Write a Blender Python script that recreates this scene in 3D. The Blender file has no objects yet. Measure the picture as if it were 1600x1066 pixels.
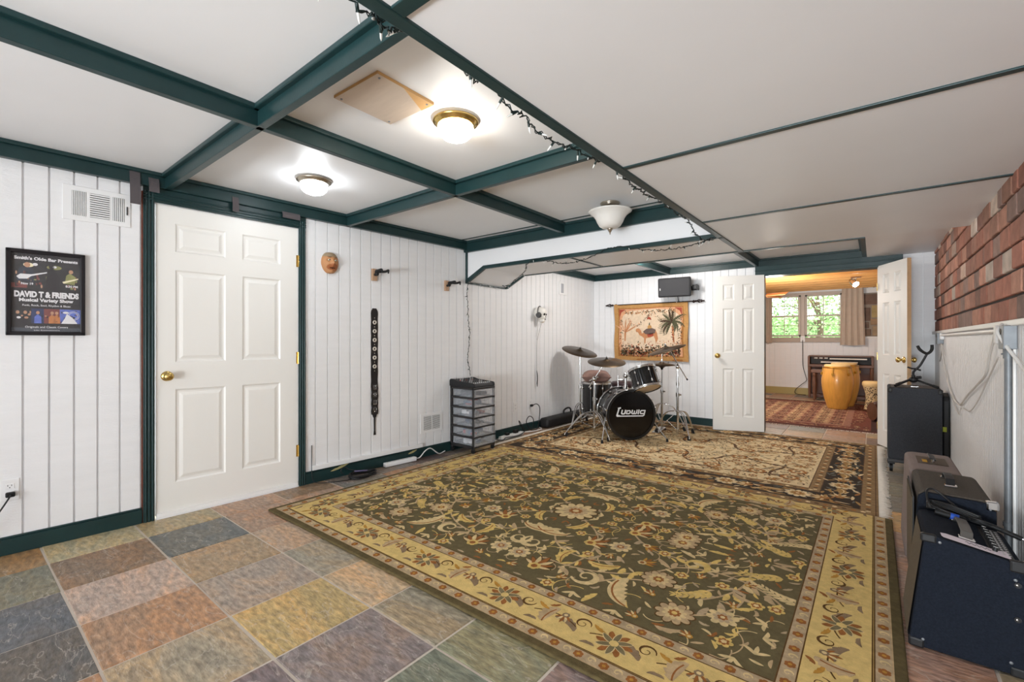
import bpy, bmesh, math, random
from mathutils import Vector, Matrix, noise as mnoise
R = random.Random(7)
sc = bpy.context.scene
C = sc.collection
PI = math.pi
rad = math.radians

# ---------------------------------------------------------------- camera, world, lights, exposure
cam_d = bpy.data.cameras.new('camera')
cam = bpy.data.objects.new('camera', cam_d)
C.objects.link(cam)
cam.location = (0, 0, 1.13)
cam.rotation_euler = (rad(90), 0, rad(38.5))
cam_d.sensor_width = 36.0
cam_d.lens = 36.0 * 711.0 / 1600.0
cam_d.clip_start = 0.02
cam_d.shift_y = -0.0003
sc.camera = cam
sc.view_settings.view_transform = 'Standard'
sc.view_settings.look = 'None'
sc.view_settings.exposure = 0.12
sc.view_settings.gamma = 1.0
sc.view_settings.use_curve_mapping = False
try:
    sc.cycles.use_denoising = True
    sc.cycles.max_bounces = 10
    sc.cycles.diffuse_bounces = 6
    sc.cycles.transparent_max_bounces = 16
    sc.cycles.sample_clamp_indirect = 6.0
except Exception:
    pass

world = bpy.data.worlds.new('world')
sc.world = world
world.use_nodes = True
wn = world.node_tree.nodes
bg = wn['Background']
bg.inputs[0].default_value = (0.9, 0.96, 1.0, 1)
bg.inputs[1].default_value = 4.0

def area(name, loc, rot, sx, sy, power, col=(1, 1, 1), spread=180):
    d = bpy.data.lights.new(name, 'AREA')
    d.shape = 'RECTANGLE'; d.size = sx; d.size_y = sy
    d.energy = power; d.color = col; d.spread = rad(spread)
    o = bpy.data.objects.new(name, d)
    C.objects.link(o)
    o.location = loc; o.rotation_euler = rot
    return o
def point(name, loc, power, col=(1, 1, 1), r=0.08):
    d = bpy.data.lights.new(name, 'POINT')
    d.energy = power; d.color = col; d.shadow_soft_size = r
    o = bpy.data.objects.new(name, d)
    C.objects.link(o); o.location = loc
    return o
# unseen area lights added behind the camera as cool fill
area('fill_behind', (-0.7, -4.1, 0.95), (rad(103), 0, rad(0)), 2.2, 1.6, 86, (0.88, 0.95, 1.0), 115)
area('fill_low', (-0.1, -3.7, 0.4), (rad(122), 0, rad(2)), 1.1, 0.7, 90, (0.88, 0.95, 1.0), 115)  # added fill, aimed upward to brighten the low ceiling
# point light without a fixture, added to brighten the far room
point('far_room_fill', (-1.3, 8.5, 1.8), 75, (1.0, 0.93, 0.84), 0.12)
# unseen point light added above the drums to lift the rear alcove
point('alcove_fill', (-2.1, 5.1, 2.0), 42, (1.0, 0.96, 0.92), 0.12)

# ---------------------------------------------------------------- helpers
def lin(c):
    r = []
    for v in c:
        v = v / 255.0
        r.append(v / 12.92 if v <= 0.04045 else ((v + 0.055) / 1.055) ** 2.4)
    return (r[0], r[1], r[2], 1.0)

MATS = {}
def mat(name, col, rough=0.5, metal=0.0, bump=0.0, bscale=40.0, var=0.0, vscale=6.0, stretch=(1, 1, 1),
        emit=0.0, trans=0.0, coat=0.0, attr=False, alpha=1.0, spec=0.5, ior=1.45):
    if name in MATS:
        return MATS[name]
    m = bpy.data.materials.new(name)
    m.use_nodes = True
    nt = m.node_tree; n = nt.nodes; L = nt.links
    b = n['Principled BSDF']
    c = lin(col)
    b.inputs['Base Color'].default_value = c
    b.inputs['Roughness'].default_value = rough
    b.inputs['Metallic'].default_value = metal
    b.inputs['Specular IOR Level'].default_value = spec
    b.inputs['IOR'].default_value = ior
    b.inputs['Transmission Weight'].default_value = trans
    b.inputs['Coat Weight'].default_value = coat
    b.inputs['Alpha'].default_value = alpha
    if emit:
        b.inputs['Emission Color'].default_value = c
        b.inputs['Emission Strength'].default_value = emit
    tc = None
    if bump or var:
        tc = n.new('ShaderNodeTexCoord')
        mp = n.new('ShaderNodeMapping')
        mp.inputs['Scale'].default_value = stretch
        L.new(tc.outputs['Object'], mp.inputs['Vector'])
    src = None
    if attr:
        a = n.new('ShaderNodeAttribute'); a.attribute_name = 'Col'
        src = a.outputs['Color']
        L.new(src, b.inputs['Base Color'])
    if var:
        nz = n.new('ShaderNodeTexNoise')
        nz.inputs['Scale'].default_value = vscale; nz.inputs['Detail'].default_value = 6
        L.new(mp.outputs[0], nz.inputs['Vector'])
        mr = n.new('ShaderNodeMapRange')
        mr.inputs[1].default_value = 0.3; mr.inputs[2].default_value = 0.7
        mr.inputs[3].default_value = 1 - var; mr.inputs[4].default_value = 1 + var * 0.6
        L.new(nz.outputs[0], mr.inputs[0])
        mx = n.new('ShaderNodeVectorMath'); mx.operation = 'SCALE'
        if src is not None:
            L.new(src, mx.inputs[0])
        else:
            mx.inputs[0].default_value = c[:3]
        L.new(mr.outputs[0], mx.inputs['Scale'])
        L.new(mx.outputs[0], b.inputs['Base Color'])
    if bump:
        nb = n.new('ShaderNodeTexNoise')
        nb.inputs['Scale'].default_value = bscale; nb.inputs['Detail'].default_value = 5
        L.new(mp.outputs[0], nb.inputs['Vector'])
        bp = n.new('ShaderNodeBump')
        bp.inputs['Strength'].default_value = bump; bp.inputs['Distance'].default_value = 0.01
        L.new(nb.outputs[0], bp.inputs['Height'])
        L.new(bp.outputs[0], b.inputs['Normal'])
    MATS[name] = m
    return m

class MB:
    """collects shapes, then links them as one mesh object"""
    def __init__(s):
        s.v = []; s.f = []; s.mi = []; s.sm = []; s.col = []; s.mats = []
        s.T = Matrix.Identity(4)
    def mat_i(s, m):
        if m not in s.mats: s.mats.append(m)
        return s.mats.index(m)
    def add(s, vs, fs, m, smooth=False, col=None):
        o = len(s.v); i = s.mat_i(m)
        flip = s.T.determinant() < 0
        s.v += [tuple(s.T @ Vector(p)) for p in vs]
        for f in fs:
            f = [a + o for a in f]
            if flip: f.reverse()
            s.f.append(f); s.mi.append(i); s.sm.append(smooth); s.col.append(col)
        return s
    def bm(s, b, m, smooth=False, col=None):
        b.verts.index_update()
        s.add([v.co[:] for v in b.verts], [[v.index for v in f.verts] for f in b.faces], m, smooth, col)
        b.free()
        return s
    def box(s, c, d, m, bev=0.0, rot=None, seg=2, col=None, smooth=False):
        b = bmesh.new()
        bmesh.ops.create_cube(b, size=1)
        for v in b.verts:
            v.co = Vector((v.co.x * d[0], v.co.y * d[1], v.co.z * d[2]))
        if bev > 0:
            bmesh.ops.bevel(b, geom=list(b.edges), offset=min(bev, min(d) * 0.49), segments=seg, profile=0.5, affect='EDGES')
        M = Matrix.Translation(c)
        if rot is not None:
            M = M @ (rot if isinstance(rot, Matrix) else Matrix.Rotation(rot, 4, 'Z'))
        bmesh.ops.transform(b, matrix=M, verts=b.verts)
        return s.bm(b, m, smooth, col)
    def b2(s, p, q, m, bev=0.0, col=None):
        c = [(a + b) / 2 for a, b in zip(p, q)]
        return s.box(c, [abs(b - a) for a, b in zip(p, q)], m, bev, col=col)
    def cyl(s, p, q, r0, m, r1=None, n=16, caps=True, smooth=True):
        p = Vector(p); q = Vector(q); r1 = r0 if r1 is None else r1
        d = (q - p)
        if d.length < 1e-6: return s
        z = d.normalized(); x = z.orthogonal().normalized(); y = z.cross(x)
        vs = []; fs = []
        for c, r in ((p, r0), (q, r1)):
            for k in range(n):
                a = 2 * PI * k / n
                vs.append(c + x * math.cos(a) * r + y * math.sin(a) * r)
        for k in range(n):
            fs.append([k, (k + 1) % n, n + (k + 1) % n, n + k])
        s.add(vs, fs, m, smooth)
        if caps:
            s.add(vs[:n], [list(range(n))[::-1]], m, False)
            s.add(vs[n:], [list(range(n))], m, False)
        return s
    def lathe(s, prof, m, n=32, M=None, smooth=True, close=False):
        """prof: (r, z) pairs from bottom to top, about local z"""
        vs = []; fs = []
        for r, z in prof:
            for k in range(n):
                a = 2 * PI * k / n
                p = Vector((r * math.cos(a), r * math.sin(a), z))
                vs.append(M @ p if M is not None else p)
        for i in range(len(prof) - 1):
            for k in range(n):
                fs.append([i * n + k, i * n + (k + 1) % n, (i + 1) * n + (k + 1) % n, (i + 1) * n + k])
        if prof[0][0] > 1e-4 and close: fs.append(list(range(n))[::-1])
        if prof[-1][0] > 1e-4 and close: fs.append([(len(prof) - 1) * n + k for k in range(n)])
        return s.add(vs, fs, m, smooth)
    def tube(s, pts, r, m, n=8, res=0, caps=True, closed=False):
        pts = [Vector(p) for p in pts]
        if res: pts = spline(pts, res, closed)
        N = len(pts); vs = []; fs = []
        x = None
        for i, p in enumerate(pts):
            if closed: t = pts[(i + 1) % N] - pts[i - 1]
            else: t = pts[min(i + 1, N - 1)] - pts[max(i - 1, 0)]
            if t.length < 1e-9: t = Vector((0, 0, 1))
            t.normalize()
            if x is None: x = t.orthogonal().normalized()
            x = x - t * x.dot(t)
            if x.length < 1e-6: x = t.orthogonal()
            x.normalize(); y = t.cross(x)
            rr = r
            if isinstance(r, (list, tuple)):
                q = i / (N - 1) * (len(r) - 1); j0 = min(int(q), len(r) - 2); rr = r[j0] + (r[j0 + 1] - r[j0]) * (q - j0)
            for k in range(n):
                a = 2 * PI * k / n
                vs.append(p + x * math.cos(a) * rr + y * math.sin(a) * rr)
        for i in range(N if closed else N - 1):
            j = (i + 1) % N
            for k in range(n):
                fs.append([i * n + k, i * n + (k + 1) % n, j * n + (k + 1) % n, j * n + k])
        if caps and not closed:
            fs.append(list(range(n))[::-1]); fs.append([(N - 1) * n + k for k in range(n)])
        return s.add(vs, fs, m, True)
    def prism(s, poly, y0, y1, m, bev=0.0, col=None):
        """poly: (x, z) outline, extruded in y from y0 to y1"""
        n = len(poly)
        b = bmesh.new()
        A = [b.verts.new((x, y0, z)) for x, z in poly]
        B = [b.verts.new((x, y1, z)) for x, z in poly]
        b.faces.new(A); b.faces.new(B[::-1])
        for k in range(n):
            b.faces.new([A[k], B[k], B[(k + 1) % n], A[(k + 1) % n]])
        bmesh.ops.recalc_face_normals(b, faces=b.faces)
        if bev > 0:
            bmesh.ops.bevel(b, geom=list(b.edges), offset=bev, segments=2, profile=0.5, affect='EDGES')
        return s.bm(b, m, False, col)
    def sphere(s, c, d, m, n=16, k=10):
        vs = []; fs = []
        for i in range(k + 1):
            t = PI * i / k
            for j in range(n):
                a = 2 * PI * j / n
                vs.append((c[0] + d[0] * math.sin(t) * math.cos(a), c[1] + d[1] * math.sin(t) * math.sin(a), c[2] + d[2] * math.cos(t)))
        for i in range(k):
            for j in range(n):
                fs.append([i * n + j, (i + 1) * n + j, (i + 1) * n + (j + 1) % n, i * n + (j + 1) % n])
        return s.add(vs, fs, m, True)
    def torus(s, c, Rr, r, m, n=32, k=8, M=None):
        pts = [Vector((Rr * math.cos(2 * PI * i / n), Rr * math.sin(2 * PI * i / n), 0)) for i in range(n)]
        if M is not None: pts = [M @ p for p in pts]
        pts = [p + Vector(c) for p in pts]
        return s.tube(pts, r, m, k, closed=True)
    def build(s, name, parent=None, attr=False):
        me = bpy.data.meshes.new(name)
        me.from_pydata(s.v, [], s.f)
        for m in s.mats: me.materials.append(m)
        me.polygons.foreach_set('material_index', s.mi)
        me.polygons.foreach_set('use_smooth', s.sm)
        if attr or any(c is not None for c in s.col):
            ca = me.color_attributes.new('Col', 'FLOAT_COLOR', 'CORNER')
            data = []
            for p, c in zip(s.f, s.col):
                c = c or (0.5, 0.5, 0.5, 1)
                for _ in p: data += c
            ca.data.foreach_set('color', data)
        me.update()
        o = bpy.data.objects.new(name, me)
        C.objects.link(o)
        if parent is not None: o.parent = parent
        return o

def spline(P, res, closed=False):
    """Catmull-Rom through the points"""
    out = []; n = len(P)
    for i in range(n if closed else n - 1):
        if closed: a, b, c, d = P[i - 1], P[i], P[(i + 1) % n], P[(i + 2) % n]
        else: a, b, c, d = P[max(i - 1, 0)], P[i], P[i + 1], P[min(i + 2, n - 1)]
        for k in range(res):
            t = k / res
            out.append(0.5 * ((2 * b) + (c - a) * t + (2 * a - 5 * b + 4 * c - d) * t * t + (3 * b - a - 3 * c + d) * t ** 3))
    if not closed: out.append(P[-1])
    return out

def tag(o, label=None, cat=None, group=None, kind=None):
    if label: o['label'] = label
    if cat: o['category'] = cat
    if group: o['group'] = group
    if kind: o['kind'] = kind
    return o
def thing(name, label, cat, loc=(0, 0, 0), rz=0.0, group=None, kind=None):
    o = bpy.data.objects.new(name, None)
    C.objects.link(o)
    o.location = loc; o.rotation_euler = (0, 0, rz)
    o.empty_display_size = 0.1
    return tag(o, label, cat, group, kind)
def put(o, loc, rz=0.0):
    o.location = loc; o.rotation_euler = (0, 0, rz); return o
def struct(o, label, cat):
    return tag(o, label, cat, None, 'structure')

def text(strings, m, name, parent, ext=0.0008, off=0.0):
    """strings: (text, centre x, baseline z, height, width or None, boldness); lettering facing local -y at y = 0"""
    for t, cx, z, h, w, bold in strings:
        mb = MB()
        cu = bpy.data.curves.new('t', 'FONT')
        cu.body = t; cu.size = 1.0; cu.extrude = 0.0; cu.offset = bold; cu.resolution_u = 3
        ob = bpy.data.objects.new('t', cu); C.objects.link(ob)
        dg = bpy.context.evaluated_depsgraph_get()
        me = bpy.data.meshes.new_from_object(ob.evaluated_get(dg))
        vs = [v.co.copy() for v in me.vertices]
        if vs:
            x0 = min(v.x for v in vs); x1 = max(v.x for v in vs); y1 = max(v.y for v in vs)
            sy = h / max(y1, 1e-4); sx = (w / (x1 - x0)) if w else sy
            mb.add([((v.x - (x0 + x1) / 2) * sx + cx, -ext, z + v.y * sy) for v in vs], [list(p.vertices) for p in me.polygons], m)
        bpy.data.objects.remove(ob); bpy.data.curves.remove(cu); bpy.data.meshes.remove(me)
        o = mb.build(name, parent); o.location = (0, off, 0)

# wall frames: left wall (slightly out of square) up to the header, then the rear stretch
THA = math.atan(0.0546); RZA = PI / 2 - THA
def LA(s, z, off=0.0):
    return (-3.595 + 0.0546 * s + off * math.cos(THA), s - off * math.sin(THA), z)
THB = math.atan(-0.0091); RZB = PI / 2 - THB
def LB(s, z, off=0.0):
    return (-3.404 - 0.0091 * (s - 3.5) + off, s, z)
YB = 6.36      # rear wall
XR = 0.49      # right wall
ZL = 1.878     # low ceiling
ZH = 2.18      # high ceiling
# ---------------------------------------------------------------- materials of the room
white_panel = mat('white_paint_panel', (236, 236, 237), 0.5, bump=0.25, bscale=30, stretch=(1, 1, 9), var=0.02, vscale=3)
white_smooth = mat('white_paint_smooth', (238, 237, 235), 0.4, var=0.015, vscale=3)
ceil_m = mat('ceiling_panel_paint', (233, 233, 234), 0.42, bump=0.05, bscale=12, var=0.02, vscale=2.5)
green = mat('dark_green_paint', (26, 53, 54), 0.34, bump=0.05, bscale=60, var=0.12, vscale=8)
brass = mat('brass', (212, 182, 112), 0.24, 1.0)
chrome = mat('chrome', (215, 215, 215), 0.12, 1.0)
steel = mat('galvanised_steel', (132, 136, 140), 0.5, 0.35, var=0.1, vscale=30)
black_pl = mat('black_plastic', (22, 22, 24), 0.52)
black_rub = mat('black_rubber', (16, 16, 17), 0.6)
white_pl = mat('white_plastic', (235, 235, 235), 0.35)
dark_gap = mat('dark_gap', (30, 28, 27), 0.8)

# ---------------------------------------------------------------- slate floor
def slate_mat():
    m = bpy.data.materials.new('slate'); m.use_nodes = True
    nt = m.node_tree; n = nt.nodes; L = nt.links; b = n['Principled BSDF']
    tc = n.new('ShaderNodeTexCoord')
    a = n.new('ShaderNodeAttribute'); a.attribute_name = 'Col'
    n1 = n.new('ShaderNodeTexNoise'); n1.inputs['Scale'].default_value = 3.4; n1.inputs['Detail'].default_value = 10; n1.inputs['Roughness'].default_value = 0.62; n1.inputs['Distortion'].default_value = 0.9
    n2 = n.new('ShaderNodeTexNoise'); n2.inputs['Scale'].default_value = 34; n2.inputs['Detail'].default_value = 6
    mp = n.new('ShaderNodeMapping'); mp.inputs['Scale'].default_value = (0.6, 1.5, 1)
    L.new(tc.outputs['Object'], mp.inputs[0]); L.new(mp.outputs[0], n1.inputs['Vector']); L.new(mp.outputs[0], n2.inputs['Vector'])
    r1 = n.new('ShaderNodeValToRGB')
    e = r1.color_ramp.elements
    e[0].position = 0.3; e[0].color = (0.62, 0.68, 0.74, 1); e[1].position = 0.7; e[1].color = (0.78, 0.7, 0.66, 1)
    for ps, cc in ((0.42, (0.94, 0.97, 0.98, 1)), (0.5, (1.06, 1.02, 0.97, 1)), (0.58, (1.24, 1.05, 0.82, 1)), (0.63, (1.0, 0.92, 0.84, 1))):
        x = e.new(ps); x.color = cc
    L.new(n1.outputs[0], r1.inputs[0])
    r2 = n.new('ShaderNodeMapRange'); r2.inputs[1].default_value = 0.3; r2.inputs[2].default_value = 0.7; r2.inputs[3].default_value = 0.6; r2.inputs[4].default_value = 1.36
    L.new(n2.outputs[0], r2.inputs[0])
    m1 = n.new('ShaderNodeMix'); m1.data_type = 'RGBA'; m1.blend_type = 'MULTIPLY'; m1.inputs[0].default_value = 0.85
    L.new(a.outputs['Color'], m1.inputs[6]); L.new(r1.outputs[0], m1.inputs[7])
    v = n.new('ShaderNodeVectorMath'); v.operation = 'SCALE'
    L.new(m1.outputs[2], v.inputs[0]); L.new(r2.outputs[0], v.inputs['Scale']); n3 = n.new('ShaderNodeTexNoise'); n3.inputs['Scale'].default_value = 5.5; n3.inputs['Detail'].default_value = 5; n3.inputs['Distortion'].default_value = 1.4
    L.new(mp.outputs[0], n3.inputs['Vector'])
    sb = n.new('ShaderNodeMath'); sb.operation = 'SUBTRACT'; sb.inputs[1].default_value = 0.53
    ab = n.new('ShaderNodeMath'); ab.operation = 'ABSOLUTE'
    r3 = n.new('ShaderNodeMapRange'); r3.inputs[1].default_value = 0.0; r3.inputs[2].default_value = 0.012; r3.inputs[3].default_value = 0.45; r3.inputs[4].default_value = 0.0
    L.new(n3.outputs[0], sb.inputs[0]); L.new(sb.outputs[0], ab.inputs[0]); L.new(ab.outputs[0], r3.inputs[0])
    m2 = n.new('ShaderNodeMix'); m2.data_type = 'RGBA'; m2.inputs[7].default_value = lin((206, 196, 184))
    L.new(r3.outputs[0], m2.inputs[0]); L.new(v.outputs[0], m2.inputs[6]); L.new(m2.outputs[2], b.inputs['Base Color'])
    b.inputs['Roughness'].default_value = 0.42
    bp = n.new('ShaderNodeBump'); bp.inputs['Strength'].default_value = 0.6; bp.inputs['Distance'].default_value = 0.01
    ad = n.new('ShaderNodeMath'); ad.operation = 'ADD'
    L.new(n1.outputs[0], ad.inputs[0]); L.new(n2.outputs[0], ad.inputs[1]); L.new(ad.outputs[0], bp.inputs['Height'])
    L.new(bp.outputs[0], b.inputs['Normal'])
    return m
slate = slate_mat()
grout = mat('grout', (208, 198, 186), 0.85, bump=0.2, bscale=200)
PAL = [(165, 150, 122), (150, 118, 92), (178, 152, 136), (160, 122, 92), (118, 116, 104), (150, 138, 120), (128, 112, 104), (172, 140, 96), (140, 130, 112), (160, 132, 112), (112, 110, 104)]
KNOWN = {(-1, 0): (150, 122, 88), (-1, 1): (116, 116, 102), (-1, 2): (88, 90, 94), (-1, 3): (92, 90, 88),
         (0, 0): (168, 158, 128), (0, 1): (136, 112, 90), (0, 2): (184, 160, 144), (0, 3): (166, 132, 104), (0, 4): (158, 144, 122), (0, 5): (112, 98, 98),
         (1, 0): (152, 138, 108), (1, 1): (98, 101, 100), (1, 2): (164, 140, 110), (1, 3): (158, 143, 130), (1, 4): (172, 147, 98), (1, 5): (132, 120, 118), (1, 6): (120, 124, 108), (1, 7): (150, 128, 112),
         (2, 0): (172, 140, 116), (2, 1): (166, 136, 114), (2, 2): (168, 146, 126), (2, 3): (150, 142, 126), (2, 4): (176, 152, 122), (2, 5): (150, 140, 120), (2, 6): (122, 122, 100), (2, 7): (136, 116, 112),
         (3, 0): (140, 116, 92), (4, 0): (112, 104, 100), (5, 0): (120, 112, 106), (6, 0): (96, 84, 84), (7, 0): (110, 102, 98), (4, 9): (168, 136, 122), (5, 9): (166, 134, 118), (6, 9): (160, 130, 116), (7, 9): (150, 124, 112)}
fl = MB()
fl.b2((-4.0, -4.3, -0.06), (1.7, 11.4, -0.004), grout)
P = 0.4
for j in range(-12, 28):
    for i in range(-1, 13):
        x0 = -3.67 + P * i + 0.0; x1 = x0 + P
        # tile rows are counted from the left wall, columns from the camera
        y0 = 0.343 + 0.398 * j; y1 = y0 + 0.398
        if x0 > 1.6 or (y0 < 6.4 and x0 > 0.5) or y0 > 11.5 or x1 < -3.95: continue
        g = 0.0048
        col = KNOWN.get((j, i)) or PAL[R.randrange(len(PAL))]
        k = R.uniform(1.0, 1.12)
        c = lin([min(255, q * k) for q in col])
        jx = [R.uniform(-0.0018, 0.0018) for _ in range(8)]
        zt = R.uniform(-0.0006, 0.0006)
        a = [(x0 + g + jx[0], y0 + g + jx[1]), (x1 - g + jx[2], y0 + g + jx[3]), (x1 - g + jx[4], y1 - g + jx[5]), (x0 + g + jx[6], y1 - g + jx[7])]
        cx = (x0 + x1) / 2; cy = (y0 + y1) / 2
        t = [(cx + (px - cx) * 0.988, cy + (py - cy) * 0.988, zt) for px, py in a]
        lo = [(px, py, -0.004) for px, py in a]
        fl.add(lo + t, [[4, 5, 6, 7], [0, 1, 5, 4], [1, 2, 6, 5], [2, 3, 7, 6], [3, 0, 4, 7]], slate, False, c)
struct(fl.build('floor'), 'multicolour slate tile floor with pale grout', 'floor')

# ---------------------------------------------------------------- planked walls
def planks(mb, s0, s1, z0, z1, off, pitch, m, depth=0.011, w=0.0052):
    """grooved boards in a local frame: x along wall, front at y = 0 facing -y"""
    xs = [s0]; ys = [0.0]
    k = math.ceil((s0 - off) / pitch)
    while off + k * pitch < s1:
        x = off + k * pitch
        if x - w > s0 and x + w < s1:
            xs += [x - w, x - w * 0.75, x + w * 0.75, x + w]; ys += [0, depth, depth, 0]
        k += 1
    xs.append(s1); ys.append(0)
    n = len(xs)
    vs = [(x, y, z0) for x, y in zip(xs, ys)] + [(x, y, z1) for x, y in zip(xs, ys)]
    mb.add(vs, [[i, i + 1, n + i + 1, n + i] for i in range(n - 1)], m)
    mb.b2((s0, 0.012, z0), (s1, 0.06, z1), m)
w = MB()
planks(w, -4.3, 0.845, 0, 2.2, 0.278, 0.0996, white_panel)
planks(w, 1.73, 3.52, 0, 2.2, 0.278, 0.0996, white_panel)
planks(w, 0.845, 1.73, 2.0, 2.2, 0.278, 0.0996, white_panel)
wl = put(w.build('wall_left'), LA(0, 0), RZA)
struct(wl, 'white grooved plank wall on the left holding the door', 'wall')
w = MB()
planks(w, 3.5, 6.42, 0, 2.3, 3.59, 0.0998, white_panel)
o = put(w.build('wall_left_rear'), LB(0, 0), RZB)
o.location = (-3.404 + 0.0091 * 3.5, 0, 0)
struct(o, 'white grooved plank wall beside the drum kit', 'wall')
# rear wall with the doorway
w = MB()
planks(w, -3.5, -1.075, 0, 2.3, -3.43, 0.098, white_panel)
planks(w, 0.035, 0.75, 0, 2.3, 0.06, 0.17, white_panel)
planks(w, -1.075, 0.035, 1.93, 2.3, 0, 0.1, white_panel)
o = put(w.build('wall_back'), (0, YB, 0))
struct(o, 'white plank rear wall behind the drums with the doorway', 'wall')
# wall behind the camera
w = MB(); planks(w, -3.6, 1.1, 0, 2.3, 0, 0.1, white_panel)
o = put(w.build('wall_front'), (-3.0, -4.2, 0), PI)
struct(o, 'white plank wall behind the viewer', 'wall')
# right wall: fine grooved wainscot below, brick above
w = MB(); planks(w, -6.5, 4.3, 0, 1.215, 0, 0.045, white_panel, 0.003, 0.003)
wr = put(w.build('wall_right'), (XR, 0, 0), -PI / 2)
struct(wr, 'right wall with white beadboard below and red brick above', 'wall')
w = MB(); w.b2((-6.4, -0.022, 1.195), (4.3, 0.01, 1.222), white_smooth, 0.004)
w.build('ledge', wr)
brick = mat('brick', (150, 80, 60), 0.85, attr=True, bump=0.7, bscale=60, var=0.22, vscale=14)
mortar = mat('dark_mortar', (66, 58, 54), 0.95, bump=0.5, bscale=90)
w = MB()
w.b2((-6.4, 0.012, 1.222), (4.3, 0.08, 2.2), mortar)
BP = [(188, 130, 110), (172, 116, 98), (196, 142, 122), (164, 120, 106), (184, 136, 116), (154, 126, 116), (200, 148, 128), (206, 176, 158), (150, 112, 98), (218, 200, 186)]
zc = 1.224
for row in range(9):
    x = -6.38 + R.uniform(-0.15, 0)
    h = 0.1135
    while x < 4.2:
        L_ = R.choice([0.205, 0.205, 0.2, 0.1, 0.19])
        c = BP[min(R.randrange(len(BP) + 3), len(BP) - 1) if R.random() < 0.35 else R.randrange(7)]
        k = R.uniform(0.85, 1.1)
        w.box((x + L_ / 2, 0.012 + R.uniform(-0.003, 0.004), zc + h / 2 - 0.006), (L_ - R.uniform(0.008, 0.014), 0.03, h - 0.014), brick, 0.006, col=lin([min(255, q * k) for q in c]))
        x += L_
    zc += h
w.build('brick_face', wr)

# ---------------------------------------------------------------- ceilings
w = MB(); w.b2((-4.0, -4.3, ZH), (-0.845, 3.52, ZH + 0.05), ceil_m)
struct(w.build('ceiling'), 'high white ceiling panels between the green beams', 'ceiling')
w = MB(); w.b2((-0.845, -4.3, ZL), (0.6, 4.17, ZL + 0.42), ceil_m, 0.0)
struct(w.build('ceiling_low'), 'low flat white ceiling on the right', 'ceiling')
w = MB()   # header: chamfered at the left wall
w.prism([(-3.46, 2.3), (-3.46, 1.752), (-3.405, 1.752), (-3.145, ZL), (-0.845, ZL), (-0.845, 2.3)], 3.5, 4.17, ceil_m)
struct(w.build('ceiling_header'), 'white dropped header spanning in front of the drums', 'ceiling')
w = MB(); w.b2((-3.5, 4.17, 2.14), (-0.06, 6.4, 2.19), ceil_m)
struct(w.build('ceiling_rear'), 'recessed white ceiling above the drum kit', 'ceiling')
w = MB(); w.b2((-0.06, 4.17, 2.045), (0.6, 6.4, 2.19), ceil_m)
struct(w.build('ceiling_rear_right'), 'lower white ceiling panel beside the brick wall', 'ceiling')

# ---------------------------------------------------------------- green beams and trims
TN = [0]
def trim(mb, label, loc=None, rz=0):
    TN[0] += 1
    o = mb.build('trim_%d' % TN[0])
    if loc is not None: put(o, loc, rz)
    return struct(o, label, 'trim')
def beam_x(x0, x1, y0, y1, zb, zt, label, cove=0.022):
    m = MB(); m.b2((x0, y0, zb), (x1, y1, zt), green, 0.003)
    if x1 - x0 > y1 - y0:
        m.b2((x0, y0 - cove, zt - cove), (x1, y1 + cove, zt), green, 0.004)
    else:
        m.b2((x0 - cove, y0, zt - cove), (x1 + cove, y1, zt), green, 0.004)
    return trim(m, label)
ZB = 2.09
beam_x(-3.55, -0.845, 0.885, 0.92, ZB, ZH, 'green ceiling beam running from above the white door')
beam_x(-3.48, -0.845, 2.115, 2.15, ZB, ZH, 'green ceiling beam between the two lit lamps and the alabaster lamp')
beam_x(-2.195, -2.157, -4.2, 3.5, ZB, ZH, 'long green ceiling beam running from the viewer to the header')
beam_x(-3.6, -0.845, -0.36, -0.32, ZB, ZH, 'green ceiling beam above the viewer')
m = MB(); m.b2((-4.2, -0.04, ZB), (3.5, 0.02, ZH), green, 0.003); m.b2((-4.2, -0.062, ZH - 0.022), (3.5, 0.0, ZH), green, 0.004)
trim(m, 'green beam along the top of the left wall', LA(0, 0), RZA)
m = MB(); m.b2((-3.42, 3.465, 2.065), (-0.86, 3.505, ZH), green, 0.003); m.b2((-3.42, 3.445, ZH - 0.022), (-0.86, 3.47, ZH), green, 0.004)
trim(m, 'green beam along the top of the white header')
m = MB(); m.b2((-3.412, 3.37, ZH - 0.006), (-0.86, 3.382, ZH), green)
trim(m, 'thin dark ceiling batten before the header')
m = MB(); m.b2((-3.42, 3.484, 1.74), (-3.385, 3.51, 2.09), green, 0.003)
trim(m, 'green corner post between wall planks and header')
m = MB()
m.prism([(-3.405, 1.74), (-3.385, 1.742), (-3.138, ZL - 0.008), (-0.85, ZL - 0.008), (-0.85, ZL + 0.026), (-3.15, ZL + 0.026), (-3.405, 1.776)], 3.482, 3.512, green)
trim(m, 'green edging along the front of the header with angled end')
m = MB()
m.prism([(-3.41, 1.74), (-3.385, 1.742), (-3.138, ZL - 0.008), (-0.05, ZL - 0.008), (-0.05, ZL + 0.02), (-3.15, ZL + 0.02), (-3.41, 1.766)], 4.15, 4.18, green)
trim(m, 'green edging along the rear of the header')
m = MB(); m.b2((-3.42, 3.5, 1.738), (-3.392, 4.17, 1.756), green, 0.003)
trim(m, 'green edging under the header along the left wall')
m = MB(); m.b2((-0.885, -4.2, ZL - 0.008), (-0.845, 4.17, ZL + 0.03), green, 0.003)
trim(m, 'long green edge strip of the low ceiling with string lights')
for y, lb in ((0.655, 'nearest'), (1.85, 'second'), (3.005, 'third')):
    m = MB(); wd = 0.02 if y > 1 else 0.028
    m.b2((-0.845, y - wd, ZL - 0.006), (XR + 0.02, y + wd * 0.4, ZL + 0.002), green, 0.002)
    trim(m, lb + ' green batten across the low ceiling')
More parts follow.
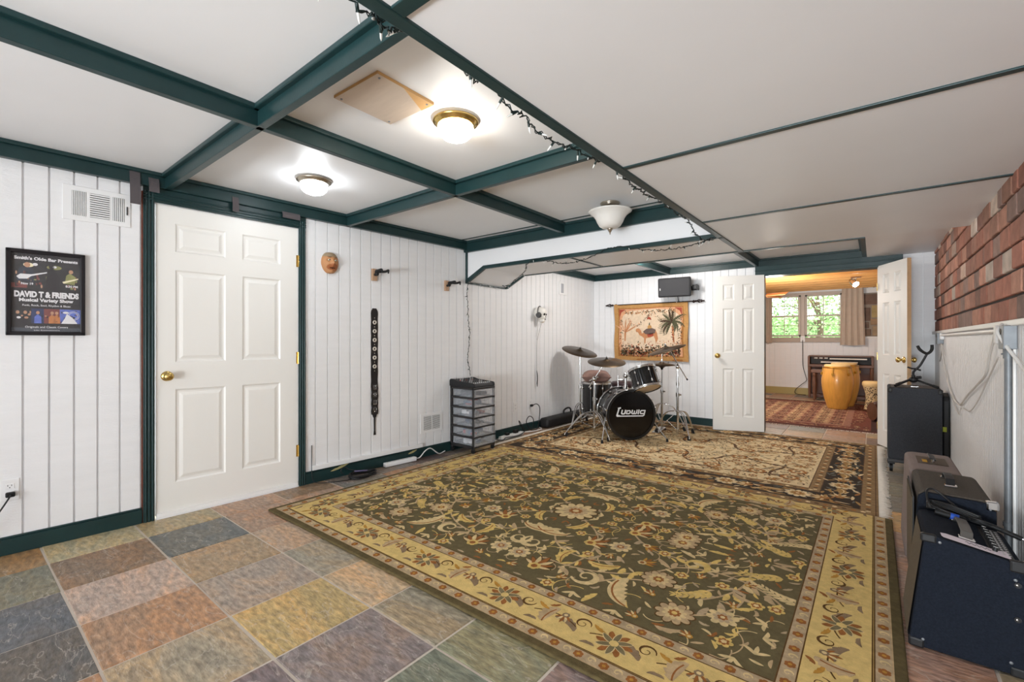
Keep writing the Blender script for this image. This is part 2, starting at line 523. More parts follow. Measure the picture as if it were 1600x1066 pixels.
m = MB(); m.b2((-2.15, 3.515, ZL - 0.006), (-2.125, 4.16, ZL + 0.002), green, 0.002)
trim(m, 'short green batten under the header')
# rear alcove beams
beam_x(-3.42, -0.06, 6.32, 6.36, 2.05, 2.14, 'green beam along the top of the rear wall')
beam_x(-3.425, -3.385, 4.18, 6.36, 2.05, 2.14, 'green beam above the left alcove wall')
beam_x(-2.26, -2.22, 4.18, 6.34, 2.05, 2.14, 'left green beam above the drums')
beam_x(-1.16, -1.12, 4.18, 6.34, 2.05, 2.14, 'green beam ending above the white folding leaf')
beam_x(-0.1, -0.06, 4.18, 6.34, 2.05, 2.14, 'green beam beside the lower ceiling panel')
# doorway head and casing
m = MB()
m.b2((-1.16, 6.325, 1.925), (0.24, 6.365, 2.06), green, 0.003)
m.b2((-1.16, 6.312, 1.99), (0.24, 6.33, 2.004), green, 0.003)
m.b2((-1.1, 6.315, 1.925), (0.1, 6.33, 1.95), green, 0.003)
m.b2((-1.1, 6.345, 0), (-1.07, 6.5, 1.94), green, 0.003)
m.b2((0.03, 6.345, 0), (0.06, 6.5, 1.94), green, 0.003)
m.b2((-1.1, 6.36, 1.925), (0.06, 6.5, 1.95), green, 0.003)
trim(m, 'green head and jambs of the doorway to the far room')

# baseboards
def base(mb_args, name, label, loc, rz):
    m = MB()
    for s0, s1 in mb_args:
        m.b2((s0, -0.014, 0), (s1, 0.004, 0.085), green, 0.003)
        m.b2((s0, -0.01, 0.085), (s1, 0.004, 0.096), green, 0.004)
    o = put(m.build(name), loc, rz)
    return struct(o, label, 'baseboard')
bbl = base([(-4.2, 0.78), (1.788, 3.5)], 'baseboard_left', 'dark green baseboard either side of the white door', LA(0, 0), RZA)
base([(3.5, 6.36)], 'baseboard_left_rear', 'dark green baseboard behind the cable tangle', (-3.404 + 0.0091 * 3.5, 0, 0), RZB)
base([(-3.42, -1.1), (0.06, 0.49)], 'baseboard_back', 'dark green baseboard behind the drums', (0, YB, 0), 0)

# ---------------------------------------------------------------- doors
def panel_face(mb, W, H, cols, rows, m, y, sgn):
    """front of a panelled door at depth y; sgn +1 recess goes +y"""
    xs = [0]; 
    for a, b in cols: xs += [a, b]
    xs.append(W)
    zs = [0]
    for a, b in rows: zs += [a, b]
    zs.append(H)
    def quad(p): 
        mb.add(p if sgn > 0 else p[::-1], [[0, 1, 2, 3]], m)
    for i in range(len(xs) - 1):
        for j in range(len(zs) - 1):
            x0, x1, z0, z1 = xs[i], xs[i + 1], zs[j], zs[j + 1]
            if i % 2 and j % 2:
                rings = [(0, 0), (0.010, 0.009), (0.022, 0.009), (0.042, 0.002)]
                R_ = [[(x0 + d, y + sgn * e, z0 + d), (x1 - d, y + sgn * e, z0 + d), (x1 - d, y + sgn * e, z1 - d), (x0 + d, y + sgn * e, z1 - d)] for d, e in rings]
                for a, b in zip(R_, R_[1:]):
                    for k in range(4):
                        quad([a[k], a[(k + 1) % 4], b[(k + 1) % 4], b[k]])
                quad(R_[-1])
            else:
                quad([(x0, y, z0), (x1, y, z0), (x1, y, z1), (x0, y, z1)])
def door_slab(W, H, T, cols, rows, m, edge=None):
    mb = MB()
    panel_face(mb, W, H, cols, rows, m, 0, 1)
    panel_face(mb, W, H, cols, rows, m, T, -1)
    e = edge or m
    mb.add([(0, 0, 0), (0, T, 0), (0, T, H), (0, 0, H)], [[3, 2, 1, 0]][::1], e)
    mb.add([(W, 0, 0), (W, T, 0), (W, T, H), (W, 0, H)], [[0, 1, 2, 3]], e)
    mb.add([(0, 0, H), (W, 0, H), (W, T, H), (0, T, H)], [[0, 1, 2, 3]], m)
    mb.add([(0, 0, 0), (W, 0, 0), (W, T, 0), (0, T, 0)], [[3, 2, 1, 0]], m)
    return mb
door_m = mat('door_paint', (238, 236, 231), 0.38)
def knob(parent, x, z, y=0.0, sgn=-1, s=1.0):
    m = MB()
    M = Matrix.Translation((x, y, z)) @ Matrix.Rotation(PI / 2 if sgn < 0 else -PI / 2, 4, 'X')
    m.lathe([(0.0, 0), (0.032 * s, 0), (0.032 * s, 0.004), (0.024 * s, 0.009), (0.011 * s, 0.012), (0.011 * s, 0.03), (0.018 * s, 0.034), (0.027 * s, 0.045), (0.027 * s, 0.055), (0.018 * s, 0.064), (0, 0.066)], brass, 24, M)
    return m.build('knob', parent)
d1 = tag(thing('door_1', 'closed white six panel door in a green casing on the left wall', 'door', LA(0.85, 0.017), RZA, kind='structure'))
d1['kind'] = 'structure'
W1 = 0.88
door_slab(W1, 1.98, 0.04, [(0.1, 0.388), (0.492, 0.752)], [(0.196, 0.798), (0.973, 1.572), (1.688, 1.872)], door_m).build('slab', d1)
kb = knob(d1, 0.055, 0.886)
kb['label'] = 'round brass knob'
for z in (0.26, 0.98, 1.73):
    m = MB(); m.cyl((0.884, -0.008, z - 0.045), (0.884, -0.008, z + 0.045), 0.006, brass, n=10); m.b2((0.868, -0.002, z - 0.045), (0.884, 0.0005, z + 0.045), brass)
    m.build('hinge', d1)
m = MB(); m.b2((0.0, -0.014, -0.016), (W1, 0.0, 0.018), white_smooth, 0.004); m.b2((0, -0.02, -0.016), (W1, -0.012, -0.004), white_pl)
m.build('door_sweep', d1)
# casing
m = MB()
def flute(m, x0, x1, z0, z1, vert=True):
    if vert:
        m.b2((x0, -0.014, z0), (x1, 0.0, z1), green, 0.002)
        for f in (0.12, 0.42, 0.72):
            a = x0 + (x1 - x0) * f
            m.cyl((a + 0.006, -0.014, z0), (a + 0.006, -0.014, z1), 0.006, green, n=8)
    else:
        m.b2((x0, -0.014, z0), (x1, 0.0, z1), green, 0.002)
        for f in (0.12, 0.42, 0.72):
            a = z0 + (z1 - z0) * f
            m.cyl((x0, -0.014, a + 0.006), (x1, -0.014, a + 0.006), 0.006, green, n=8)
flute(m, 0.785, 0.842, 0, 2.065)
flute(m, 1.735, 1.788, 0, 2.065)
flute(m, 0.785, 1.788, 2.002, 2.062, False)
m.b2((0.785, -0.012, 2.055), (1.79, 0.002, 2.1), green)
m.b2((0.778, -0.004, 0), (0.786, 0.002, 2.06), mat('bare_red_wood', (118, 62, 46), 0.7, var=0.3, vscale=20))
trim(m, 'green fluted casing around the white door', LA(0, 0), RZA)

# folding pair of leaves at the doorway
fcols = [(0.11, 0.235), (0.325, 0.45)]; frows = [(0.17, 0.77), (0.97, 1.52), (1.62, 1.82)]
def leaf(name, label, hinge, free, knob_at_free, Z=1.925):
    hx, hy = hinge; fx, fy = free
    W = math.hypot(fx - hx, fy - hy)
    ang = math.atan2(fy - hy, fx - hx)
    t = thing(name, label, 'door', (hx, hy, 0.012), ang, kind='structure')
    k = W / 0.56
    cols = [(a * k, b * k) for a, b in fcols]
    edge = mat('raw_pine_edge', (205, 170, 130), 0.6, var=0.08, vscale=20)
    door_slab(W, Z, 0.035, cols, frows, door_m, edge if name == 'door_3' else None).build('slab', t)
    knob(t, W - 0.05, 0.93, 0.0, -1)
    knob(t, W - 0.05, 0.93, 0.035, 1)
    for z in (0.2, 0.95, 1.7):
        m = MB(); m.cyl((-0.004, 0.0, z - 0.04), (-0.004, 0.0, z + 0.04), 0.006, brass, n=8); m.build('hinge', t)
    return t
leaf('door_2', 'open white panelled leaf left of the far doorway', (-1.063, 6.31), (-1.60, 6.1), True)
leaf('door_3', 'open white panelled leaf right of the far doorway behind the speaker cabinet', (0.03, 6.33), (0.252, 5.85), True)
# ---------------------------------------------------------------- woven rugs: every figure is its own patch of pile
def wool(name, col, var=0.22):
    return mat('wool_' + name, col, 0.95, bump=0.35, bscale=260, var=var, vscale=38, spec=0.15)
class Rug(MB):
    def patch(s, pts, m, z):
        if len(pts) < 3: return
        a = sum(p[0] * q[1] - q[0] * p[1] for p, q in zip(pts, pts[1:] + pts[:1]))
        if a < 0: pts = pts[::-1]
        s.np = getattr(s, 'np', 0) + 1
        zz = z + (s.np % 90) * 3e-6   # no two neighbouring figures share a plane
        s.add([(x, y, zz) for x, y in pts], [list(range(len(pts)))], m)
    def ribbon(s, pts, w, m, z):
        n = len(pts); l = []; r = []
        for i, p in enumerate(pts):
            a = pts[max(i - 1, 0)]; b = pts[min(i + 1, n - 1)]
            dx, dy = b[0] - a[0], b[1] - a[1]; d = math.hypot(dx, dy) or 1
            ww = w[i] if isinstance(w, list) else w
            l.append((p[0] - dy / d * ww, p[1] + dx / d * ww)); r.append((p[0] + dy / d * ww, p[1] - dx / d * ww))
        for i in range(n - 1):
            q = [l[i], l[i + 1], r[i + 1], r[i]]
            s.patch(q, m, z)
    def rect(s, x0, y0, x1, y1, m, z):
        s.patch([(x0, y0), (x1, y0), (x1, y1), (x0, y1)], m, z)
    def frame(s, x, y, a, b, m, z):
        """band between inset a and inset b of the half extents x, y"""
        s.rect(-x + a, -y + a, x - a, -y + b, m, z); s.rect(-x + a, y - b, x - a, y - a, m, z)
        s.rect(-x + a, -y + b, -x + b, y - b, m, z); s.rect(x - b, -y + b, x - a, y - b, m, z)
def rot2(p, a): return (p[0] * math.cos(a) - p[1] * math.sin(a), p[0] * math.sin(a) + p[1] * math.cos(a))
def flower_pts(cx, cy, r, n, rot, deep=0.3, sub=6):
    return [(cx + rr * math.cos(t), cy + rr * math.sin(t)) for k in range(n * sub)
            for t in [rot + 2 * PI * k / (n * sub)] for rr in [r * (1 - deep + deep * abs(math.sin(n * (t - rot) / 2)) ** 0.7)]]
def leaf_pts(x, y, ang, ln, wd, curl=0.5, teeth=4, side=1):
    L_ = []; R_ = []; N = teeth * 4 or 8
    px, py, a = x, y, ang
    for i in range(N + 1):
        t = i / N
        ww = wd * math.sin(PI * min(1, t * 0.95 + 0.03)) ** 0.7
        tooth = (1 + 0.55 * ((i % 4) / 4.0)) if teeth else 1
        L_.append((px - math.sin(a) * ww * (tooth if side > 0 else 0.6), py + math.cos(a) * ww * (tooth if side > 0 else 0.6)))
        R_.append((px + math.sin(a) * ww * (0.6 if side > 0 else tooth), py - math.cos(a) * ww * (0.6 if side > 0 else tooth)))
        px += math.cos(a) * ln / N; py += math.sin(a) * ln / N
        a += curl / N
    return L_ + R_[::-1], (px, py, a)
def arc_pts(x, y, ang, ln, curl, n=14):
    out = [(x, y)]; a = ang
    for i in range(n):
        x += math.cos(a) * ln / n; y += math.sin(a) * ln / n; a += curl / n
        out.append((x, y))
    return out
class Motifs:
    """draws one figure into the mirrored quarters of a rug"""
    def __init__(s, rug, quads, lim):
        s.r = rug; s.q = quads; s.lim = lim
    def put(s, pts, m, z):
        for sx, sy, ox, oy in s.q:
            q = [(ox + sx * x, oy + sy * y) for x, y in pts]
            if s.lim: q = [(max(-s.lim[0], min(s.lim[0], x)), max(-s.lim[1], min(s.lim[1], y))) for x, y in q]
            s.r.patch(q, m, z)
    def rib(s, pts, w, m, z):
        for sx, sy, ox, oy in s.q:
            q = [(ox + sx * x, oy + sy * y) for x, y in pts]
            if s.lim: q = [(max(-s.lim[0], min(s.lim[0], x)), max(-s.lim[1], min(s.lim[1], y))) for x, y in q]
            s.r.ribbon(q, w, m, z)
    def flower(s, x, y, r, n, rot, cols, z, line=None):
        if line: s.put(flower_pts(x, y, r * 1.08, n, rot, 0.26), line, z)
        f = (1.0, 0.62, 0.34, 0.15)
        for k, c in enumerate(cols[:4]):
            s.put(flower_pts(x, y, r * f[k], n if k < 2 else max(5, n - 2), rot + k * 0.3, 0.3 if k != 3 else 0.05), c, z + 0.0003 * (k + 1))
    def leaf(s, x, y, a, ln, wd, curl, m, z, teeth=4, side=1, vein=None):
        p, e = leaf_pts(x, y, a, ln, wd, curl, teeth, side)
        s.put(p, m, z)
        if vein: s.rib(arc_pts(x, y, a, ln * 0.85, curl * 0.85, 8), wd * 0.1, vein, z + 0.0003)
        return e
    def fern(s, x, y, a, ln, m, z, n=7, curl=0.7, w=0.013, l=0.055):
        pts = arc_pts(x, y, a, ln, curl, n)
        s.rib(pts, 0.0028, m, z)
        for i, p in enumerate(pts[:-1]):
            aa = a + curl * i / n; k = 1 - 0.5 * i / n
            for sd in (1, -1):
                q, _ = leaf_pts(p[0], p[1], aa + sd * 0.75, l * k, w * k, -sd * 0.4, 0)
                s.put(q, m, z)
    def palm(s, x, y, a, r, cols, z, n=7, line=None):
        for k in range(n):
            t = a + (k - (n - 1) / 2) * 0.42
            rr = r * (1 - 0.09 * abs(k - (n - 1) / 2))
            if line:
                q, _ = leaf_pts(x, y, t, rr * 1.1, rr * 0.19, 0, 0); s.put(q, line, z)
            q, _ = leaf_pts(x, y, t, rr, rr * 0.15, 0, 0)
            s.put(q, cols[k % 2], z + 0.0003)
        s.put(flower_pts(x, y, r * 0.3, 6, a, 0.15), cols[2], z + 0.0006)
        s.put(flower_pts(x, y, r * 0.15, 6, a, 0.1), cols[1], z + 0.0009)
    def curl(s, x, y, a, r, m, z, sd=1, turns=1.5, w=0.006):
        pts = []; ws = []
        N = 22
        for i in range(N + 1):
            t = i / N
            rr = r * (1 - 0.85 * t); th = a + sd * turns * 2 * PI * t
            pts.append((x + rr * math.cos(th), y + rr * math.sin(th))); ws.append(w * (0.5 + 1.6 * math.sin(PI * min(1, t * 1.6 + 0.05)) ** 2 * (1 - t)))
        s.rib(pts, ws, m, z)

cream = wool('cream', (216, 192, 142)); beige = wool('beige', (190, 164, 126)); gold = wool('gold', (216, 188, 122), 0.14)
goldl = wool('light_gold', (216, 186, 112)); rust = wool('rust', (152, 98, 52)); olive = wool('olive', (103, 93, 65), 0.16); taupe = wool('taupe', (140, 118, 92))
olivee = wool('olive_edge', (96, 84, 56)); outl = wool('outline', (98, 70, 38)); pale = wool('pale_taupe', (184, 162, 130)); greyg = wool('grey_green', (124, 112, 82))
ochre = wool('ochre', (186, 138, 62))

RR = random.Random(21)
r1 = Rug()
HX, HY = 1.615, 1.235
TH = 0.014
r1.box((0, 0, TH / 2), (2 * HX, 2 * HY, TH), olivee, 0.006)
z = TH + 0.0002
r1.frame(HX, HY, 0.036, 0.088, pale, z)
r1.frame(HX, HY, 0.088, 0.29, gold, z)
r1.frame(HX, HY, 0.29, 0.342, pale, z)
r1.rect(-HX + 0.342, -HY + 0.342, HX - 0.342, HY - 0.342, olive, z)
for a in (0.036, 0.086, 0.092, 0.288, 0.342):
    r1.frame(HX, HY, a, a + 0.0045, outl if a > 0.05 else beige, z + 0.0004)
M4 = [(1, 1, 0, 0), (-1, 1, 0, 0), (1, -1, 0, 0), (-1, -1, 0, 0)]
mo = Motifs(r1, [(1, 1, 0, 0)], None)
# guard stripes: rust rosettes and pale scrolls
def guard(ins, step, m1, m2):
    L1 = 2 * (HX - ins); n1 = int(L1 / step); L2 = 2 * (HY - ins); n2 = int(L2 / step)
    for sd in (1, -1):
        for k in range(n1):
            x = -HX + ins + (k + 0.5) * L1 / n1
            mo.put(flower_pts(x, sd * (HY - ins), 0.019, 6, 0, 0.2), m1, z + 0.0006)
            mo.put(flower_pts(x, sd * (HY - ins), 0.007, 6, 0, 0.2), m2, z + 0.0010)
            mo.curl(x + L1 / n1 / 2, sd * (HY - ins), 0, 0.017, cream, z + 0.0006, 1, 1.0, 0.003)
        for k in range(n2):
            y = -HY + ins + (k + 0.5) * L2 / n2
            mo.put(flower_pts(sd * (HX - ins), y, 0.019, 6, 0, 0.2), m1, z + 0.0006)
            mo.put(flower_pts(sd * (HX - ins), y, 0.007, 6, 0, 0.2), m2, z + 0.0010)
            mo.curl(sd * (HX - ins), y + L2 / n2 / 2, 0, 0.017, cream, z + 0.0006, 1, 1.0, 0.003)
guard(0.062, 0.1, rust, ochre); guard(0.316, 0.1, rust, ochre)
# main gold border: alternating palmettes, split leaves and acanthus
def border_unit(k, cx, cy, a):
    ux, uy = math.cos(a), math.sin(a)
    nx, ny = -uy, ux
    def at(u, v): return (cx + ux * u + nx * v, cy + uy * u + ny * v)
    if k % 2 == 0:
        for q in range(6):
            t = q * PI / 3 + a
            p, _ = leaf_pts(cx, cy, t, 0.072, 0.017, 0, 3); mo.put(p, rust, z + 0.0006)
        for q in range(6):
            t = q * PI / 3 + a + 0.52
            p, _ = leaf_pts(cx, cy, t, 0.07, 0.017, 0, 0); mo.put(p, cream, z + 0.0009)
            p, _ = leaf_pts(cx, cy, t, 0.066, 0.013, 0, 0); mo.put(p, greyg, z + 0.0012)
        mo.put(flower_pts(cx, cy, 0.018, 6, 0, 0.1), gold, z + 0.0016)
    else:
        p0 = at(-0.03, -0.05)
        mo.leaf(p0[0], p0[1], a + PI / 2 + 0.25, 0.12, 0.030, -0.9, beige, z + 0.0006, 5, 1, rust)
        p0 = at(0.03, 0.04)
        mo.palm(p0[0], p0[1], a - PI / 2, 0.055, [rust, cream, taupe], z + 0.0008, 5)
        q = at(-0.06, 0.06); mo.leaf(q[0], q[1], a + 0.3, 0.05, 0.009, 1.0, rust, z + 0.0006, 2)
    q = at(0.105, -0.03)
    mo.leaf(q[0], q[1], a + 2.2, 0.12, 0.020, 1.3, taupe, z + 0.0005, 5, -1)
    q = at(0.11, 0.035)
    mo.curl(q[0], q[1], a, 0.036, outl, z + 0.0006, 1 if k % 3 else -1, 1.3, 0.0032)
    q = at(0.15, 0.06); mo.leaf(q[0], q[1], a - 0.8, 0.07, 0.010, 0.9, ochre, z + 0.0006, 3)
    q = at(0.15, -0.065); mo.leaf(q[0], q[1], a + 0.5, 0.06, 0.009, -0.9, taupe, z + 0.0006, 2)
    mo.rib(arc_pts(*at(-0.1, 0.0), a + 0.5, 0.21, -1.1, 12), 0.0028, outl, z + 0.0004)
for sd in (1, -1):
    n = 11; L_ = 2 * (HX - 0.19)
    for k in range(n):
        border_unit(k, -HX + 0.19 + (k + 0.5) * L_ / n, sd * (HY - 0.189), 0 if sd < 0 else PI)
    n = 8; L_ = 2 * (HY - 0.19)
    for k in range(n):
        border_unit(k, sd * (HX - 0.189), -HY + 0.19 + (k + 0.5) * L_ / n, PI / 2 * sd)
# field: mirrored quarters of flowers, ferns and scrolling leaves on olive
FX, FY = HX - 0.35, HY - 0.35
mq = Motifs(r1, M4, (FX, FY))
mo.flower(0, 0, 0.14, 12, 0, [cream, beige, rust, cream], z + 0.001, outl)
placed = [(0, 0, 0.17)]
def free(x, y, r):
    return all(math.hypot(x - a, y - b) > (r + c) * 0.86 for a, b, c in placed)
def spots(num, r, tries=900):
    out = []
    for _ in range(tries):
        if len(out) >= num: break
        x = RR.uniform(0.02, FX - r * 0.7); y = RR.uniform(0.02, FY - r * 0.7)
        if free(x, y, r): placed.append((x, y, r)); out.append((x, y))
    return out
# long stems first
for x, y, a, ln, cu in [(0.12, 0.1, 0.5, 0.7, 1.6), (0.45, 0.1, 0.9, 0.6, -1.8), (0.75, 0.35, -0.7, 0.55, 1.7), (0.2, 0.65, 0.1, 0.7, -1.3), (0.85, 0.72, -0.2, 0.45, -1.6), (0.1, 0.4, 1.0, 0.5, -1.9), (1.05, 0.1, 1.3, 0.5, 1.1), (0.5, 0.75, -1.2, 0.5, 1.5)]:
    pts = arc_pts(x, y, a, ln, cu, 22)
    mq.rib(pts, 0.0055, beige, z + 0.0004)
    for i in range(3, 22, 3):
        p = pts[i]; aa = a + cu * i / 22
        mq.leaf(p[0], p[1], aa + RR.choice([-1, 1]) * 0.8, RR.uniform(0.05, 0.09), RR.uniform(0.011, 0.018), RR.uniform(-1, 1), RR.choice([cream, goldl, beige, pale]), z + 0.0006, RR.choice([0, 2, 3]), RR.choice([1, -1]))
for i, (x, y) in enumerate(spots(8, 0.105)):
    k = i % 3
    if k == 0: mq.flower(x, y, 0.078, 10, RR.random(), [beige, cream, rust, goldl], z + 0.001, outl)
    elif k == 1: mq.palm(x, y, RR.uniform(0, 6.28), 0.115, [RR.choice([cream, beige]), rust, goldl], z + 0.001, 7, outl)
    else:
        a = RR.uniform(0, 6.28)
        mq.leaf(x - math.cos(a) * 0.1, y - math.sin(a) * 0.1, a - 0.6, 0.27, 0.045, 1.8, RR.choice([beige, cream, pale]), z + 0.001, 6, 1, rust)
for i, (x, y) in enumerate(spots(15, 0.08)):
    k = i % 5; a = RR.uniform(0, 6.28)
    if k == 0: mq.flower(x, y, 0.062, 8, RR.random(), [cream, pale, rust, cream], z + 0.001)
    elif k == 1: mq.fern(x - math.cos(a) * 0.08, y - math.sin(a) * 0.08, a, 0.19, RR.choice([cream, goldl]), z + 0.0009)
    elif k == 2: mq.curl(x, y, a, 0.07, RR.choice([goldl, cream]), z + 0.0008, RR.choice([1, -1]), 1.3, 0.010)
    elif k == 3: mq.palm(x, y, a, 0.075, [ochre, rust, cream], z + 0.001, 5)
    else: mq.leaf(x - math.cos(a) * 0.07, y - math.sin(a) * 0.07, a - 0.5, 0.17, 0.028, 1.5, goldl, z + 0.001, 5, -1, rust)
for i, (x, y) in enumerate(spots(46, 0.042)):
    k = i % 4; a = RR.uniform(0, 6.28)
    if k == 0: mq.flower(x, y, 0.034, 6, RR.random(), [goldl, rust, cream], z + 0.0009)
    elif k == 1:
        for d in (-0.7, 0, 0.7): mq.leaf(x, y, a + d, 0.055, 0.010, d, cream, z + 0.0008, 0)
    elif k == 2: mq.leaf(x - math.cos(a) * 0.04, y - math.sin(a) * 0.04, a, 0.1, 0.016, RR.uniform(-1.5, 1.5), RR.choice([cream, beige, goldl]), z + 0.0008, 3)
    else: mq.palm(x, y, a, 0.046, [rust, cream, ochre], z + 0.0009, 5)
for i, (x, y) in enumerate(spots(130, 0.022, 4000)):
    a = RR.uniform(0, 6.28)
    mq.leaf(x, y, a, 0.05, 0.0085, RR.uniform(-2, 2), RR.choice([cream, beige, rust, goldl, pale]), z + 0.0007, RR.choice([0, 2]))
for q in range(46):
    x, y, a = RR.uniform(0.03, FX - 0.05), RR.uniform(0.03, FY - 0.05), RR.uniform(0, 6.28)
    mq.rib(arc_pts(x, y, a, RR.uniform(0.1, 0.2), RR.choice([-1, 1]) * RR.uniform(1.2, 3.2), 10), 0.0024, RR.choice([beige, cream, goldl]), z + 0.0003)
rug_front = put(r1.build('patterned_rug'), (-1.525, 2.587, 0.0012), rad(0))
b = bmesh.new(); b.from_mesh(rug_front.data)   # its far edge stops where the second rug begins
bmesh.ops.bisect_plane(b, geom=list(b.verts) + list(b.edges) + list(b.faces), plane_co=(0, 1.108, 0), plane_no=(0, 1, 0), clear_outer=True)
b.to_mesh(rug_front.data); b.free()
tag(rug_front, 'large olive and gold floral rug on the slate tiles in the foreground', 'rug')

# second rug: cream field, dark flowered border, fringed ends; its near edge lies over the first
dk = wool('charcoal_brown', (66, 56, 48)); cf = wool('field_cream', (230, 206, 162)); tan = wool('tan', (176, 138, 86)); dkv = wool('dark_vine', (104, 78, 58)); brn = wool('guard_brown', (150, 122, 86)); slb = wool('slate_blue', (108, 108, 100)); rst2 = wool('soft_rust', (174, 118, 68))
RR = random.Random(5)
r2 = Rug(); GX, GY = 1.6, 1.26
r2.box((0, 0, 0.005), (2 * GX, 2 * GY, 0.010), brn, 0.004)
z = 0.0102
r2.frame(GX, GY, 0.01, 0.1, brn, z)
r2.frame(GX, GY, 0.1, 0.335, dk, z)
r2.frame(GX, GY, 0.335, 0.415, brn, z)
r2.rect(-GX + 0.415, -GY + 0.415, GX - 0.415, GY - 0.415, cf, z)
for a in (0.012, 0.094, 0.335, 0.408): r2.frame(GX, GY, a, a + 0.006, dkv, z + 0.0003)
mo = Motifs(r2, [(1, 1, 0, 0)], None)
for ins, st in ((0.055, 0.05), (0.372, 0.05)):
    for sd in (1, -1):
        n = int(2 * (GX - ins) / st)
        for k in range(n):
            x = -GX + ins + (k + 0.5) * 2 * (GX - ins) / n
            mo.put(flower_pts(x, sd * (GY - ins), 0.016, 5, k, 0.3), (cf, dkv, rst2)[k % 3], z + 0.0005)
        n = int(2 * (GY - ins) / st)
        for k in range(n):
            y = -GY + ins + (k + 0.5) * 2 * (GY - ins) / n
            mo.put(flower_pts(sd * (GX - ins), y, 0.016, 5, k, 0.3), (cf, dkv, rst2)[k % 3], z + 0.0005)
def bord(x, y, a, k):
    if k % 3 == 0: mo.flower(x, y, 0.085, 10, a, [cf, tan, rst2, cf], z + 0.0008, slb)
    elif k % 3 == 1: mo.palm(x, y, a, 0.1, [cf, tan, rst2], z + 0.0008, 7)
    else: mo.leaf(x - 0.06 * math.cos(a), y - 0.06 * math.sin(a), a - 0.5, 0.16, 0.034, 1.4, tan, z + 0.0008, 5, 1, cf)
    for q in range(12):
        u = RR.uniform(-0.11, 0.11); v = RR.uniform(-0.1, 0.1)
        px, py = rot2((u, v), a)
        mo.leaf(x + px, y + py, a + RR.uniform(-0.6, 0.6) + RR.choice([0, PI]), RR.uniform(0.05, 0.1), RR.uniform(0.008, 0.014), RR.uniform(-1, 1), RR.choice([tan, cf, rst2, slb, tan]), z + 0.0005, RR.choice([0, 2]))
for sd in (1, -1):
    n = 17
    for k in range(n): bord(-GX + 0.22 + (k + 0.5) * 2 * (GX - 0.22) / n, sd * (GY - 0.217), 0 if sd > 0 else PI, k)
    n = 13
    for k in range(n): bord(sd * (GX - 0.217), -GY + 0.22 + (k + 0.5) * 2 * (GY - 0.22) / n, PI / 2, k + 1)
FX, FY = GX - 0.43, GY - 0.43
mq = Motifs(r2, M4, (FX, FY)); placed = []
for x, y, a, ln, cu in [(0.0, 0.15, 0.6, 0.6, 1.4), (0.25, 0.5, -0.4, 0.6, -1.4), (0.6, 0.1, 1.1, 0.7, -1.5), (0.7, 0.7, -1.0, 0.5, 1.8), (0.15, 0.75, -0.5, 0.6, 1.0), (0.95, 0.2, 1.4, 0.5, 0.9)]:
    p1 = arc_pts(x, y, a, ln * 0.45, cu * 0.7, 12); p2 = arc_pts(p1[-1][0], p1[-1][1], a + cu * 0.7, ln * 0.55, -cu * 0.9, 12)
    mq.rib(p1 + p2[1:], [0.004 + 0.010 * math.sin(PI * (i + 1) / 27) for i in range(25)], dkv, z + 0.0005)
    mq.rib(arc_pts(p1[8][0], p1[8][1], a + 1.2, ln * 0.4, -cu * 0.6, 10), 0.006, dkv, z + 0.0005)
for i, (x, y) in enumerate(spots(12, 0.085)):
    if i % 2: mq.flower(x, y, 0.075, 8, RR.random(), [rst2, cf, dkv, tan], z + 0.001, dkv)
    else: mq.palm(x, y, RR.uniform(0, 6.28), 0.085, [tan, rst2, cf], z + 0.001, 7, dkv)
for i, (x, y) in enumerate(spots(46, 0.042)):
    a = RR.uniform(0, 6.28)
    if i % 3 == 0: mq.flower(x, y, 0.034, 6, a, [rst2, cf, dkv], z + 0.0009, dkv)
    elif i % 3 == 1: mq.leaf(x, y, a, 0.08, 0.015, RR.uniform(-1.5, 1.5), RR.choice([tan, brn, rst2]), z + 0.0008, 3, 1, dkv)
    else: mq.curl(x, y, a, 0.036, dkv, z + 0.0008, 1, 1.2, 0.004)
for i, (x, y) in enumerate(spots(230, 0.017, 6000)):
    a = RR.uniform(0, 6.28)
    mq.leaf(x, y, a, 0.045, 0.008, RR.uniform(-2, 2), RR.choice([dkv, rst2, brn, tan, slb]), z + 0.0007, RR.choice([0, 2]))
rug_rear = put(r2.build('patterned_rug'), (-1.575, 4.96, 0.0012), rad(0))
tag(rug_rear, 'cream rug with dark flowered border and white fringe under the drum kit', 'rug')
def fringe(parent, x, y0, y1, sd, m, ln=0.07, step=0.011, z=0.004):
    b = MB(); y = y0; q = random.Random(3)
    while y < y1:
        l = ln * q.uniform(0.65, 1.1); dy = q.uniform(-0.012, 0.012)
        b.tube([(x, y, z), (x + sd * l * 0.5, y + dy * 0.4, z + 0.003), (x + sd * l, y + dy, z * 0.7)], [0.0035, 0.005, 0.003], m, 5)
        y += step
    b.build('fringe', parent)
frm = wool('fringe_white', (244, 236, 224), 0.05)
fringe(rug_rear, GX - 0.004, -GY + 0.01, GY - 0.01, 1, frm)
fringe(rug_rear, -GX + 0.004, -GY + 0.01, GY - 0.01, -1, frm)

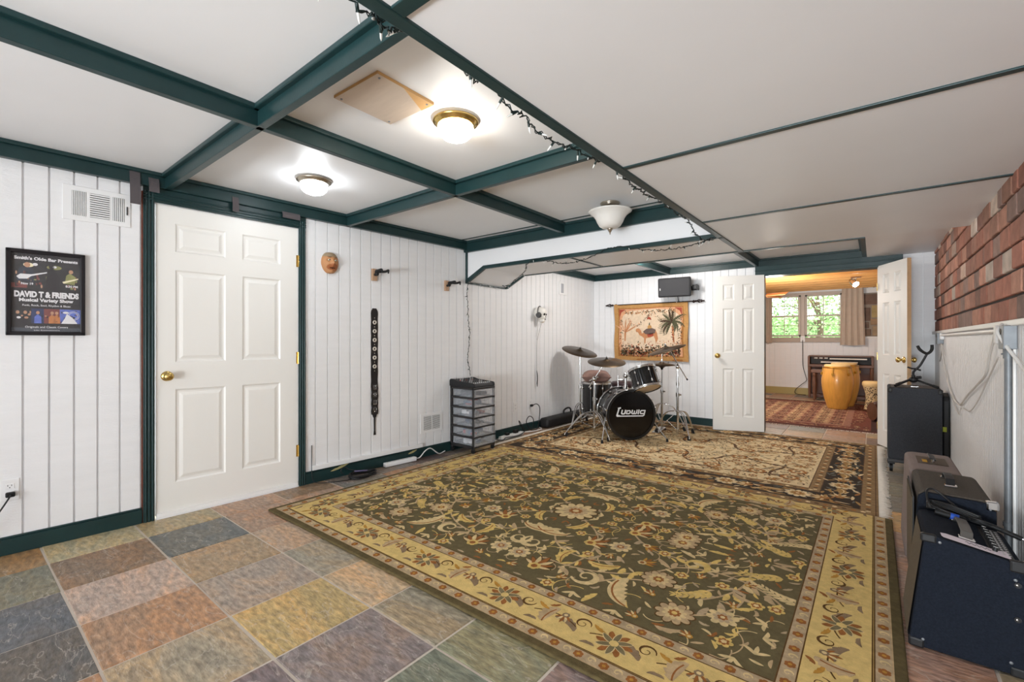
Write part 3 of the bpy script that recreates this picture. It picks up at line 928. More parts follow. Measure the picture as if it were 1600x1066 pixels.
# rug of the far room: red, panelled garden pattern
rd = wool('brick_red', (122, 76, 66)); rd2 = wool('dull_rose', (150, 112, 98)); nv = wool('dusk_brown', (78, 56, 54)); rtan = wool('warm_tan', (172, 138, 110))
RR = random.Random(11)
r3 = Rug(); KX, KY = 1.52, 1.5
r3.box((0, 0, 0.005), (2 * KX, 2 * KY, 0.010), rd, 0.003)
r3.frame(KX, KY, 0.02, 0.09, nv, z); r3.frame(KX, KY, 0.09, 0.3, rd, z); r3.frame(KX, KY, 0.3, 0.38, rd2, z)
r3.rect(-KX + 0.38, -KY + 0.38, KX - 0.38, KY - 0.38, rtan, z)
mo = Motifs(r3, [(1, 1, 0, 0)], None)
nx, ny = 13, 13; cw = 2 * (KX - 0.38) / nx; ch = 2 * (KY - 0.38) / ny
for i in range(nx):
    for j in range(ny):
        cx = -KX + 0.38 + (i + 0.5) * cw; cy = -KY + 0.38 + (j + 0.5) * ch
        r3.rect(cx - cw * 0.43, cy - ch * 0.43, cx + cw * 0.43, cy + ch * 0.43, (rd2, rtan, rd, beige)[(i * 3 + j * 2) % 4], z + 0.0003)
        for q in range(6):
            a = RR.uniform(0, 6.28)
            mo.leaf(cx + RR.uniform(-0.07, 0.07), cy + RR.uniform(-0.07, 0.07), a, 0.07, 0.012, 0.8, RR.choice([nv, rd, rtan, nv, beige]), z + 0.0006, 2)
        mo.flower(cx, cy, 0.05, 6, 0, [nv, rtan, rd], z + 0.0009)
for k in range(170):
    t = RR.uniform(-1, 1); sd = RR.choice([1, -1]); v = RR.uniform(0.1, 0.3)
    x, y = (t * (KX - 0.1), sd * (KY - v)) if RR.random() < 0.5 else (sd * (KX - v), t * (KY - 0.1))
    mo.flower(x, y, 0.035, 6, t, [RR.choice([rtan, nv, rd2]), rd, cream], z + 0.0006)
rug_far = put(r3.build('patterned_rug'), (-1.46, 8.56, 0.0012), rad(0.0))
tag(rug_far, 'red patterned rug on the floor of the far room', 'rug')
b = MB(); x = -KX; q = random.Random(4)
while x < KX:
    l = 0.05 * q.uniform(0.6, 1.1)
    b.tube([(x, -KY + 0.004, 0.004), (x + q.uniform(-0.01, 0.01), -KY - l, 0.003)], 0.004, frm, 4); x += 0.016
b.build('fringe', rug_far)
# ---------------------------------------------------------------- ceiling lamps and plywood hatch
opal_on = mat('opal_glass_lit_warm', (255, 246, 232), 0.3, emit=50.0)
opal_cool = mat('opal_glass_lit_cool', (244, 250, 255), 0.3, emit=38.0)
nickel = mat('brushed_nickel', (190, 180, 165), 0.28, 1.0)
def dome_lamp(label, x, y, glass, metal):
    t = thing('ceiling_lamp', label, 'lamp', (x, y, ZH), 0, 'dome ceiling lamps')
    k = 0.68; q = 0.76
    def S(p): return [(r * k, z_ * q) for r, z_ in p]
    m = MB()
    m.lathe(S([(0.0, -0.001), (0.135, -0.001), (0.152, -0.008), (0.156, -0.018), (0.146, -0.022), (0.138, -0.034), (0.128, -0.042), (0.119, -0.043)]), metal, 40)
    m.lathe(S([(0.156, -0.012), (0.16, -0.016), (0.156, -0.021)]), metal, 40)
    m.build('metal_ring', t)
    m = MB()
    m.lathe(S([(0.122, -0.041), (0.124, -0.06), (0.114, -0.09), (0.086, -0.115), (0.045, -0.129), (0.0, -0.133)]), glass, 36)
    m.build('glass_dome', t)
    return t
dome_lamp('lit ceiling lamp with brass ring and opal dome beside the plywood panel', -1.555, 1.525, opal_on, brass)
dome_lamp('lit ceiling lamp with silver ring and opal dome above the white door', -2.85, 1.515, opal_cool, nickel)
t = thing('hanging_bowl_lamp', 'unlit alabaster bowl lamp with silver finial before the header', 'lamp', (-1.57, 3.17, ZH))
m = MB(); m.lathe([(0, -0.001), (0.07, -0.001), (0.075, -0.008), (0.07, -0.016), (0.05, -0.022), (0.03, -0.026), (0.012, -0.03), (0.01, -0.21), (0, -0.21)], nickel, 32); m.lathe([(0.062, -0.014), (0.066, -0.019), (0.06, -0.023)], nickel, 32)
m.build('canopy', t)
alab = mat('alabaster_glass', (232, 228, 222), 0.35, var=0.05, vscale=8, emit=0.0)
m = MB(); pr = [(0.03, -0.198), (0.058, -0.193), (0.08, -0.178), (0.097, -0.15), (0.11, -0.12), (0.128, -0.095), (0.152, -0.076), (0.163, -0.069), (0.159, -0.065), (0.123, -0.09), (0.102, -0.12), (0.087, -0.15), (0.05, -0.184)]
m.lathe([(0.0, -0.199)] + pr, alab, 44); m.build('glass_bowl', t)
m = MB(); m.lathe([(0.0, -0.246), (0.004, -0.24), (0.005, -0.226), (0.011, -0.222), (0.013, -0.215), (0.02, -0.206), (0.024, -0.198), (0.0, -0.196)], nickel, 20); m.build('finial', t)

t = thing('plywood_panel', 'square plywood access panel screwed to the ceiling beside a lit lamp', 'panel', (-1.66, 1.2, ZH), rad(1.5))
ply = mat('plywood_painted', (196, 180, 164), 0.6, bump=0.1, bscale=30, stretch=(1, 6, 1), var=0.05, vscale=7)
plyr = mat('plywood_raw', (204, 160, 104), 0.65, var=0.12, vscale=12)
m = MB(); m.b2((-0.15, -0.148, -0.013), (0.15, 0.148, -0.001), plyr); m.b2((-0.149, -0.147, -0.0135), (0.149, 0.147, -0.0129), ply)
m.add([(0.15, 0.148, -0.0142), (0.15, -0.02, -0.0142), (0.07, 0.148, -0.0142)][::1], [[0, 1, 2]], plyr)
m.build('sheet', t)
for x in (-0.13, 0.13):
    for y in (-0.125, 0.125):
        m = MB(); m.cyl((x, y, -0.0165), (x, y, -0.012), 0.005, steel, n=10); m.build('screw', t)

# ---------------------------------------------------------------- things on the left wall
t = thing('framed_poster', 'black framed concert poster on the white planks by the left edge', 'poster', LA(0.368, 1.39), RZA)
bf = mat('black_frame', (26, 24, 28), 0.35)
FW, FH = 0.307, 0.462
m = MB()
for a, b_ in (((-FW / 2, -0.022, -FH / 2), (-FW / 2 + 0.02, 0, FH / 2)), ((FW / 2 - 0.02, -0.022, -FH / 2), (FW / 2, 0, FH / 2)), ((-FW / 2, -0.022, FH / 2 - 0.02), (FW / 2, 0, FH / 2)), ((-FW / 2, -0.022, -FH / 2), (FW / 2, 0, -FH / 2 + 0.02))):
    m.b2(a, b_, bf, 0.003)
m.build('frame', t)
pb = mat('poster_black', (24, 18, 24), 0.5); pd = mat('poster_dusk', (38, 35, 39), 0.5, var=0.75, vscale=45); pblue = mat('poster_navy', (40, 50, 90), 0.5, var=0.3, vscale=30)
pbl2 = mat('poster_blue', (92, 110, 190), 0.5, var=0.25, vscale=40); pwh = mat('poster_white', (226, 224, 226), 0.5); por = mat('poster_orange', (190, 120, 64), 0.5); pgr = mat('poster_olive', (140, 140, 84), 0.5, var=0.3, vscale=50); pred = mat('poster_red', (120, 58, 54), 0.5); pgl = mat('poster_glow', (236, 226, 190), 0.5); pskin = mat('poster_skin', (186, 140, 110), 0.5)
pm = MB()
iw, ih = FW - 0.04, FH - 0.04
pm.b2((-iw / 2, -0.006, -ih / 2), (iw / 2, -0.002, ih / 2), pb)
def pf(pts, mm, k=0): pm.add([(x, -0.0064 - 0.0002 * k, zz) for x, zz in pts], [list(range(len(pts)))], mm)
def pe(cx, cz, rx, rz_, mm, k=1, n=14): pf([(cx + rx * math.cos(2 * PI * i / n), cz + rz_ * math.sin(2 * PI * i / n)) for i in range(n)], mm, k)
def pr_(x0, z0, x1, z1, mm, k=0): pf([(x0, z0), (x1, z0), (x1, z1), (x0, z1)], mm, k)
pr_(-iw / 2, 0.02, iw / 2, 0.172, pd)
# stage with musicians: pedal-steel like white guitar at left, dark singer, guitarist in yellow light
pe(-0.07, 0.15, 0.02, 0.012, pgl, 1); pe(-0.045, 0.155, 0.01, 0.008, pwh, 2); pe(0.028, 0.145, 0.03, 0.012, pgr, 1); pe(0.03, 0.148, 0.008, 0.006, pwh, 2)
pf([(-0.115, 0.075), (-0.105, 0.13), (-0.075, 0.145), (-0.05, 0.125), (-0.05, 0.06), (-0.11, 0.06)], mat('poster_jacket', (44, 48, 62), 0.5), 1)
pf([(-0.115, 0.085), (-0.1, 0.1), (-0.06, 0.1), (0.0, 0.118), (0.0, 0.112), (-0.06, 0.09), (-0.075, 0.075), (-0.105, 0.072)], pwh, 2)
pe(-0.075, 0.15, 0.012, 0.014, pskin, 2)
pf([(-0.008, 0.02), (0.0, 0.12), (0.012, 0.14), (0.03, 0.135), (0.045, 0.1), (0.05, 0.02)], pb, 2); pe(0.018, 0.148, 0.011, 0.013, pb, 2)
pm_r = random.Random(5)
for i in range(60): pe(pm_r.uniform(-0.12, 0.125), pm_r.uniform(0.025, 0.11), pm_r.uniform(0.002, 0.007), pm_r.uniform(0.002, 0.01), pm_r.choice([pgr, pd, pskin, pb, pb, pred, pb, pd]), 1)
for i in range(30): pe(pm_r.uniform(-0.12, 0.12), pm_r.uniform(-0.16, -0.095), pm_r.uniform(0.002, 0.006), pm_r.uniform(0.002, 0.008), pm_r.choice([pb, pskin, pb, pred, pblue]), 1)
pf([(0.07, 0.06), (0.075, 0.105), (0.09, 0.12), (0.115, 0.1), (0.11, 0.055)], pgr, 2); pe(0.095, 0.128, 0.009, 0.011, pskin, 3); pf([(0.06, 0.07), (0.125, 0.095), (0.125, 0.088), (0.065, 0.06)], pgl, 3)
pr_(-iw / 2, 0.025, -0.075, 0.05, pred, 1)
# lower row of four pictures
zb = -0.165
pr_(-iw / 2, zb, -0.06, zb + 0.08, pd, 0); pr_(-0.06, zb, -0.012, zb + 0.08, pblue, 0); pr_(-0.012, zb, 0.05, zb + 0.08, pred, 0); pr_(0.05, zb, iw / 2, zb + 0.08, pbl2, 0)
for x, c in ((-0.11, pwh), (-0.082, pskin), (-0.035, pbl2), (0.02, por), (0.038, por)):
    pf([(x - 0.014, zb), (x - 0.013, zb + 0.035), (x, zb + 0.05), (x + 0.013, zb + 0.035), (x + 0.014, zb)], c if c in (pbl2, por) else pb, 1); pe(x, zb + 0.058, 0.007, 0.009, pskin, 2); pe(x + 0.004, zb + 0.03, 0.008, 0.006, c, 2)
pf([(0.055, zb), (0.07, zb + 0.03), (0.078, zb + 0.055), (0.1, zb + 0.035), (0.12, zb + 0.005), (0.12, zb)], pwh, 2); pe(0.074, zb + 0.062, 0.012, 0.006, pwh, 3)
for q in (0.03, 0.04): pm.torus((0.105, -0.0068, zb + 0.045), q * 0.6, 0.0012, pwh, 18, 4, Matrix.Rotation(PI / 2, 4, 'X'))
pr_(-iw / 2, -ih / 2, iw / 2, -ih / 2 + 0.022, mat('poster_grey', (64, 68, 76), 0.5), 0)
pm.build('print', t)
text([("Smith's Olde Bar Presents", 0, 0.178, 0.017, 0.246, 0.045), ("Nov 19", -0.075, 0.043, 0.012, 0.045, 0.03), ("8:30 PM", 0.098, 0.04, 0.012, 0.05, 0.03), ("DAVID T & FRIENDS", 0.002, -0.022, 0.031, 0.25, 0.06), ("Musical Variety Show", 0, -0.047, 0.018, 0.21, 0.045), ("Funk, Rock, Soul, Rhythm & Blues", 0, -0.072, 0.010, 0.185, 0.01), ("Originals and Classic Covers", 0, -0.19, 0.0105, 0.165, 0.01), ("Info: Entertainment", 0, -0.206, 0.006, 0.1, 0.0)], pwh, 'lettering', t, off=-0.0072)
m = MB(); m.b2((-iw / 2, -0.0096, -ih / 2), (iw / 2, -0.0086, ih / 2), mat('poster_glass', (255, 255, 255), 0.05, alpha=0.03, spec=0.5)); m.build('glazing', t)

# upper supply register: three louvre banks
t = thing('air_register', 'white three bank louvred air register high above the framed poster', 'vent', LA(0.576, 1.917), RZA)
m = MB()
W_, H_ = 0.296, 0.198
m.box((0, -0.003, 0), (W_, 0.006, H_), white_pl, 0.002)
m.build('plate', t)
m = MB()
def slots(x0, x1, z0, z1, n, vert):
    m.b2((x0, -0.0064, z0), (x1, -0.0058, z1), dark_gap)
    for k in range(n):
        if vert:
            a = x0 + (x1 - x0) * (k + 0.5) / n
            m.box((a, -0.008, (z0 + z1) / 2), ((x1 - x0) / n * 0.62, 0.003, z1 - z0), white_pl, rot=0.5)
        else:
            a = z0 + (z1 - z0) * (k + 0.5) / n
            m.box(((x0 + x1) / 2, -0.008, a), (x1 - x0, 0.003, (z1 - z0) / n * 0.62), white_pl, rot=Matrix.Rotation(0.5, 4, 'X'))
slots(-0.11, -0.05, -0.07, 0.07, 7, True); slots(-0.034, 0.052, -0.07, 0.07, 11, False); slots(0.066, 0.12, -0.07, 0.07, 6, True)
m.b2((0.13, -0.012, -0.025), (0.135, -0.006, 0.025), black_pl)
m.build('louvre', t)
t = thing('return_grille', 'white louvred return air grille low on the wall beside the drawer cart', 'vent', LA(3.03, 0.322), RZA)
m = MB(); m.box((0, -0.003, 0), (0.272, 0.006, 0.19), white_pl, 0.002); m.build('plate', t)
m = MB(); slots(-0.1, -0.006, -0.068, 0.068, 14, False); slots(0.006, 0.1, -0.068, 0.068, 14, False); m.build('louvre', t)

# strips of grey tape
tape_m = mat('grey_cloth_tape', (84, 78, 80), 0.75, bump=0.2, bscale=300)
for lb, s_, z0, z1, off, wd, tl in (('long grey tape strip hanging from the beam beside the air register', 0.738, 1.962, 2.165, 0.043, 0.05, 0.0),
                                ('grey tape patch at the top left corner of the door casing', 0.83, 2.055, 2.14, 0.044, 0.052, 0.0),
                                ('grey tape strip on the middle of the door head casing', 1.283, 2.03, 2.13, 0.044, 0.04, 0.0),
                                ('grey tape lump at the right end of the door head casing', 1.66, 2.055, 2.1, 0.044, 0.13, 0.0)):
    m = MB()
    n = 7; vs = []
    for i in range(n + 1):
        f = i / n; bulge = 0.006 * math.sin(PI * f)
        for sx in (-1, 1): vs.append((sx * wd / 2 + 0.004 * f, -bulge, (z1 - z0) * (0.5 - f)))
    for i in range(n + 1):
        f = i / n; bulge = 0.006 * math.sin(PI * f)
        for sx in (-1, 1): vs.append((sx * wd / 2 + 0.004 * f, -bulge + 0.0015, (z1 - z0) * (0.5 - f)))
    fs = []
    k = 2 * (n + 1)
    for i in range(n):
        fs += [[2 * i, 2 * i + 2, 2 * i + 3, 2 * i + 1], [k + 2 * i + 1, k + 2 * i + 3, k + 2 * i + 2, k + 2 * i], [2 * i, k + 2 * i, k + 2 * i + 2, 2 * i + 2], [2 * i + 1, 2 * i + 3, k + 2 * i + 3, k + 2 * i + 1]]
    m.add(vs, fs, tape_m)
    o = put(m.build('tape_strip'), LA(s_, (z0 + z1) / 2, off), RZA)
    tag(o, lb, 'tape', 'tape strips around the door head')

def outlet(label, loc, rz, cover=(0.07, 0.115), plug=True):
    t = thing('wall_outlet', label, 'outlet', loc, rz, 'wall outlets')
    m = MB(); m.box((0, -0.003, 0), (cover[0], 0.006, cover[1]), white_pl, 0.003); m.build('cover_plate', t)
    for z in (0.02, -0.02):
        m = MB(); m.box((0, -0.0065, z), (0.034, 0.003, 0.028), white_pl, 0.006)
        for x in (-0.007, 0.007): m.b2((x - 0.0012, -0.0085, z), (x + 0.0012, -0.0078, z + 0.008), dark_gap)
        m.cyl((0, -0.0085, z - 0.007), (0, -0.0078, z - 0.007), 0.0025, dark_gap, n=8)
        m.build('socket', t)
    return t
outlet('white outlet with a black plug low on the planks at the left edge', LA(0.23, 0.34), RZA)
outlet('white outlet behind the drawer cart on the rear stretch of wall', LB(4.348, 0.325), RZB)
outlet('white outlet with a plugged black cord above the cable tangle', LB(4.66, 0.33), RZB)
def cord(name, label, pts, r, m, cat='cable', group=None, plug=None, res=6):
    b = MB(); b.tube(pts, r, m, 8, res)
    if plug is None:
        return tag(b.build(name), label, cat, group)
    t = thing(name, label, cat, (0, 0, 0), 0, group)
    b.build('cord', t)
    for f in plug: f(t)
    return t
cab_b = mat('black_cable', (20, 20, 21), 0.45); cab_w = mat('white_cable', (225, 223, 220), 0.45); cab_g = mat('grey_cable', (150, 146, 142), 0.5)
def plugbox(c, d, rz, mm=None):
    def f(t):
        b = MB(); b.box(c, d, mm or black_rub, 0.006, rot=rz); b.build('plug', t)
    return f
pA = LA(0.232, 0.318, 0.02)
cord('power_cable', 'black power cord plugged into the outlet at the left edge', [LA(0.232, 0.318, 0.035), LA(0.225, 0.305, 0.055), LA(0.19, 0.24, 0.06), LA(0.14, 0.15, 0.05), LA(0.08, 0.05, 0.05), LA(0.0, 0.008, 0.07), LA(-0.3, 0.008, 0.12)], 0.004, cab_b, plug=[plugbox(pA, (0.022, 0.036, 0.026), RZA - PI / 2)])

# carved face mask
t = thing('face_mask', 'brown carved face mask hanging high on the planks beside the door', 'mask', LA(1.985, 1.765), RZA)
tanm = mat('mask_skin', (176, 130, 92), 0.6, attr=True, bump=0.2, bscale=60)
def gauss(x, z, cx, cz, sx, sz): return math.exp(-((x - cx) / sx) ** 2 - ((z - cz) / sz) ** 2)
m = MB(); N1, N2 = 28, 34; grid = {}
vs = []; cols = []
for j in range(N2 + 1):
    for i in range(N1 + 1):
        u = i / N1 * 2 - 1; v = j / N2 * 2 - 1
        th = u * PI / 2
        wz = math.sqrt(max(0, 1 - v * v))
        wid = 0.072 * (wz ** 0.8) * (1.0 if v > -0.1 else 1.0 - 0.12 * (-v - 0.1))
        x = math.sin(th) * wid; zz = v * 0.088
        d = math.cos(th) * 0.055 * wz ** 0.7
        d += 0.026 * gauss(x, zz, 0, -0.012, 0.013, 0.022) + 0.012 * gauss(x, zz, 0, 0.012, 0.009, 0.02)
        for sx in (-1, 1):
            d += 0.009 * gauss(x, zz, sx * 0.028, 0.036, 0.02, 0.008) - 0.012 * gauss(x, zz, sx * 0.028, 0.018, 0.013, 0.008) + 0.009 * gauss(x, zz, sx * 0.034, -0.012, 0.016, 0.014)
        d += -0.012 * gauss(x, zz, 0, -0.047, 0.026, 0.006) + 0.006 * gauss(x, zz, 0, -0.06, 0.018, 0.006) + 0.008 * gauss(x, zz, 0, -0.075, 0.02, 0.012)
        vs.append((x, -d, zz))
        c = (184, 132, 88)
        if zz > 0.045: c = (150, 130, 104)
        if gauss(x, zz, 0, -0.04, 0.05, 0.03) > 0.45: c = (160, 96, 56)
        if gauss(x, zz, 0, -0.047, 0.024, 0.005) > 0.4: c = (64, 34, 26)
        for sx in (-1, 1):
            if gauss(x, zz, sx * 0.028, 0.018, 0.011, 0.006) > 0.45: c = (52, 36, 30)
            if gauss(x, zz, sx * 0.028, 0.04, 0.022, 0.006) > 0.5: c = (120, 84, 58)
        cols.append(lin(c))
for j in range(N2):
    for i in range(N1):
        a = j * (N1 + 1) + i
        m.add([vs[a], vs[a + 1], vs[a + N1 + 2], vs[a + N1 + 1]], [[0, 1, 2, 3]], tanm, True, cols[a])
o = m.build('face', t)
b = bmesh.new(); b.from_mesh(o.data); bmesh.ops.remove_doubles(b, verts=b.verts, dist=1e-5); b.to_mesh(o.data); b.free()
m = MB()
for sx in (-1, 1): m = MB(); m.sphere((sx * 0.028, -0.051, 0.018), (0.012, 0.006, 0.0075), mat('mask_eye', (225, 215, 190), 0.4), 10, 6); m.sphere((sx * 0.028, -0.0566, 0.018), (0.005, 0.002, 0.005), black_pl, 8, 6); m.build('eye', t)
pass

# guitar hangers
wood_p = mat('pale_wood', (188, 152, 122), 0.55, bump=0.1, bscale=50, stretch=(6, 6, 1), var=0.12, vscale=10)
def hanger(label, s_, z_):
    t = thing('guitar_hanger', label, 'hanger', LA(s_, z_), RZA, 'guitar hangers on the plank wall')
    m = MB(); m.box((0, -0.01, 0), (0.05, 0.02, 0.105), wood_p, 0.003); m.build('wood_block', t)
    m = MB(); m.cyl((0, -0.02, 0.0), (0, -0.05, 0.005), 0.012, black_pl); m.sphere((0, -0.052, 0.006), (0.018, 0.018, 0.02), black_pl, 14, 8); m.box((0, -0.07, 0.022), (0.05, 0.035, 0.022), black_pl, 0.006); m.build('bracket', t)
    for sx in (-1, 1):
        m = MB(); m.tube([(sx * 0.02, -0.075, 0.022), (sx * 0.036, -0.1, 0.022), (sx * 0.038, -0.14, 0.022), (sx * 0.034, -0.175, 0.026), (sx * 0.03, -0.182, 0.012), (sx * 0.03, -0.182, -0.002)], [0.009, 0.011, 0.011, 0.01, 0.008, 0.007], black_rub, 10, 4); m.build('arm', t)
    return t
hanger('black yoke guitar hanger on a wood block between mask and header, nearer the door', 2.39, 1.712)
hanger('black yoke guitar hanger on a wood block right beside the corner post', 3.215, 1.69)

# studded guitar strap
t = thing('guitar_strap', 'long black leather strap with metal eyelets hanging on the plank wall', 'strap', LA(2.395, 1.416), RZA)
lea = mat('black_leather', (30, 26, 26), 0.55, bump=0.15, bscale=120)
n = 30; L_ = [(-0.033 * (1 + 0.06 * math.sin(i * 1.1)) * (1 if i > 1 else (0.55, 0.9)[i]), -0.7 * i / n) for i in range(n + 1)]
Rr = [(-x, zz) for x, zz in L_]
m = MB(); m.prism(L_ + Rr[::-1], -0.005, -0.001, lea); m.build('band', t)
m = MB()
for k in range(4):
    zz = -0.67 - k * 0.066
    m.prism([(-0.029, zz), (0.029, zz), (0.034, zz - 0.04), (0.03, zz - 0.07), (-0.03, zz - 0.07), (-0.034, zz - 0.04)], -0.011 - 0.002 * (k % 2), -0.003, lea, 0.0015)
m.prism([(-0.024, -0.93), (0.024, -0.93), (0.012, -0.965), (-0.012, -0.965)], -0.01, -0.003, lea)
m.prism([(-0.008, -0.955), (0.008, -0.955), (0.006, -1.08), (0.011, -1.12), (-0.011, -1.12), (-0.006, -1.08)], -0.009, -0.004, lea)
m.build('buckled_tail', t)
eyem = mat('eyelet_metal', (214, 206, 194), 0.35, 0.3)
for k in range(6):
    m = MB(); m.torus((0, -0.0065, -0.124 - k * 0.078), 0.0135, 0.0062, eyem, 20, 6, Matrix.Rotation(PI / 2, 4, 'X')); m.build('eyelet', t)
m = MB()
for k in range(7): m = MB(); m.sphere((0, -0.006, -0.085 - k * 0.078), (0.004, 0.002, 0.004), eyem, 8, 5); m.build('stud', t)
for k in range(4):
    m = MB(); zz = -0.68 - k * 0.066
    m.tube([(-0.014, -0.0145, zz), (0.014, -0.0145, zz), (0.014, -0.0145, zz - 0.036), (-0.014, -0.0145, zz - 0.036)], 0.0014, chrome, 6, closed=True); m.cyl((0, -0.015, zz), (0, -0.015, zz - 0.032), 0.0012, chrome, n=6); m.build('buckle', t)

# two chips in the green baseboard paint
chip = mat('chipped_paint_wood', (170, 160, 112), 0.8)
for s_, z_, ln in ((1.99, 0.062, 0.17), (2.75, 0.062, 0.1)):
    m = MB(); q, _ = leaf_pts(s_, z_, 0.12, ln, 0.011, 0.25, 3); m.prism(q, -0.0152, -0.0138, chip); m.build('paint_chip', bbl)
# white cable raceway, thin cable, coil, power strip
m = MB(); m.box((0, -0.012, 0), (1.08, 0.024, 0.036), white_pl, 0.004)
o = put(m.build('cable_raceway'), LA(2.372, 0.118), RZA); tag(o, 'long white cable raceway lying along the top of the baseboard', 'raceway')
cord('thin_cable', 'thin black cable running up the planks beside the door casing', [LA(1.835, 0.3, 0.006), LA(1.832, 0.15, 0.012), LA(1.828, 0.06, 0.03), LA(1.85, 0.01, 0.05), LA(1.95, 0.006, 0.12), LA(2.06, 0.006, 0.16), LA(2.15, 0.006, 0.15)], 0.003, cab_b)
pts = []
for k in range(7 * 14 + 1):
    a = 2 * PI * k / 14; rr = 0.098 + 0.016 * math.sin(k * 0.45) + 0.006 * math.sin(k * 1.7)
    pts.append(LA(2.2 + rr * 1.15 * math.cos(a), 0.008 + 0.004 * (k // 14) + 0.004 * math.sin(k * 0.9), 0.13 + rr * 0.72 * math.sin(a)))
t = thing('coiled_cable', 'black cable coiled on the slate tiles at the baseboard', 'cable')
m = MB(); m.tube(pts, 0.0042, cab_b, 7, 2); m.build('coil', t)
m = MB(); m.tube([LA(2.07, 0.03, 0.07), LA(2.05, 0.06, 0.06), LA(2.08, 0.085, 0.06), LA(2.12, 0.06, 0.07), LA(2.18, 0.045, 0.1), LA(2.24, 0.04, 0.14)], 0.0042, cab_b, 7, 5)
m.build('loose_end', t)
m = MB(); m.tube([LA(2.15, 0.045, 0.1), LA(2.24, 0.042, 0.15)], 0.006, mat('violet_grip', (96, 88, 120), 0.5), 8); m.build('cable_tie', t)
t = thing('power_strip', 'white power strip lying on the tiles along the baseboard', 'power strip', LA(2.63, 0.0, 0.055), RZA - rad(1.5))
m = MB(); m.box((0, 0, 0.021), (0.33, 0.046, 0.036), white_pl, 0.006)
for k in range(6):
    x = -0.11 + k * 0.045
    for q in (-0.006, 0.006): m.b2((x + q - 0.001, -0.005, 0.0385), (x + q + 0.001, 0.005, 0.0393), dark_gap)
m.build('body', t)
m = MB(); m.b2((-0.145, -0.008, 0.038), (-0.128, 0.008, 0.043), mat('switch_grey', (190, 190, 188), 0.4)); m.build('switch', t)
m = MB(); m.tube([(0.165, 0, 0.02), (0.21, -0.005, 0.022), (0.27, -0.01, 0.075), (0.34, 0.0, 0.085), (0.42, 0.01, 0.03), (0.47, 0.02, 0.008), (0.54, 0.03, 0.02)], 0.0055, cab_w, 8, 6); m.build('cord', t)
# ---------------------------------------------------------------- drawer cart and mixer
clear_pl = mat('clear_plastic', (206, 210, 216), 0.2, alpha=0.2, spec=0.5)
char_pl = mat('charcoal_plastic', (44, 42, 42), 0.45)
t = thing('drawer_cart', 'black rolling cart of six clear plastic drawers against the planks', 'cart', (-3.235, 3.415, 0.0135), PI / 2)
w2, d2 = 0.16, 0.165
m = MB()
for sx in (-1, 1):
    for y in (-d2 + 0.012, d2 - 0.012):
        m.box((sx * (w2 - 0.011), y, 0.345), (0.022, 0.024, 0.61), char_pl, 0.004)
for k in range(7):
    z_ = 0.062 + k * 0.0965
    h_ = 0.022 if k in (0, 6) else 0.016
    m.box((0, -d2 + 0.008, z_), (2 * w2, 0.022, h_), char_pl, 0.005)
    m.box((0, d2 - 0.008, z_), (2 * w2, 0.016, h_), char_pl, 0.003)
    for sx in (-1, 1): m.box((sx * (w2 - 0.007), 0, z_), (0.014, 2 * d2, h_ + 0.004), char_pl, 0.003)
m.box((0, 0, 0.648), (2 * w2, 2 * d2, 0.012), char_pl, 0.004)
m.build('frame', t)
cont = [mat('content_%s' % nme, c, 0.6) for nme, c in (('grey', (130, 132, 140)), ('navy', (66, 80, 110)), ('red', (170, 96, 96)), ('white', (236, 236, 238)), ('dark', (58, 58, 64)), ('blue', (96, 116, 140)))]
RR = random.Random(9)
for k in range(6):
    z0 = 0.074 + k * 0.0965
    m = MB()
    x0, x1, y0, y1 = -w2 + 0.024, w2 - 0.024, -d2 - 0.006, d2 - 0.022
    for a, b_ in (((x0, y0, z0), (x1, y1, z0 + 0.004)), ((x0, y0, z0), (x0 + 0.004, y1, z0 + 0.072)), ((x1 - 0.004, y0, z0), (x1, y1, z0 + 0.072)), ((x0, y1 - 0.004, z0), (x1, y1, z0 + 0.072)), ((-w2 + 0.002, y0 - 0.004, z0 - 0.002), (w2 - 0.002, y0, z0 + 0.074))):
        m.b2(a, b_, clear_pl)
    o = m.build('drawer', t)
    m = MB(); m.box((0, y0 - 0.012, z0 + 0.06), (0.075, 0.016, 0.012), clear_pl, 0.004); m.b2((-0.052, y0 - 0.006, z0 + 0.006), (-0.048, y0 - 0.003, z0 + 0.07), clear_pl); m.b2((0.048, y0 - 0.006, z0 + 0.006), (0.052, y0 - 0.003, z0 + 0.07), clear_pl); m.build('pull', o)
    m = MB()
    for q in range(6):
        h = RR.uniform(0.02, 0.055)
        m.box((RR.uniform(-0.085, 0.085), RR.uniform(-0.1, 0.09), z0 + 0.005 + h / 2), (RR.uniform(0.04, 0.1), RR.uniform(0.05, 0.12), h), cont[(k * 2 + q * 3) % 6] if q else cont[(0, 1, 2, 3, 0, 5)[5 - k]], 0.01, rot=RR.uniform(-0.5, 0.5))
    tag(m.build('contents', o), None, None, None, 'stuff')
for sx in (-1, 1):
    for y in (-d2 + 0.02, d2 - 0.02):
        m = MB(); zz = 0.0 if y < 0 else -0.0125
        m.cyl((sx * (w2 - 0.015) - 0.009, y, 0.023 + zz), (sx * (w2 - 0.015) + 0.009, y, 0.023 + zz), 0.022, black_rub, n=16); m.cyl((sx * (w2 - 0.015), y, 0.03 + zz), (sx * (w2 - 0.015), y, 0.054), 0.009, char_pl, n=8); m.box((sx * (w2 - 0.015), y, 0.044), (0.028, 0.03, 0.012), char_pl, 0.003); m.build('caster', t)
t = thing('mixing_desk', 'black compact mixing desk with rows of knobs on top of the drawer cart', 'mixer', (-3.24, 3.415, 0.6675), PI / 2)
m = MB()
m.T = Matrix.Rotation(PI / 2, 4, 'Z')   # prism outline runs front to back
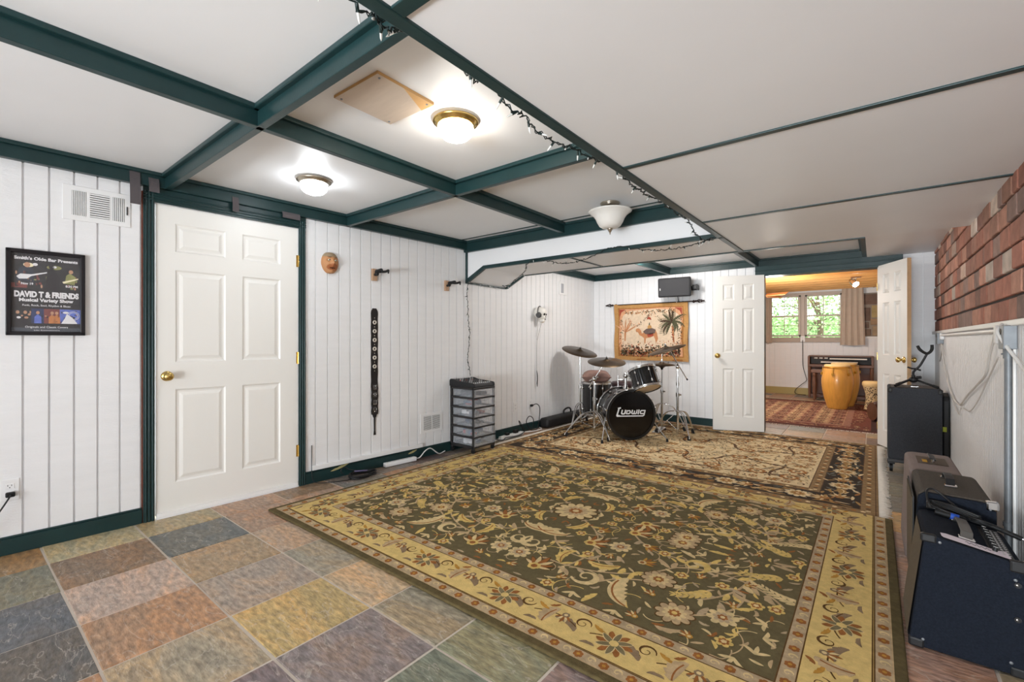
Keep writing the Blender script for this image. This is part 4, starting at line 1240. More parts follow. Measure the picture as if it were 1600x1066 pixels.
m.prism([(-0.165, 0.006), (-0.16, 0.026), (-0.152, 0.034), (0.06, 0.05), (0.12, 0.066), (0.155, 0.066), (0.165, 0.055), (0.165, 0.0), (-0.155, 0.0)], -0.14, 0.14, mat('mixer_panel', (52, 52, 54), 0.45))
m.T = Matrix.Identity(4)
m.build('chassis', t)
for sx in (-1, 1):
    m = MB(); m.T = Matrix.Rotation(PI / 2, 4, 'Z')
    m.prism([(-0.172, 0.004), (-0.168, 0.032), (-0.155, 0.041), (0.06, 0.057), (0.12, 0.073), (0.158, 0.072), (0.17, 0.057), (0.17, -0.0), (-0.16, 0.0)], sx * 0.138, sx * 0.16, black_pl, 0.004)
    m.T = Matrix.Identity(4); m.build('side_cheek', t)
kc = [mat('knob_grey', (160, 160, 160), 0.4), mat('knob_white', (225, 225, 225), 0.4), mat('knob_dark', (28, 28, 30), 0.4), mat('knob_red', (170, 60, 50), 0.4)]
for col_ in range(9):
    for row in range(9):
        x = -0.118 + col_ * 0.0295; y = -0.1 + row * 0.026
        z_ = 0.034 + (y + 0.152) * (0.016 / 0.212) if y < 0.06 else 0.05 + (y - 0.06) * 0.016 / 0.06
        m = MB(); m.cyl((x, y, z_ - 0.002), (x, y, z_ + 0.011), 0.0055, kc[(0, 2, 2, 0, 2)[(col_ * 2 + row * 3) % 5] if row != 6 or col_ % 3 else 3], 0.004, n=8)
        m.build('knob', t)
for col_ in range(9):
    m = MB(); x = -0.118 + col_ * 0.0295; m.box((x, -0.13, 0.04), (0.008, 0.012, 0.009), kc[1], 0.002); m.build('fader', t)

# ---------------------------------------------------------------- skull wearing headphones
t = thing('skull_headphones', 'white skull wall ornament wearing dark headphones with a dangling cord', 'skull', LB(4.78, 1.455), RZB + 0.25)
bone = mat('bone_white', (226, 222, 214), 0.5)
m = MB()
m.sphere((0, -0.06, 0.035), (0.068, 0.085, 0.075), bone, 20, 14); m.sphere((0, -0.085, -0.02), (0.05, 0.055, 0.045), bone, 16, 10); m.sphere((0, -0.09, -0.066), (0.036, 0.042, 0.034), bone, 14, 8)
for sx in (-1, 1): m.sphere((sx * 0.043, -0.1, -0.012), (0.016, 0.025, 0.012), bone, 10, 6)
m.box((0, -0.127, -0.05), (0.036, 0.014, 0.018), bone, 0.004)
m.build('skull', t)
m = MB()
for sx in (-1, 1): m.sphere((sx * 0.027, -0.133, 0.012), (0.017, 0.012, 0.015), dark_gap, 12, 8)
m.prism([(-0.009, -0.028), (0.009, -0.028), (0, -0.006)], -0.142, -0.13, dark_gap)
for k in range(5): m.b2((-0.015 + k * 0.0075 - 0.0008, -0.1355, -0.058), (-0.015 + k * 0.0075 + 0.0008, -0.133, -0.042), dark_gap)
m.build('sockets', t)
hp = mat('headphone_grey', (74, 72, 72), 0.4)
m = MB(); m.tube([(0.084 * math.cos(a), -0.06, 0.03 + 0.088 * math.sin(a)) for a in [PI * k / 18 for k in range(19)]], 0.006, hp, 8); m.build('headband', t)
for sx in (-1, 1):
    m = MB(); m.cyl((sx * 0.064, -0.07, 0.0), (sx * 0.096, -0.07, 0.0), 0.034, hp, 0.03, n=20); m.torus((sx * 0.068, -0.07, 0), 0.028, 0.009, black_rub, 20, 8, Matrix.Rotation(PI / 2, 4, 'Y')); m.build('ear_cup', t)
m = MB()
m.tube([(-0.08, -0.07, -0.03), (-0.06, -0.05, -0.12), (-0.025, -0.03, -0.25), (-0.01, -0.025, -0.33)], 0.0025, cab_g, 6, 5); m.tube([(0.08, -0.07, -0.03), (0.06, -0.05, -0.13), (0.02, -0.03, -0.26), (-0.01, -0.025, -0.33)], 0.0025, cab_g, 6, 5)
m.tube([(-0.01, -0.025, -0.33), (-0.012, -0.02, -0.5), (-0.01, -0.02, -0.72)], 0.003, cab_g, 6, 4)
for k in range(4): m.tube([(-0.01 + 0.006 * (k - 1.5), -0.024, -0.71 - 0.01 * k), (-0.014 + 0.004 * k, -0.03, -0.8), (-0.006 + 0.004 * (k - 2), -0.024, -0.88 - 0.012 * k)], 0.004, cab_b, 6, 4)
m.build('cord', t)
t = thing('wall_plate', 'white square plate with grey panel high on the wall near the drum corner', 'wall plate', LB(5.44, 1.862), RZB)
m = MB(); m.box((0, -0.006, 0), (0.2, 0.012, 0.18), white_pl, 0.004); m.build('plate', t)
m = MB(); m.box((-0.025, -0.014, 0), (0.06, 0.008, 0.13), mat('panel_grey', (170, 172, 178), 0.4), 0.003); m.build('panel', t)

# ---------------------------------------------------------------- soft case and cables at the foot of the rear stretch
t = thing('soft_case', 'long black padded case lying along the wall behind the cymbal stands', 'case', (-3.315, 5.42, 0.0125), PI / 2)
nyl = mat('black_nylon', (27, 26, 27), 0.6, bump=0.1, bscale=200)
m = MB()
prof = []
for i in range(20):
    a = 2 * PI * i / 20
    prof.append((0.075 * (abs(math.cos(a)) ** 0.6) * (1 if math.cos(a) > 0 else -1), 0.062 + 0.062 * (abs(math.sin(a)) ** 0.6) * (1 if math.sin(a) > 0 else -1)))
rings = [(-0.6, 0.55), (-0.592, 0.9), (-0.57, 1.0), (-0.2, 1.02), (0.2, 1.0), (0.55, 0.95), (0.58, 0.8)]
vs = [(x, y * s_, 0.062 + (zz - 0.062) * s_) for x, s_ in rings for y, zz in prof]
fs = [[i * 20 + k, i * 20 + (k + 1) % 20, (i + 1) * 20 + (k + 1) % 20, (i + 1) * 20 + k] for i in range(6) for k in range(20)] + [list(range(20))[::-1], [120 + k for k in range(20)]]
m.add(vs, [f[::-1] for f in fs], nyl, True); m.build('body', t)
m = MB(); m.tube([(-0.12, 0, 0.12), (-0.11, 0, 0.165), (-0.06, -0.01, 0.19), (0.0, -0.01, 0.19), (0.06, 0, 0.165), (0.07, 0, 0.12)], 0.012, nyl, 8, 5); m.build('handle', t)
m = MB(); m.tube([(-0.57, -0.06, 0.09), (0.2, -0.065, 0.09), (0.55, -0.06, 0.09)], 0.003, mat('zip_grey', (80, 80, 82), 0.4), 6); m.build('zip', t)
t = thing('power_strip', 'white power strip among tangled cords between the drawer cart and the soft case', 'power strip', (-3.325, 4.17, 0.0), RZB)
m = MB(); m.box((0, 0, 0.02), (0.42, 0.05, 0.034), white_pl, 0.006); m.build('body', t)
m = MB(); m.box((-0.08, 0, 0.049), (0.05, 0.04, 0.03), black_rub, 0.005); m.box((0.08, 0, 0.055), (0.06, 0.044, 0.04), black_rub, 0.006); m.build('plug', t)
m = MB(); m.tube([(-0.21, 0, 0.02), (-0.3, -0.03, 0.02), (-0.42, -0.02, 0.03), (-0.5, -0.05, 0.012)], 0.0055, cab_w, 8, 5); m.build('cord', t)
cord('power_cable', 'black cord hanging from the outlet down to the cable tangle', [LB(4.66, 0.31, 0.04), LB(4.7, 0.33, 0.07), LB(4.76, 0.28, 0.08), LB(4.77, 0.16, 0.07), LB(4.74, 0.05, 0.07), LB(4.66, 0.02, 0.1), LB(4.55, 0.03, 0.08), LB(4.5, 0.13, 0.06), LB(4.56, 0.19, 0.06), LB(4.63, 0.15, 0.07), LB(4.6, 0.05, 0.09)], 0.0055, cab_b, plug=[plugbox(LB(4.66, 0.31, 0.025), (0.03, 0.04, 0.028), RZB - PI / 2)])
cord('tangled_cable', 'black looping cable tangle beside the white power strip at the wall', [LB(4.42, 0.03, 0.07), LB(4.4, 0.12, 0.05), LB(4.36, 0.16, 0.05), LB(4.37, 0.1, 0.07), LB(4.45, 0.04, 0.08), LB(4.3, 0.02, 0.13), LB(4.15, 0.02, 0.15), LB(4.0, 0.03, 0.14), LB(3.92, 0.02, 0.16), LB(3.8, 0.04, 0.12)], 0.005, cab_b)
cord('white_cable', 'white cord trailing along the fringe between cart and case', [LB(4.05, 0.02, 0.03), LB(4.3, 0.022, 0.035), LB(4.5, 0.02, 0.13), LB(4.7, 0.02, 0.145), LB(4.78, 0.02, 0.06)], 0.006, cab_w)

# ---------------------------------------------------------------- drum kit
shell_m = mat('black_drum_wrap', (18, 18, 20), 0.16, coat=0.4)
head_b = mat('black_drum_head', (11, 11, 12), 0.13)
head_c = mat('coated_head', (196, 172, 140), 0.55)
metal_d = mat('dark_bronze_cymbal', (82, 68, 52), 0.34, 1.0, bump=0.15, bscale=8, stretch=(1, 1, 1), var=0.2, vscale=10)
RUGZ = 0.0126
def frame_z(c, zdir, xdir=(0, 0, 1)):
    zv = Vector(zdir).normalized(); xv = Vector(xdir); xv = (xv - zv * xv.dot(zv)).normalized(); yv = zv.cross(xv)
    M = Matrix((xv, yv, zv)).transposed().to_4x4(); M.translation = Vector(c)
    return M
def lugs(t, M, r, zs, n, long=0.05, ph=0.0):
    for z_ in zs:
        for k in range(n):
            a = 2 * PI * k / n + ph
            m = MB(); ca, sa = math.cos(a), math.sin(a)
            m.T = M
            m.sphere(((r + 0.007) * ca, (r + 0.007) * sa, z_), (0.011, 0.011, long / 2), chrome, 8, 6)
            m.build('lug', t)
def rods(t, M, r, z0, z1, n, ph=0.0):
    for k in range(n):
        a = 2 * PI * k / n + ph
        m = MB(); m.T = M; m.cyl(((r + 0.012) * math.cos(a), (r + 0.012) * math.sin(a), z0), ((r + 0.012) * math.cos(a), (r + 0.012) * math.sin(a), z1), 0.002, steel, n=6); m.build('tension_rod', t)
# bass drum: axis runs from the front head back towards the player
bdir = Vector((-0.69, 0.72, 0)).normalized()
BC = Vector((-2.137, 4.835, 0.285 + RUGZ))
MBass = frame_z(BC, bdir)
t = thing('bass_drum', 'large black bass drum with a lettered black front head standing on the cream rug', 'drum')
rB = 0.268
m = MB(); m.T = MBass; m.lathe([(rB - 0.004, 0.0), (rB, 0.002), (rB, 0.37), (rB - 0.004, 0.372)], shell_m, 64); m.build('shell', t)
m = MB(); m.T = MBass; m.lathe([(0.0, -0.004), (rB - 0.012, -0.004), (rB - 0.008, 0.004)][::1], head_b, 64, None, False); m.build('front_head', t)
m = MB(); m.T = MBass; m.lathe([(rB - 0.008, 0.376), (0, 0.376)], head_c, 48, None, False); m.build('rear_head', t)
for z_, mm in ((-0.012, shell_m), (0.345, shell_m)):
    m = MB(); m.T = MBass; m.lathe([(rB - 0.012, z_), (rB + 0.016, z_), (rB + 0.018, z_ + 0.004), (rB + 0.018, z_ + 0.036), (rB + 0.014, z_ + 0.04), (rB, z_ + 0.04)], chrome if z_ > 0 else mat('hoop_black', (26, 26, 27), 0.3), 64, None, False); m.lathe([(rB + 0.0155, z_ - 0.001), (rB + 0.02, z_ + 0.002), (rB + 0.0155, z_ + 0.006)], chrome, 64); m.build('hoop', t)
lugs(t, MBass, rB, (0.09, 0.28), 8, 0.06, 0.2)
for k in range(8):
    a = 2 * PI * k / 8 + 0.2
    m = MB(); m.T = MBass; ca, sa = math.cos(a), math.sin(a)
    m.cyl(((rB + 0.03) * ca, (rB + 0.03) * sa, -0.01), ((rB + 0.012) * ca, (rB + 0.012) * sa, 0.09), 0.004, chrome, n=6); m.box(((rB + 0.024) * ca, (rB + 0.024) * sa, 0.0), (0.018, 0.018, 0.03), chrome, 0.004); m.build('claw', t)
for sg in (-1, 1):
    side = Vector((bdir.y, -bdir.x, 0)) * sg
    p0 = BC + side * rB * 0.94 + bdir * 0.1 + Vector((0, 0, -0.08)); p1 = BC + side * (rB + 0.1) - bdir * 0.12; p1.z = RUGZ + 0.02
    m = MB(); m.cyl(p0 + Vector((0, 0, 0.05)) + bdir * 0.03, p1, 0.007, chrome, n=10); m.sphere(p0, (0.022, 0.022, 0.03), chrome, 10, 8); m.cyl(p1 + Vector((0, 0, 0.014)), p1 - Vector((0, 0, 0.02)), 0.011, black_rub, 0.016, n=10); m.build('spur', t)
# logo on the front head, drawn in the plane of the head
def logo():
    m = MB(); wht = mat('logo_white', (225, 225, 225), 0.4)
    nrm = -bdir; ux = Vector((-bdir.y, bdir.x, 0)) * -1.0
    ux = Vector((0, 0, 1)).cross(nrm).normalized()
    def P(u, v): return BC + ux * u + Vector((0, 0, v)) + nrm * 0.0048
    def stroke(pts, w=0.009):
        w *= 1.18
        pts = [(u + 0.25 * (v - 0.03), v) for u, v in pts]
        n = len(pts)
        for i in range(n - 1):
            (a, b_), (c, d) = pts[i], pts[i + 1]
            dx, dy = c - a, d - b_; L_ = math.hypot(dx, dy) or 1; dx /= L_; dy /= L_
            e = w * 0.45
            q = [P(a - dx * e - dy * w / 2, b_ - dy * e + dx * w / 2), P(a - dx * e + dy * w / 2, b_ - dy * e - dx * w / 2), P(c + dx * e + dy * w / 2, d + dy * e - dx * w / 2), P(c + dx * e - dy * w / 2, d + dy * e + dx * w / 2)]
            m.add([p + nrm * 0.0002 * i for p in q], [[0, 1, 2, 3]], wht)
    H_ = 0.05
    x = -0.155
    stroke([(x + 0.018, 0.078), (x, 0.074), (x + 0.004, 0.06), (x, -0.004), (x + 0.03, -0.01)], 0.014); stroke([(x, 0.0), (x + 0.005, -0.014), (x + 0.3, -0.014), (x + 0.312, -0.004), (x + 0.312, H_ - 0.004)], 0.011)
    x = -0.108
    stroke([(x, H_), (x, 0.02), (x + 0.008, 0.012), (x + 0.03, 0.012), (x + 0.038, 0.02), (x + 0.038, H_)], 0.012)
    x = -0.05
    stroke([(x, H_ - 0.004), (x, 0.013), (x + 0.028, 0.013), (x + 0.04, 0.024), (x + 0.04, H_ - 0.014), (x + 0.03, H_ - 0.004), (x, H_ - 0.004)], 0.011)
    x = 0.01
    stroke([(x, H_), (x, 0.02), (x + 0.008, 0.012), (x + 0.02, 0.012), (x + 0.027, 0.02), (x + 0.027, H_ - 0.01)], 0.011); stroke([(x + 0.027, 0.02), (x + 0.034, 0.012), (x + 0.047, 0.012), (x + 0.054, 0.02), (x + 0.054, H_)], 0.011)
    stroke([(0.086, H_), (0.086, 0.012)], 0.013)
    x = 0.108
    stroke([(x + 0.044, H_ - 0.004), (x + 0.008, H_ - 0.004), (x, H_ - 0.012), (x, 0.02), (x + 0.008, 0.012), (x + 0.046, 0.012)], 0.011)
    return m.build('logo', t)
lg = logo(); lg['label'] = 'white lettering on the front head'
# rack tom, tipped towards the player, on a post from the bass drum
tdir = (Vector((0, 0, 1)) + bdir * 0.46 + Vector((-0.1, -0.1, 0))).normalized()
TC = Vector((-1.985, 4.93, 0.596))
MT = frame_z(TC, tdir, (1, 0, 0))
t = thing('rack_tom', 'small black tom tipped over the bass drum showing its tan lower head', 'drum')
rT, hT = 0.145, 0.225
m = MB(); m.T = MT; m.lathe([(rT, 0), (rT, hT)], shell_m, 48); m.build('shell', t)
m = MB(); m.T = MT; m.lathe([(0, -0.004), (rT - 0.003, -0.004)][::-1], head_c, 40, None, False); m.build('lower_head', t)
m = MB(); m.T = MT; m.lathe([(rT - 0.003, hT + 0.004), (0, hT + 0.004)], mat('clear_drum_head', (170, 160, 148), 0.4), 40, None, False); m.build('upper_head', t)
for z_ in (-0.014, hT - 0.014):
    m = MB(); m.T = MT; m.lathe([(rT - 0.002, z_), (rT + 0.01, z_), (rT + 0.013, z_ + 0.003), (rT + 0.01, z_ + 0.012), (rT + 0.01, z_ + 0.022), (rT + 0.014, z_ + 0.026), (rT + 0.002, z_ + 0.028)], chrome, 48); m.build('hoop', t)
lugs(t, MT, rT, (0.05, hT - 0.05), 6, 0.036, 0.3); rods(t, MT, rT, -0.01, hT + 0.01, 6, 0.3)
t2 = thing('tom_holder', 'chrome tom holder post between bass drum and tilted tom', 'holder')
m = MB(); pb_ = BC + bdir * 0.18 + Vector((0, 0, rB - 0.005)); m.cyl(pb_, pb_ + Vector((0, 0, 0.2)), 0.014, chrome); m.cyl(pb_ - Vector((0, 0, 0.005)), pb_ + Vector((0, 0, 0.05)), 0.024, chrome); m.build('post', t2)
m = MB(); jt = pb_ + Vector((0, 0, 0.16)); m.sphere(jt, (0.028, 0.028, 0.032), chrome, 12, 8); q = TC + Vector(tdir) * 0.1 + (jt - TC).normalized() * (rT - 0.02); m.cyl(jt, q, 0.011, chrome); m.box(q, (0.05, 0.05, 0.06), chrome, 0.01); m.build('clamp', t2)
m = MB(); q = pb_ + Vector((-0.07, -0.05, 0)); m.cyl(pb_ + Vector((0, 0, 0.11)), q + Vector((0, 0, 0.11)), 0.008, chrome); m.cyl(q + Vector((0, 0, 0.03)), q + Vector((0, 0, 0.17)), 0.008, chrome); m.build('spare_arm', t2)
# floor tom with cushion
t = thing('floor_tom', 'black floor tom standing behind the cymbal stands at the corner', 'drum')
FC = (-2.83, 5.33, 0.185); rF, hF = 0.185, 0.40
MF = Matrix.Translation(FC)
m = MB(); m.T = MF; m.lathe([(rF, 0), (rF, hF)], shell_m, 48); m.build('shell', t)
m = MB(); m.T = MF; m.lathe([(rF - 0.003, hF + 0.004), (0, hF + 0.004)], head_c, 40, None, False); m.lathe([(0, -0.002), (rF, -0.002)][::-1], head_c, 40, None, False); m.build('head', t)
for z_ in (-0.014, hF - 0.014):
    m = MB(); m.T = MF; m.lathe([(rF - 0.002, z_), (rF + 0.01, z_), (rF + 0.013, z_ + 0.003), (rF + 0.01, z_ + 0.012), (rF + 0.01, z_ + 0.022), (rF + 0.014, z_ + 0.026), (rF + 0.002, z_ + 0.028)], chrome, 48); m.build('hoop', t)
lugs(t, MF, rF, (0.06, hF - 0.06), 8, 0.05, 0.1); rods(t, MF, rF, -0.01, hF + 0.01, 8, 0.1)
for k in range(3):
    a = 0.9 + k * 2 * PI / 3
    m = MB(); x, y = FC[0] + (rF + 0.022) * math.cos(a), FC[1] + (rF + 0.022) * math.sin(a)
    m.tube([(x, y, 0.36), (x, y, 0.1), (x + 0.02 * math.cos(a), y + 0.02 * math.sin(a), 0.045), (x + 0.02 * math.cos(a), y + 0.02 * math.sin(a), RUGZ + 0.015)], 0.006, chrome, 8); m.cyl((x + 0.02 * math.cos(a), y + 0.02 * math.sin(a), RUGZ), (x + 0.02 * math.cos(a), y + 0.02 * math.sin(a), RUGZ + 0.03), 0.014, black_rub, 0.01, n=10); m.box((x, y, 0.3), (0.03, 0.03, 0.05), chrome, 0.008); m.build('leg', t)
pill = mat('mauve_velvet', (138, 108, 98), 0.85, bump=0.3, bscale=40, var=0.15, vscale=20)
t = thing('cushion', 'mauve cushion lying on top of the floor tom', 'cushion', (FC[0], FC[1] - 0.01, FC[2] + hF + 0.082), 0.5)
m = MB(); N = 20; vs = []
for sgn in (1, -1):
    for j in range(N + 1):
        for i in range(N + 1):
            u = i / N * 2 - 1; v = j / N * 2 - 1
            h = 0.078 * ((1 - u ** 4) * (1 - v ** 4)) ** 0.55
            pin = 1 - 0.10 * (1 - abs(v)) * 0 - 0.08 * (1 - v * v) if abs(u) > 0.99 else 1
            vs.append((u * 0.185 * (1 - 0.1 * (1 - v * v)), v * 0.17 * (1 - 0.1 * (1 - u * u)), sgn * h + 0.004 * mnoise.noise((u * 3, v * 3, sgn))))
M_ = (N + 1) ** 2; fs = []
for j in range(N):
    for i in range(N):
        a = j * (N + 1) + i
        fs.append([a, a + 1, a + N + 2, a + N + 1]); fs.append([M_ + a, M_ + a + N + 1, M_ + a + N + 2, M_ + a + 1])
m.add(vs, fs, pill, True); o = m.build('pillow', t)
m = MB(); m.tube([(u * 0.185 * (1 - 0.1 * (1 - v * v)), v * 0.17 * (1 - 0.1 * (1 - u * u)), 0) for u, v in [(-1 + 2 * k / 8, -1) for k in range(8)] + [(1, -1 + 2 * k / 8) for k in range(8)] + [(1 - 2 * k / 8, 1) for k in range(8)] + [(-1, 1 - 2 * k / 8) for k in range(8)]], 0.005, pill, 6, closed=True); m.build('piping', t)
# throne and snare behind the bass drum
t = thing('drum_throne', 'dark maroon drum throne half hidden behind the bass drum', 'stool', (-2.66, 5.78, 0))
m = MB(); m.lathe([(0, 0.50), (0.15, 0.5), (0.165, 0.515), (0.168, 0.55), (0.15, 0.575), (0.0, 0.582)], mat('maroon_vinyl', (62, 42, 44), 0.4), 36); m.build('seat', t)
m = MB(); m.cyl((0, 0, 0.2), (0, 0, 0.5), 0.014, chrome); m.build('post', t)
for k in range(3):
    a = k * 2 * PI / 3 + 0.4
    m = MB(); m.cyl((0.02 * math.cos(a), 0.02 * math.sin(a), 0.3), (0.24 * math.cos(a), 0.24 * math.sin(a), RUGZ + 0.012), 0.008, chrome, n=8); m.cyl((0.24 * math.cos(a), 0.24 * math.sin(a), RUGZ), (0.24 * math.cos(a), 0.24 * math.sin(a), RUGZ + 0.03), 0.014, black_rub, 0.01, n=8); m.build('leg', t)

def cymbal(name, label, c, r, nrm, group=None):
    t = thing(name, label, 'cymbal', (0, 0, 0), 0, group)
    m = MB(); m.T = frame_z(c, nrm, (1, 0, 0))
    m.lathe([(0.006, 0.0), (0.02, -0.002), (r * 0.16, -0.012), (r * 0.24, -0.019), (r * 0.6, -0.029), (r, -0.04), (r + 0.001, -0.041), (r * 0.6, -0.0305), (r * 0.24, -0.0205), (0.02, -0.004), (0.006, -0.002)], metal_d, 64); m.build('disc', t)
    m = MB(); m.T = frame_z(c, nrm, (1, 0, 0)); m.cyl((0, 0, -0.03), (0, 0, 0.04), 0.004, chrome, n=8); m.cyl((0, 0, 0.002), (0, 0, 0.012), 0.014, mat('felt_grey', (70, 66, 62), 0.95), n=12); m.sphere((0, 0, 0.026), (0.012, 0.006, 0.012), chrome, 10, 6); m.build('wing_nut', t)
    return t
def tripod(t, bx, by, spread, angs, zh=0.26, zlow=0.07, r=0.0085):
    """double-braced tripod legs, each a mesh of its own"""
    for a, sp in zip(angs, spread):
        ca, sa = math.cos(a), math.sin(a)
        f = Vector((bx + sp * ca, by + sp * sa, RUGZ + 0.012))
        top = Vector((bx + 0.02 * ca, by + 0.02 * sa, zh))
        m = MB(); px, py = -sa * 0.012, ca * 0.012
        knee = top.lerp(f, 0.3) + Vector((ca * 0.05, sa * 0.05, 0.045))
        for q in (-1, 1):
            m.tube([top + Vector((px * q, py * q, 0)), knee + Vector((px * q, py * q, 0)), f + Vector((0, 0, 0.03)), f], r * 0.75, chrome, 8, 5)
        mid = top.lerp(f, 0.45)
        m.cyl((bx, by, zlow), mid, 0.005, chrome, n=8)
        o = m.build('leg', t)
        m = MB(); d = (f - knee).normalized(); m.cyl(f - d * 0.04, f + Vector((0, 0, -0.012)), 0.014, black_rub, 0.02, n=10); m.build('rubber_foot', o)
def tubeseg(t, bx, by, z0, z1, zsplit):
    m = MB(); m.cyl((bx, by, z0), (bx, by, zsplit), 0.0145, chrome); m.build('lower_tube', t)
    m = MB(); m.cyl((bx, by, zsplit), (bx, by, z1), 0.010, chrome); m.build('upper_tube', t)
    m = MB(); m.cyl((bx, by, zsplit - 0.03), (bx, by, zsplit + 0.015), 0.021, chrome); m.box((bx + 0.028, by - 0.01, zsplit - 0.006), (0.04, 0.012, 0.02), chrome, 0.004); m.build('height_clamp', t)
def view_n(tilt_right, tilt_cam, x, y):
    """cymbal normal leaning by angles across and along the line from the listener"""
    f = Vector((x, y, 0)).normalized(); rgt = Vector((f.y, -f.x, 0))
    return (Vector((0, 0, 1)) + rgt * math.tan(tilt_right) - f * math.tan(tilt_cam)).normalized()
# left pair of cymbals
t = thing('cymbal_stand', 'straight chrome cymbal stand nearest the left wall', 'stand', group='chrome cymbal stands')
SX, SY = -3.075, 5.33
tubeseg(t, SX, SY, 0.05, 1.0, 0.52); tripod(t, SX, SY, (0.36, 0.3, 0.28), (-1.35, 0.4, 1.75), 0.3)
m = MB(); m.sphere((SX, SY, 0.985), (0.016, 0.016, 0.022), chrome, 10, 8); m.build('tilter', t)
cymbal('cymbal', 'bronze cymbal on the straight stand, sloping down to the right by the left wall', (SX, SY, 1.02), 0.238, view_n(rad(13), rad(14), SX, SY))
t = thing('cymbal_stand', 'chrome boom cymbal stand left of the bass drum', 'stand', group='chrome cymbal stands')
SX, SY = -2.66, 4.95
tubeseg(t, SX, SY, 0.03, 0.66, 0.43); tripod(t, SX, SY, (0.43, 0.5, 0.3), (-1.95, -0.75, 1.5), 0.27)
m = MB(); m.sphere((SX, SY, 0.665), (0.026, 0.026, 0.03), chrome, 10, 8); m.cyl((SX - 0.05, SY - 0.03, 0.64), (SX + 0.04, SY + 0.03, 0.69), 0.01, chrome, n=8); m.build('tilter', t)
CY = Vector((-2.52, 5.0, 0.91))
m = MB(); m.cyl((SX - 0.06, SY - 0.02, 0.56), CY + Vector((-0.02, -0.01, -0.045)), 0.007, chrome, n=10); m.build('boom_arm', t)
m = MB(); m.sphere(CY + Vector((-0.012, -0.008, -0.042)), (0.016, 0.016, 0.02), chrome, 10, 8); m.cyl(CY + Vector((0, 0, -0.05)), CY, 0.005, chrome); m.build('top_tilter', t)
cymbal('cymbal', 'flat dark cymbal on the boom stand left of the bass drum', CY, 0.225, view_n(rad(2), rad(13), CY.x, CY.y))
# right boom stand
t = thing('cymbal_stand', 'tall chrome boom cymbal stand right of the bass drum', 'stand', group='chrome cymbal stands')
SX, SY = -1.813, 5.42
tubeseg(t, SX, SY, 0.03, 0.82, 0.5); tripod(t, SX, SY, (0.28, 0.26, 0.27), (-0.8, 1.15, 3.1), 0.3)
m = MB(); m.cyl((SX, SY, 0.60), (SX, SY, 0.64), 0.018, chrome); m.build('collar', t)
m = MB(); m.sphere((SX, SY, 0.825), (0.024, 0.024, 0.03), chrome, 10, 8); m.build('tilter', t)
rg = Vector((0.7826, 0.6225, 0))
e0 = Vector((SX, SY, 0.825)) + rg * -0.1 + Vector((0, 0, 0.2)); e1 = Vector((SX, SY, 0.825)) + rg * 0.106 - Vector((0, 0, 0.143))
m = MB(); m.cyl(e0, e1, 0.006, chrome, n=10); m.cyl(e1, e1 + (e1 - e0).normalized() * 0.02, 0.009, black_rub, n=10); m.build('boom_arm', t)
m = MB(); m.sphere(e0, (0.016, 0.016, 0.02), chrome, 10, 8); m.build('top_tilter', t)
cymbal('cymbal', 'tilted dark cymbal on the tall boom stand in front of the tapestry', e0 + rg * -0.04 + Vector((0, 0, 0.035)), 0.22, view_n(rad(-16), rad(7), SX, SY))
# hi-hat
t = thing('hihat_stand', 'chrome hi hat stand with a pair of cymbals behind the tilted tom', 'stand')
SX, SY = -2.09, 5.66
tubeseg(t, SX, SY, 0.06, 0.80, 0.5); tripod(t, SX, SY, (0.27, 0.27, 0.27), (-1.95, 0.3, 2.3), 0.34)
m = MB(); m.cyl((SX, SY, 0.78), (SX, SY, 1.0), 0.003, chrome, n=8); m.build('pull_rod', t)
for up in (1, -1):
    m = MB(); m.T = Matrix.Translation((SX, SY, 0.825 + up * 0.006)) @ Matrix.Scale(up, 4, (0, 0, 1))
    m.lathe([(0.005, 0.034), (0.02, 0.032), (0.036, 0.02), (0.044, 0.014), (0.1, 0.008), (0.178, 0.0), (0.1, 0.0065), (0.044, 0.0125), (0.005, 0.03)], metal_d, 48); m.build('cymbal', t)
m = MB(); m.cyl((SX, SY, 0.86), (SX, SY, 0.9), 0.012, chrome); m.cyl((SX, SY, 0.765), (SX, SY, 0.8), 0.012, black_pl, 0.022); m.build('clutch', t)
m = MB(); m.box((SX + 0.02, SY - 0.16, RUGZ + 0.02), (0.08, 0.26, 0.012), chrome, 0.003, rot=Matrix.Rotation(0.12, 4, 'X')); m.box((SX + 0.02, SY - 0.02, RUGZ + 0.01), (0.07, 0.06, 0.02), black_pl, 0.003); m.build('pedal', t)
# ---------------------------------------------------------------- tapestry, rod, speaker on the rear wall
t = thing('tapestry', 'woven camel and palm tapestry with ochre border hanging on the rear wall', 'tapestry', (-2.512, YB - 0.035, 1.255))
tapo = mat('weave_ochre', (186, 140, 84), 0.9, bump=0.4, bscale=150, var=0.15, vscale=50); tapd = mat('weave_tan', (164, 108, 56), 0.9, bump=0.4, bscale=150, var=0.2, vscale=50)
tcr = mat('weave_cream', (222, 198, 170), 0.9, bump=0.4, bscale=150, var=0.1, vscale=30); tpk = mat('weave_peach', (212, 158, 120), 0.9, var=0.15, vscale=40); tgn = mat('weave_olive', (84, 82, 58), 0.9, var=0.2, vscale=40); tdk = mat('weave_umber', (70, 50, 36), 0.9, var=0.2, vscale=40)
trd = mat('weave_brick', (160, 72, 52), 0.9, var=0.15, vscale=40); tcm = mat('weave_camel', (190, 130, 88), 0.9, var=0.12, vscale=40); tbl = mat('weave_slate', (104, 86, 80), 0.9, var=0.2, vscale=40)
TW, THh = 0.54, 0.41
m = MB()
NX, NZ = 24, 18
def wob(x, z): return -0.012 * max(0.0, (abs(x) - 0.46) / 0.08) * (0.5 + 0.5 * math.sin(z * 9 + x * 3)) - 0.008 * max(0.0, (-z - 0.34) / 0.07) * math.sin(x * 12)
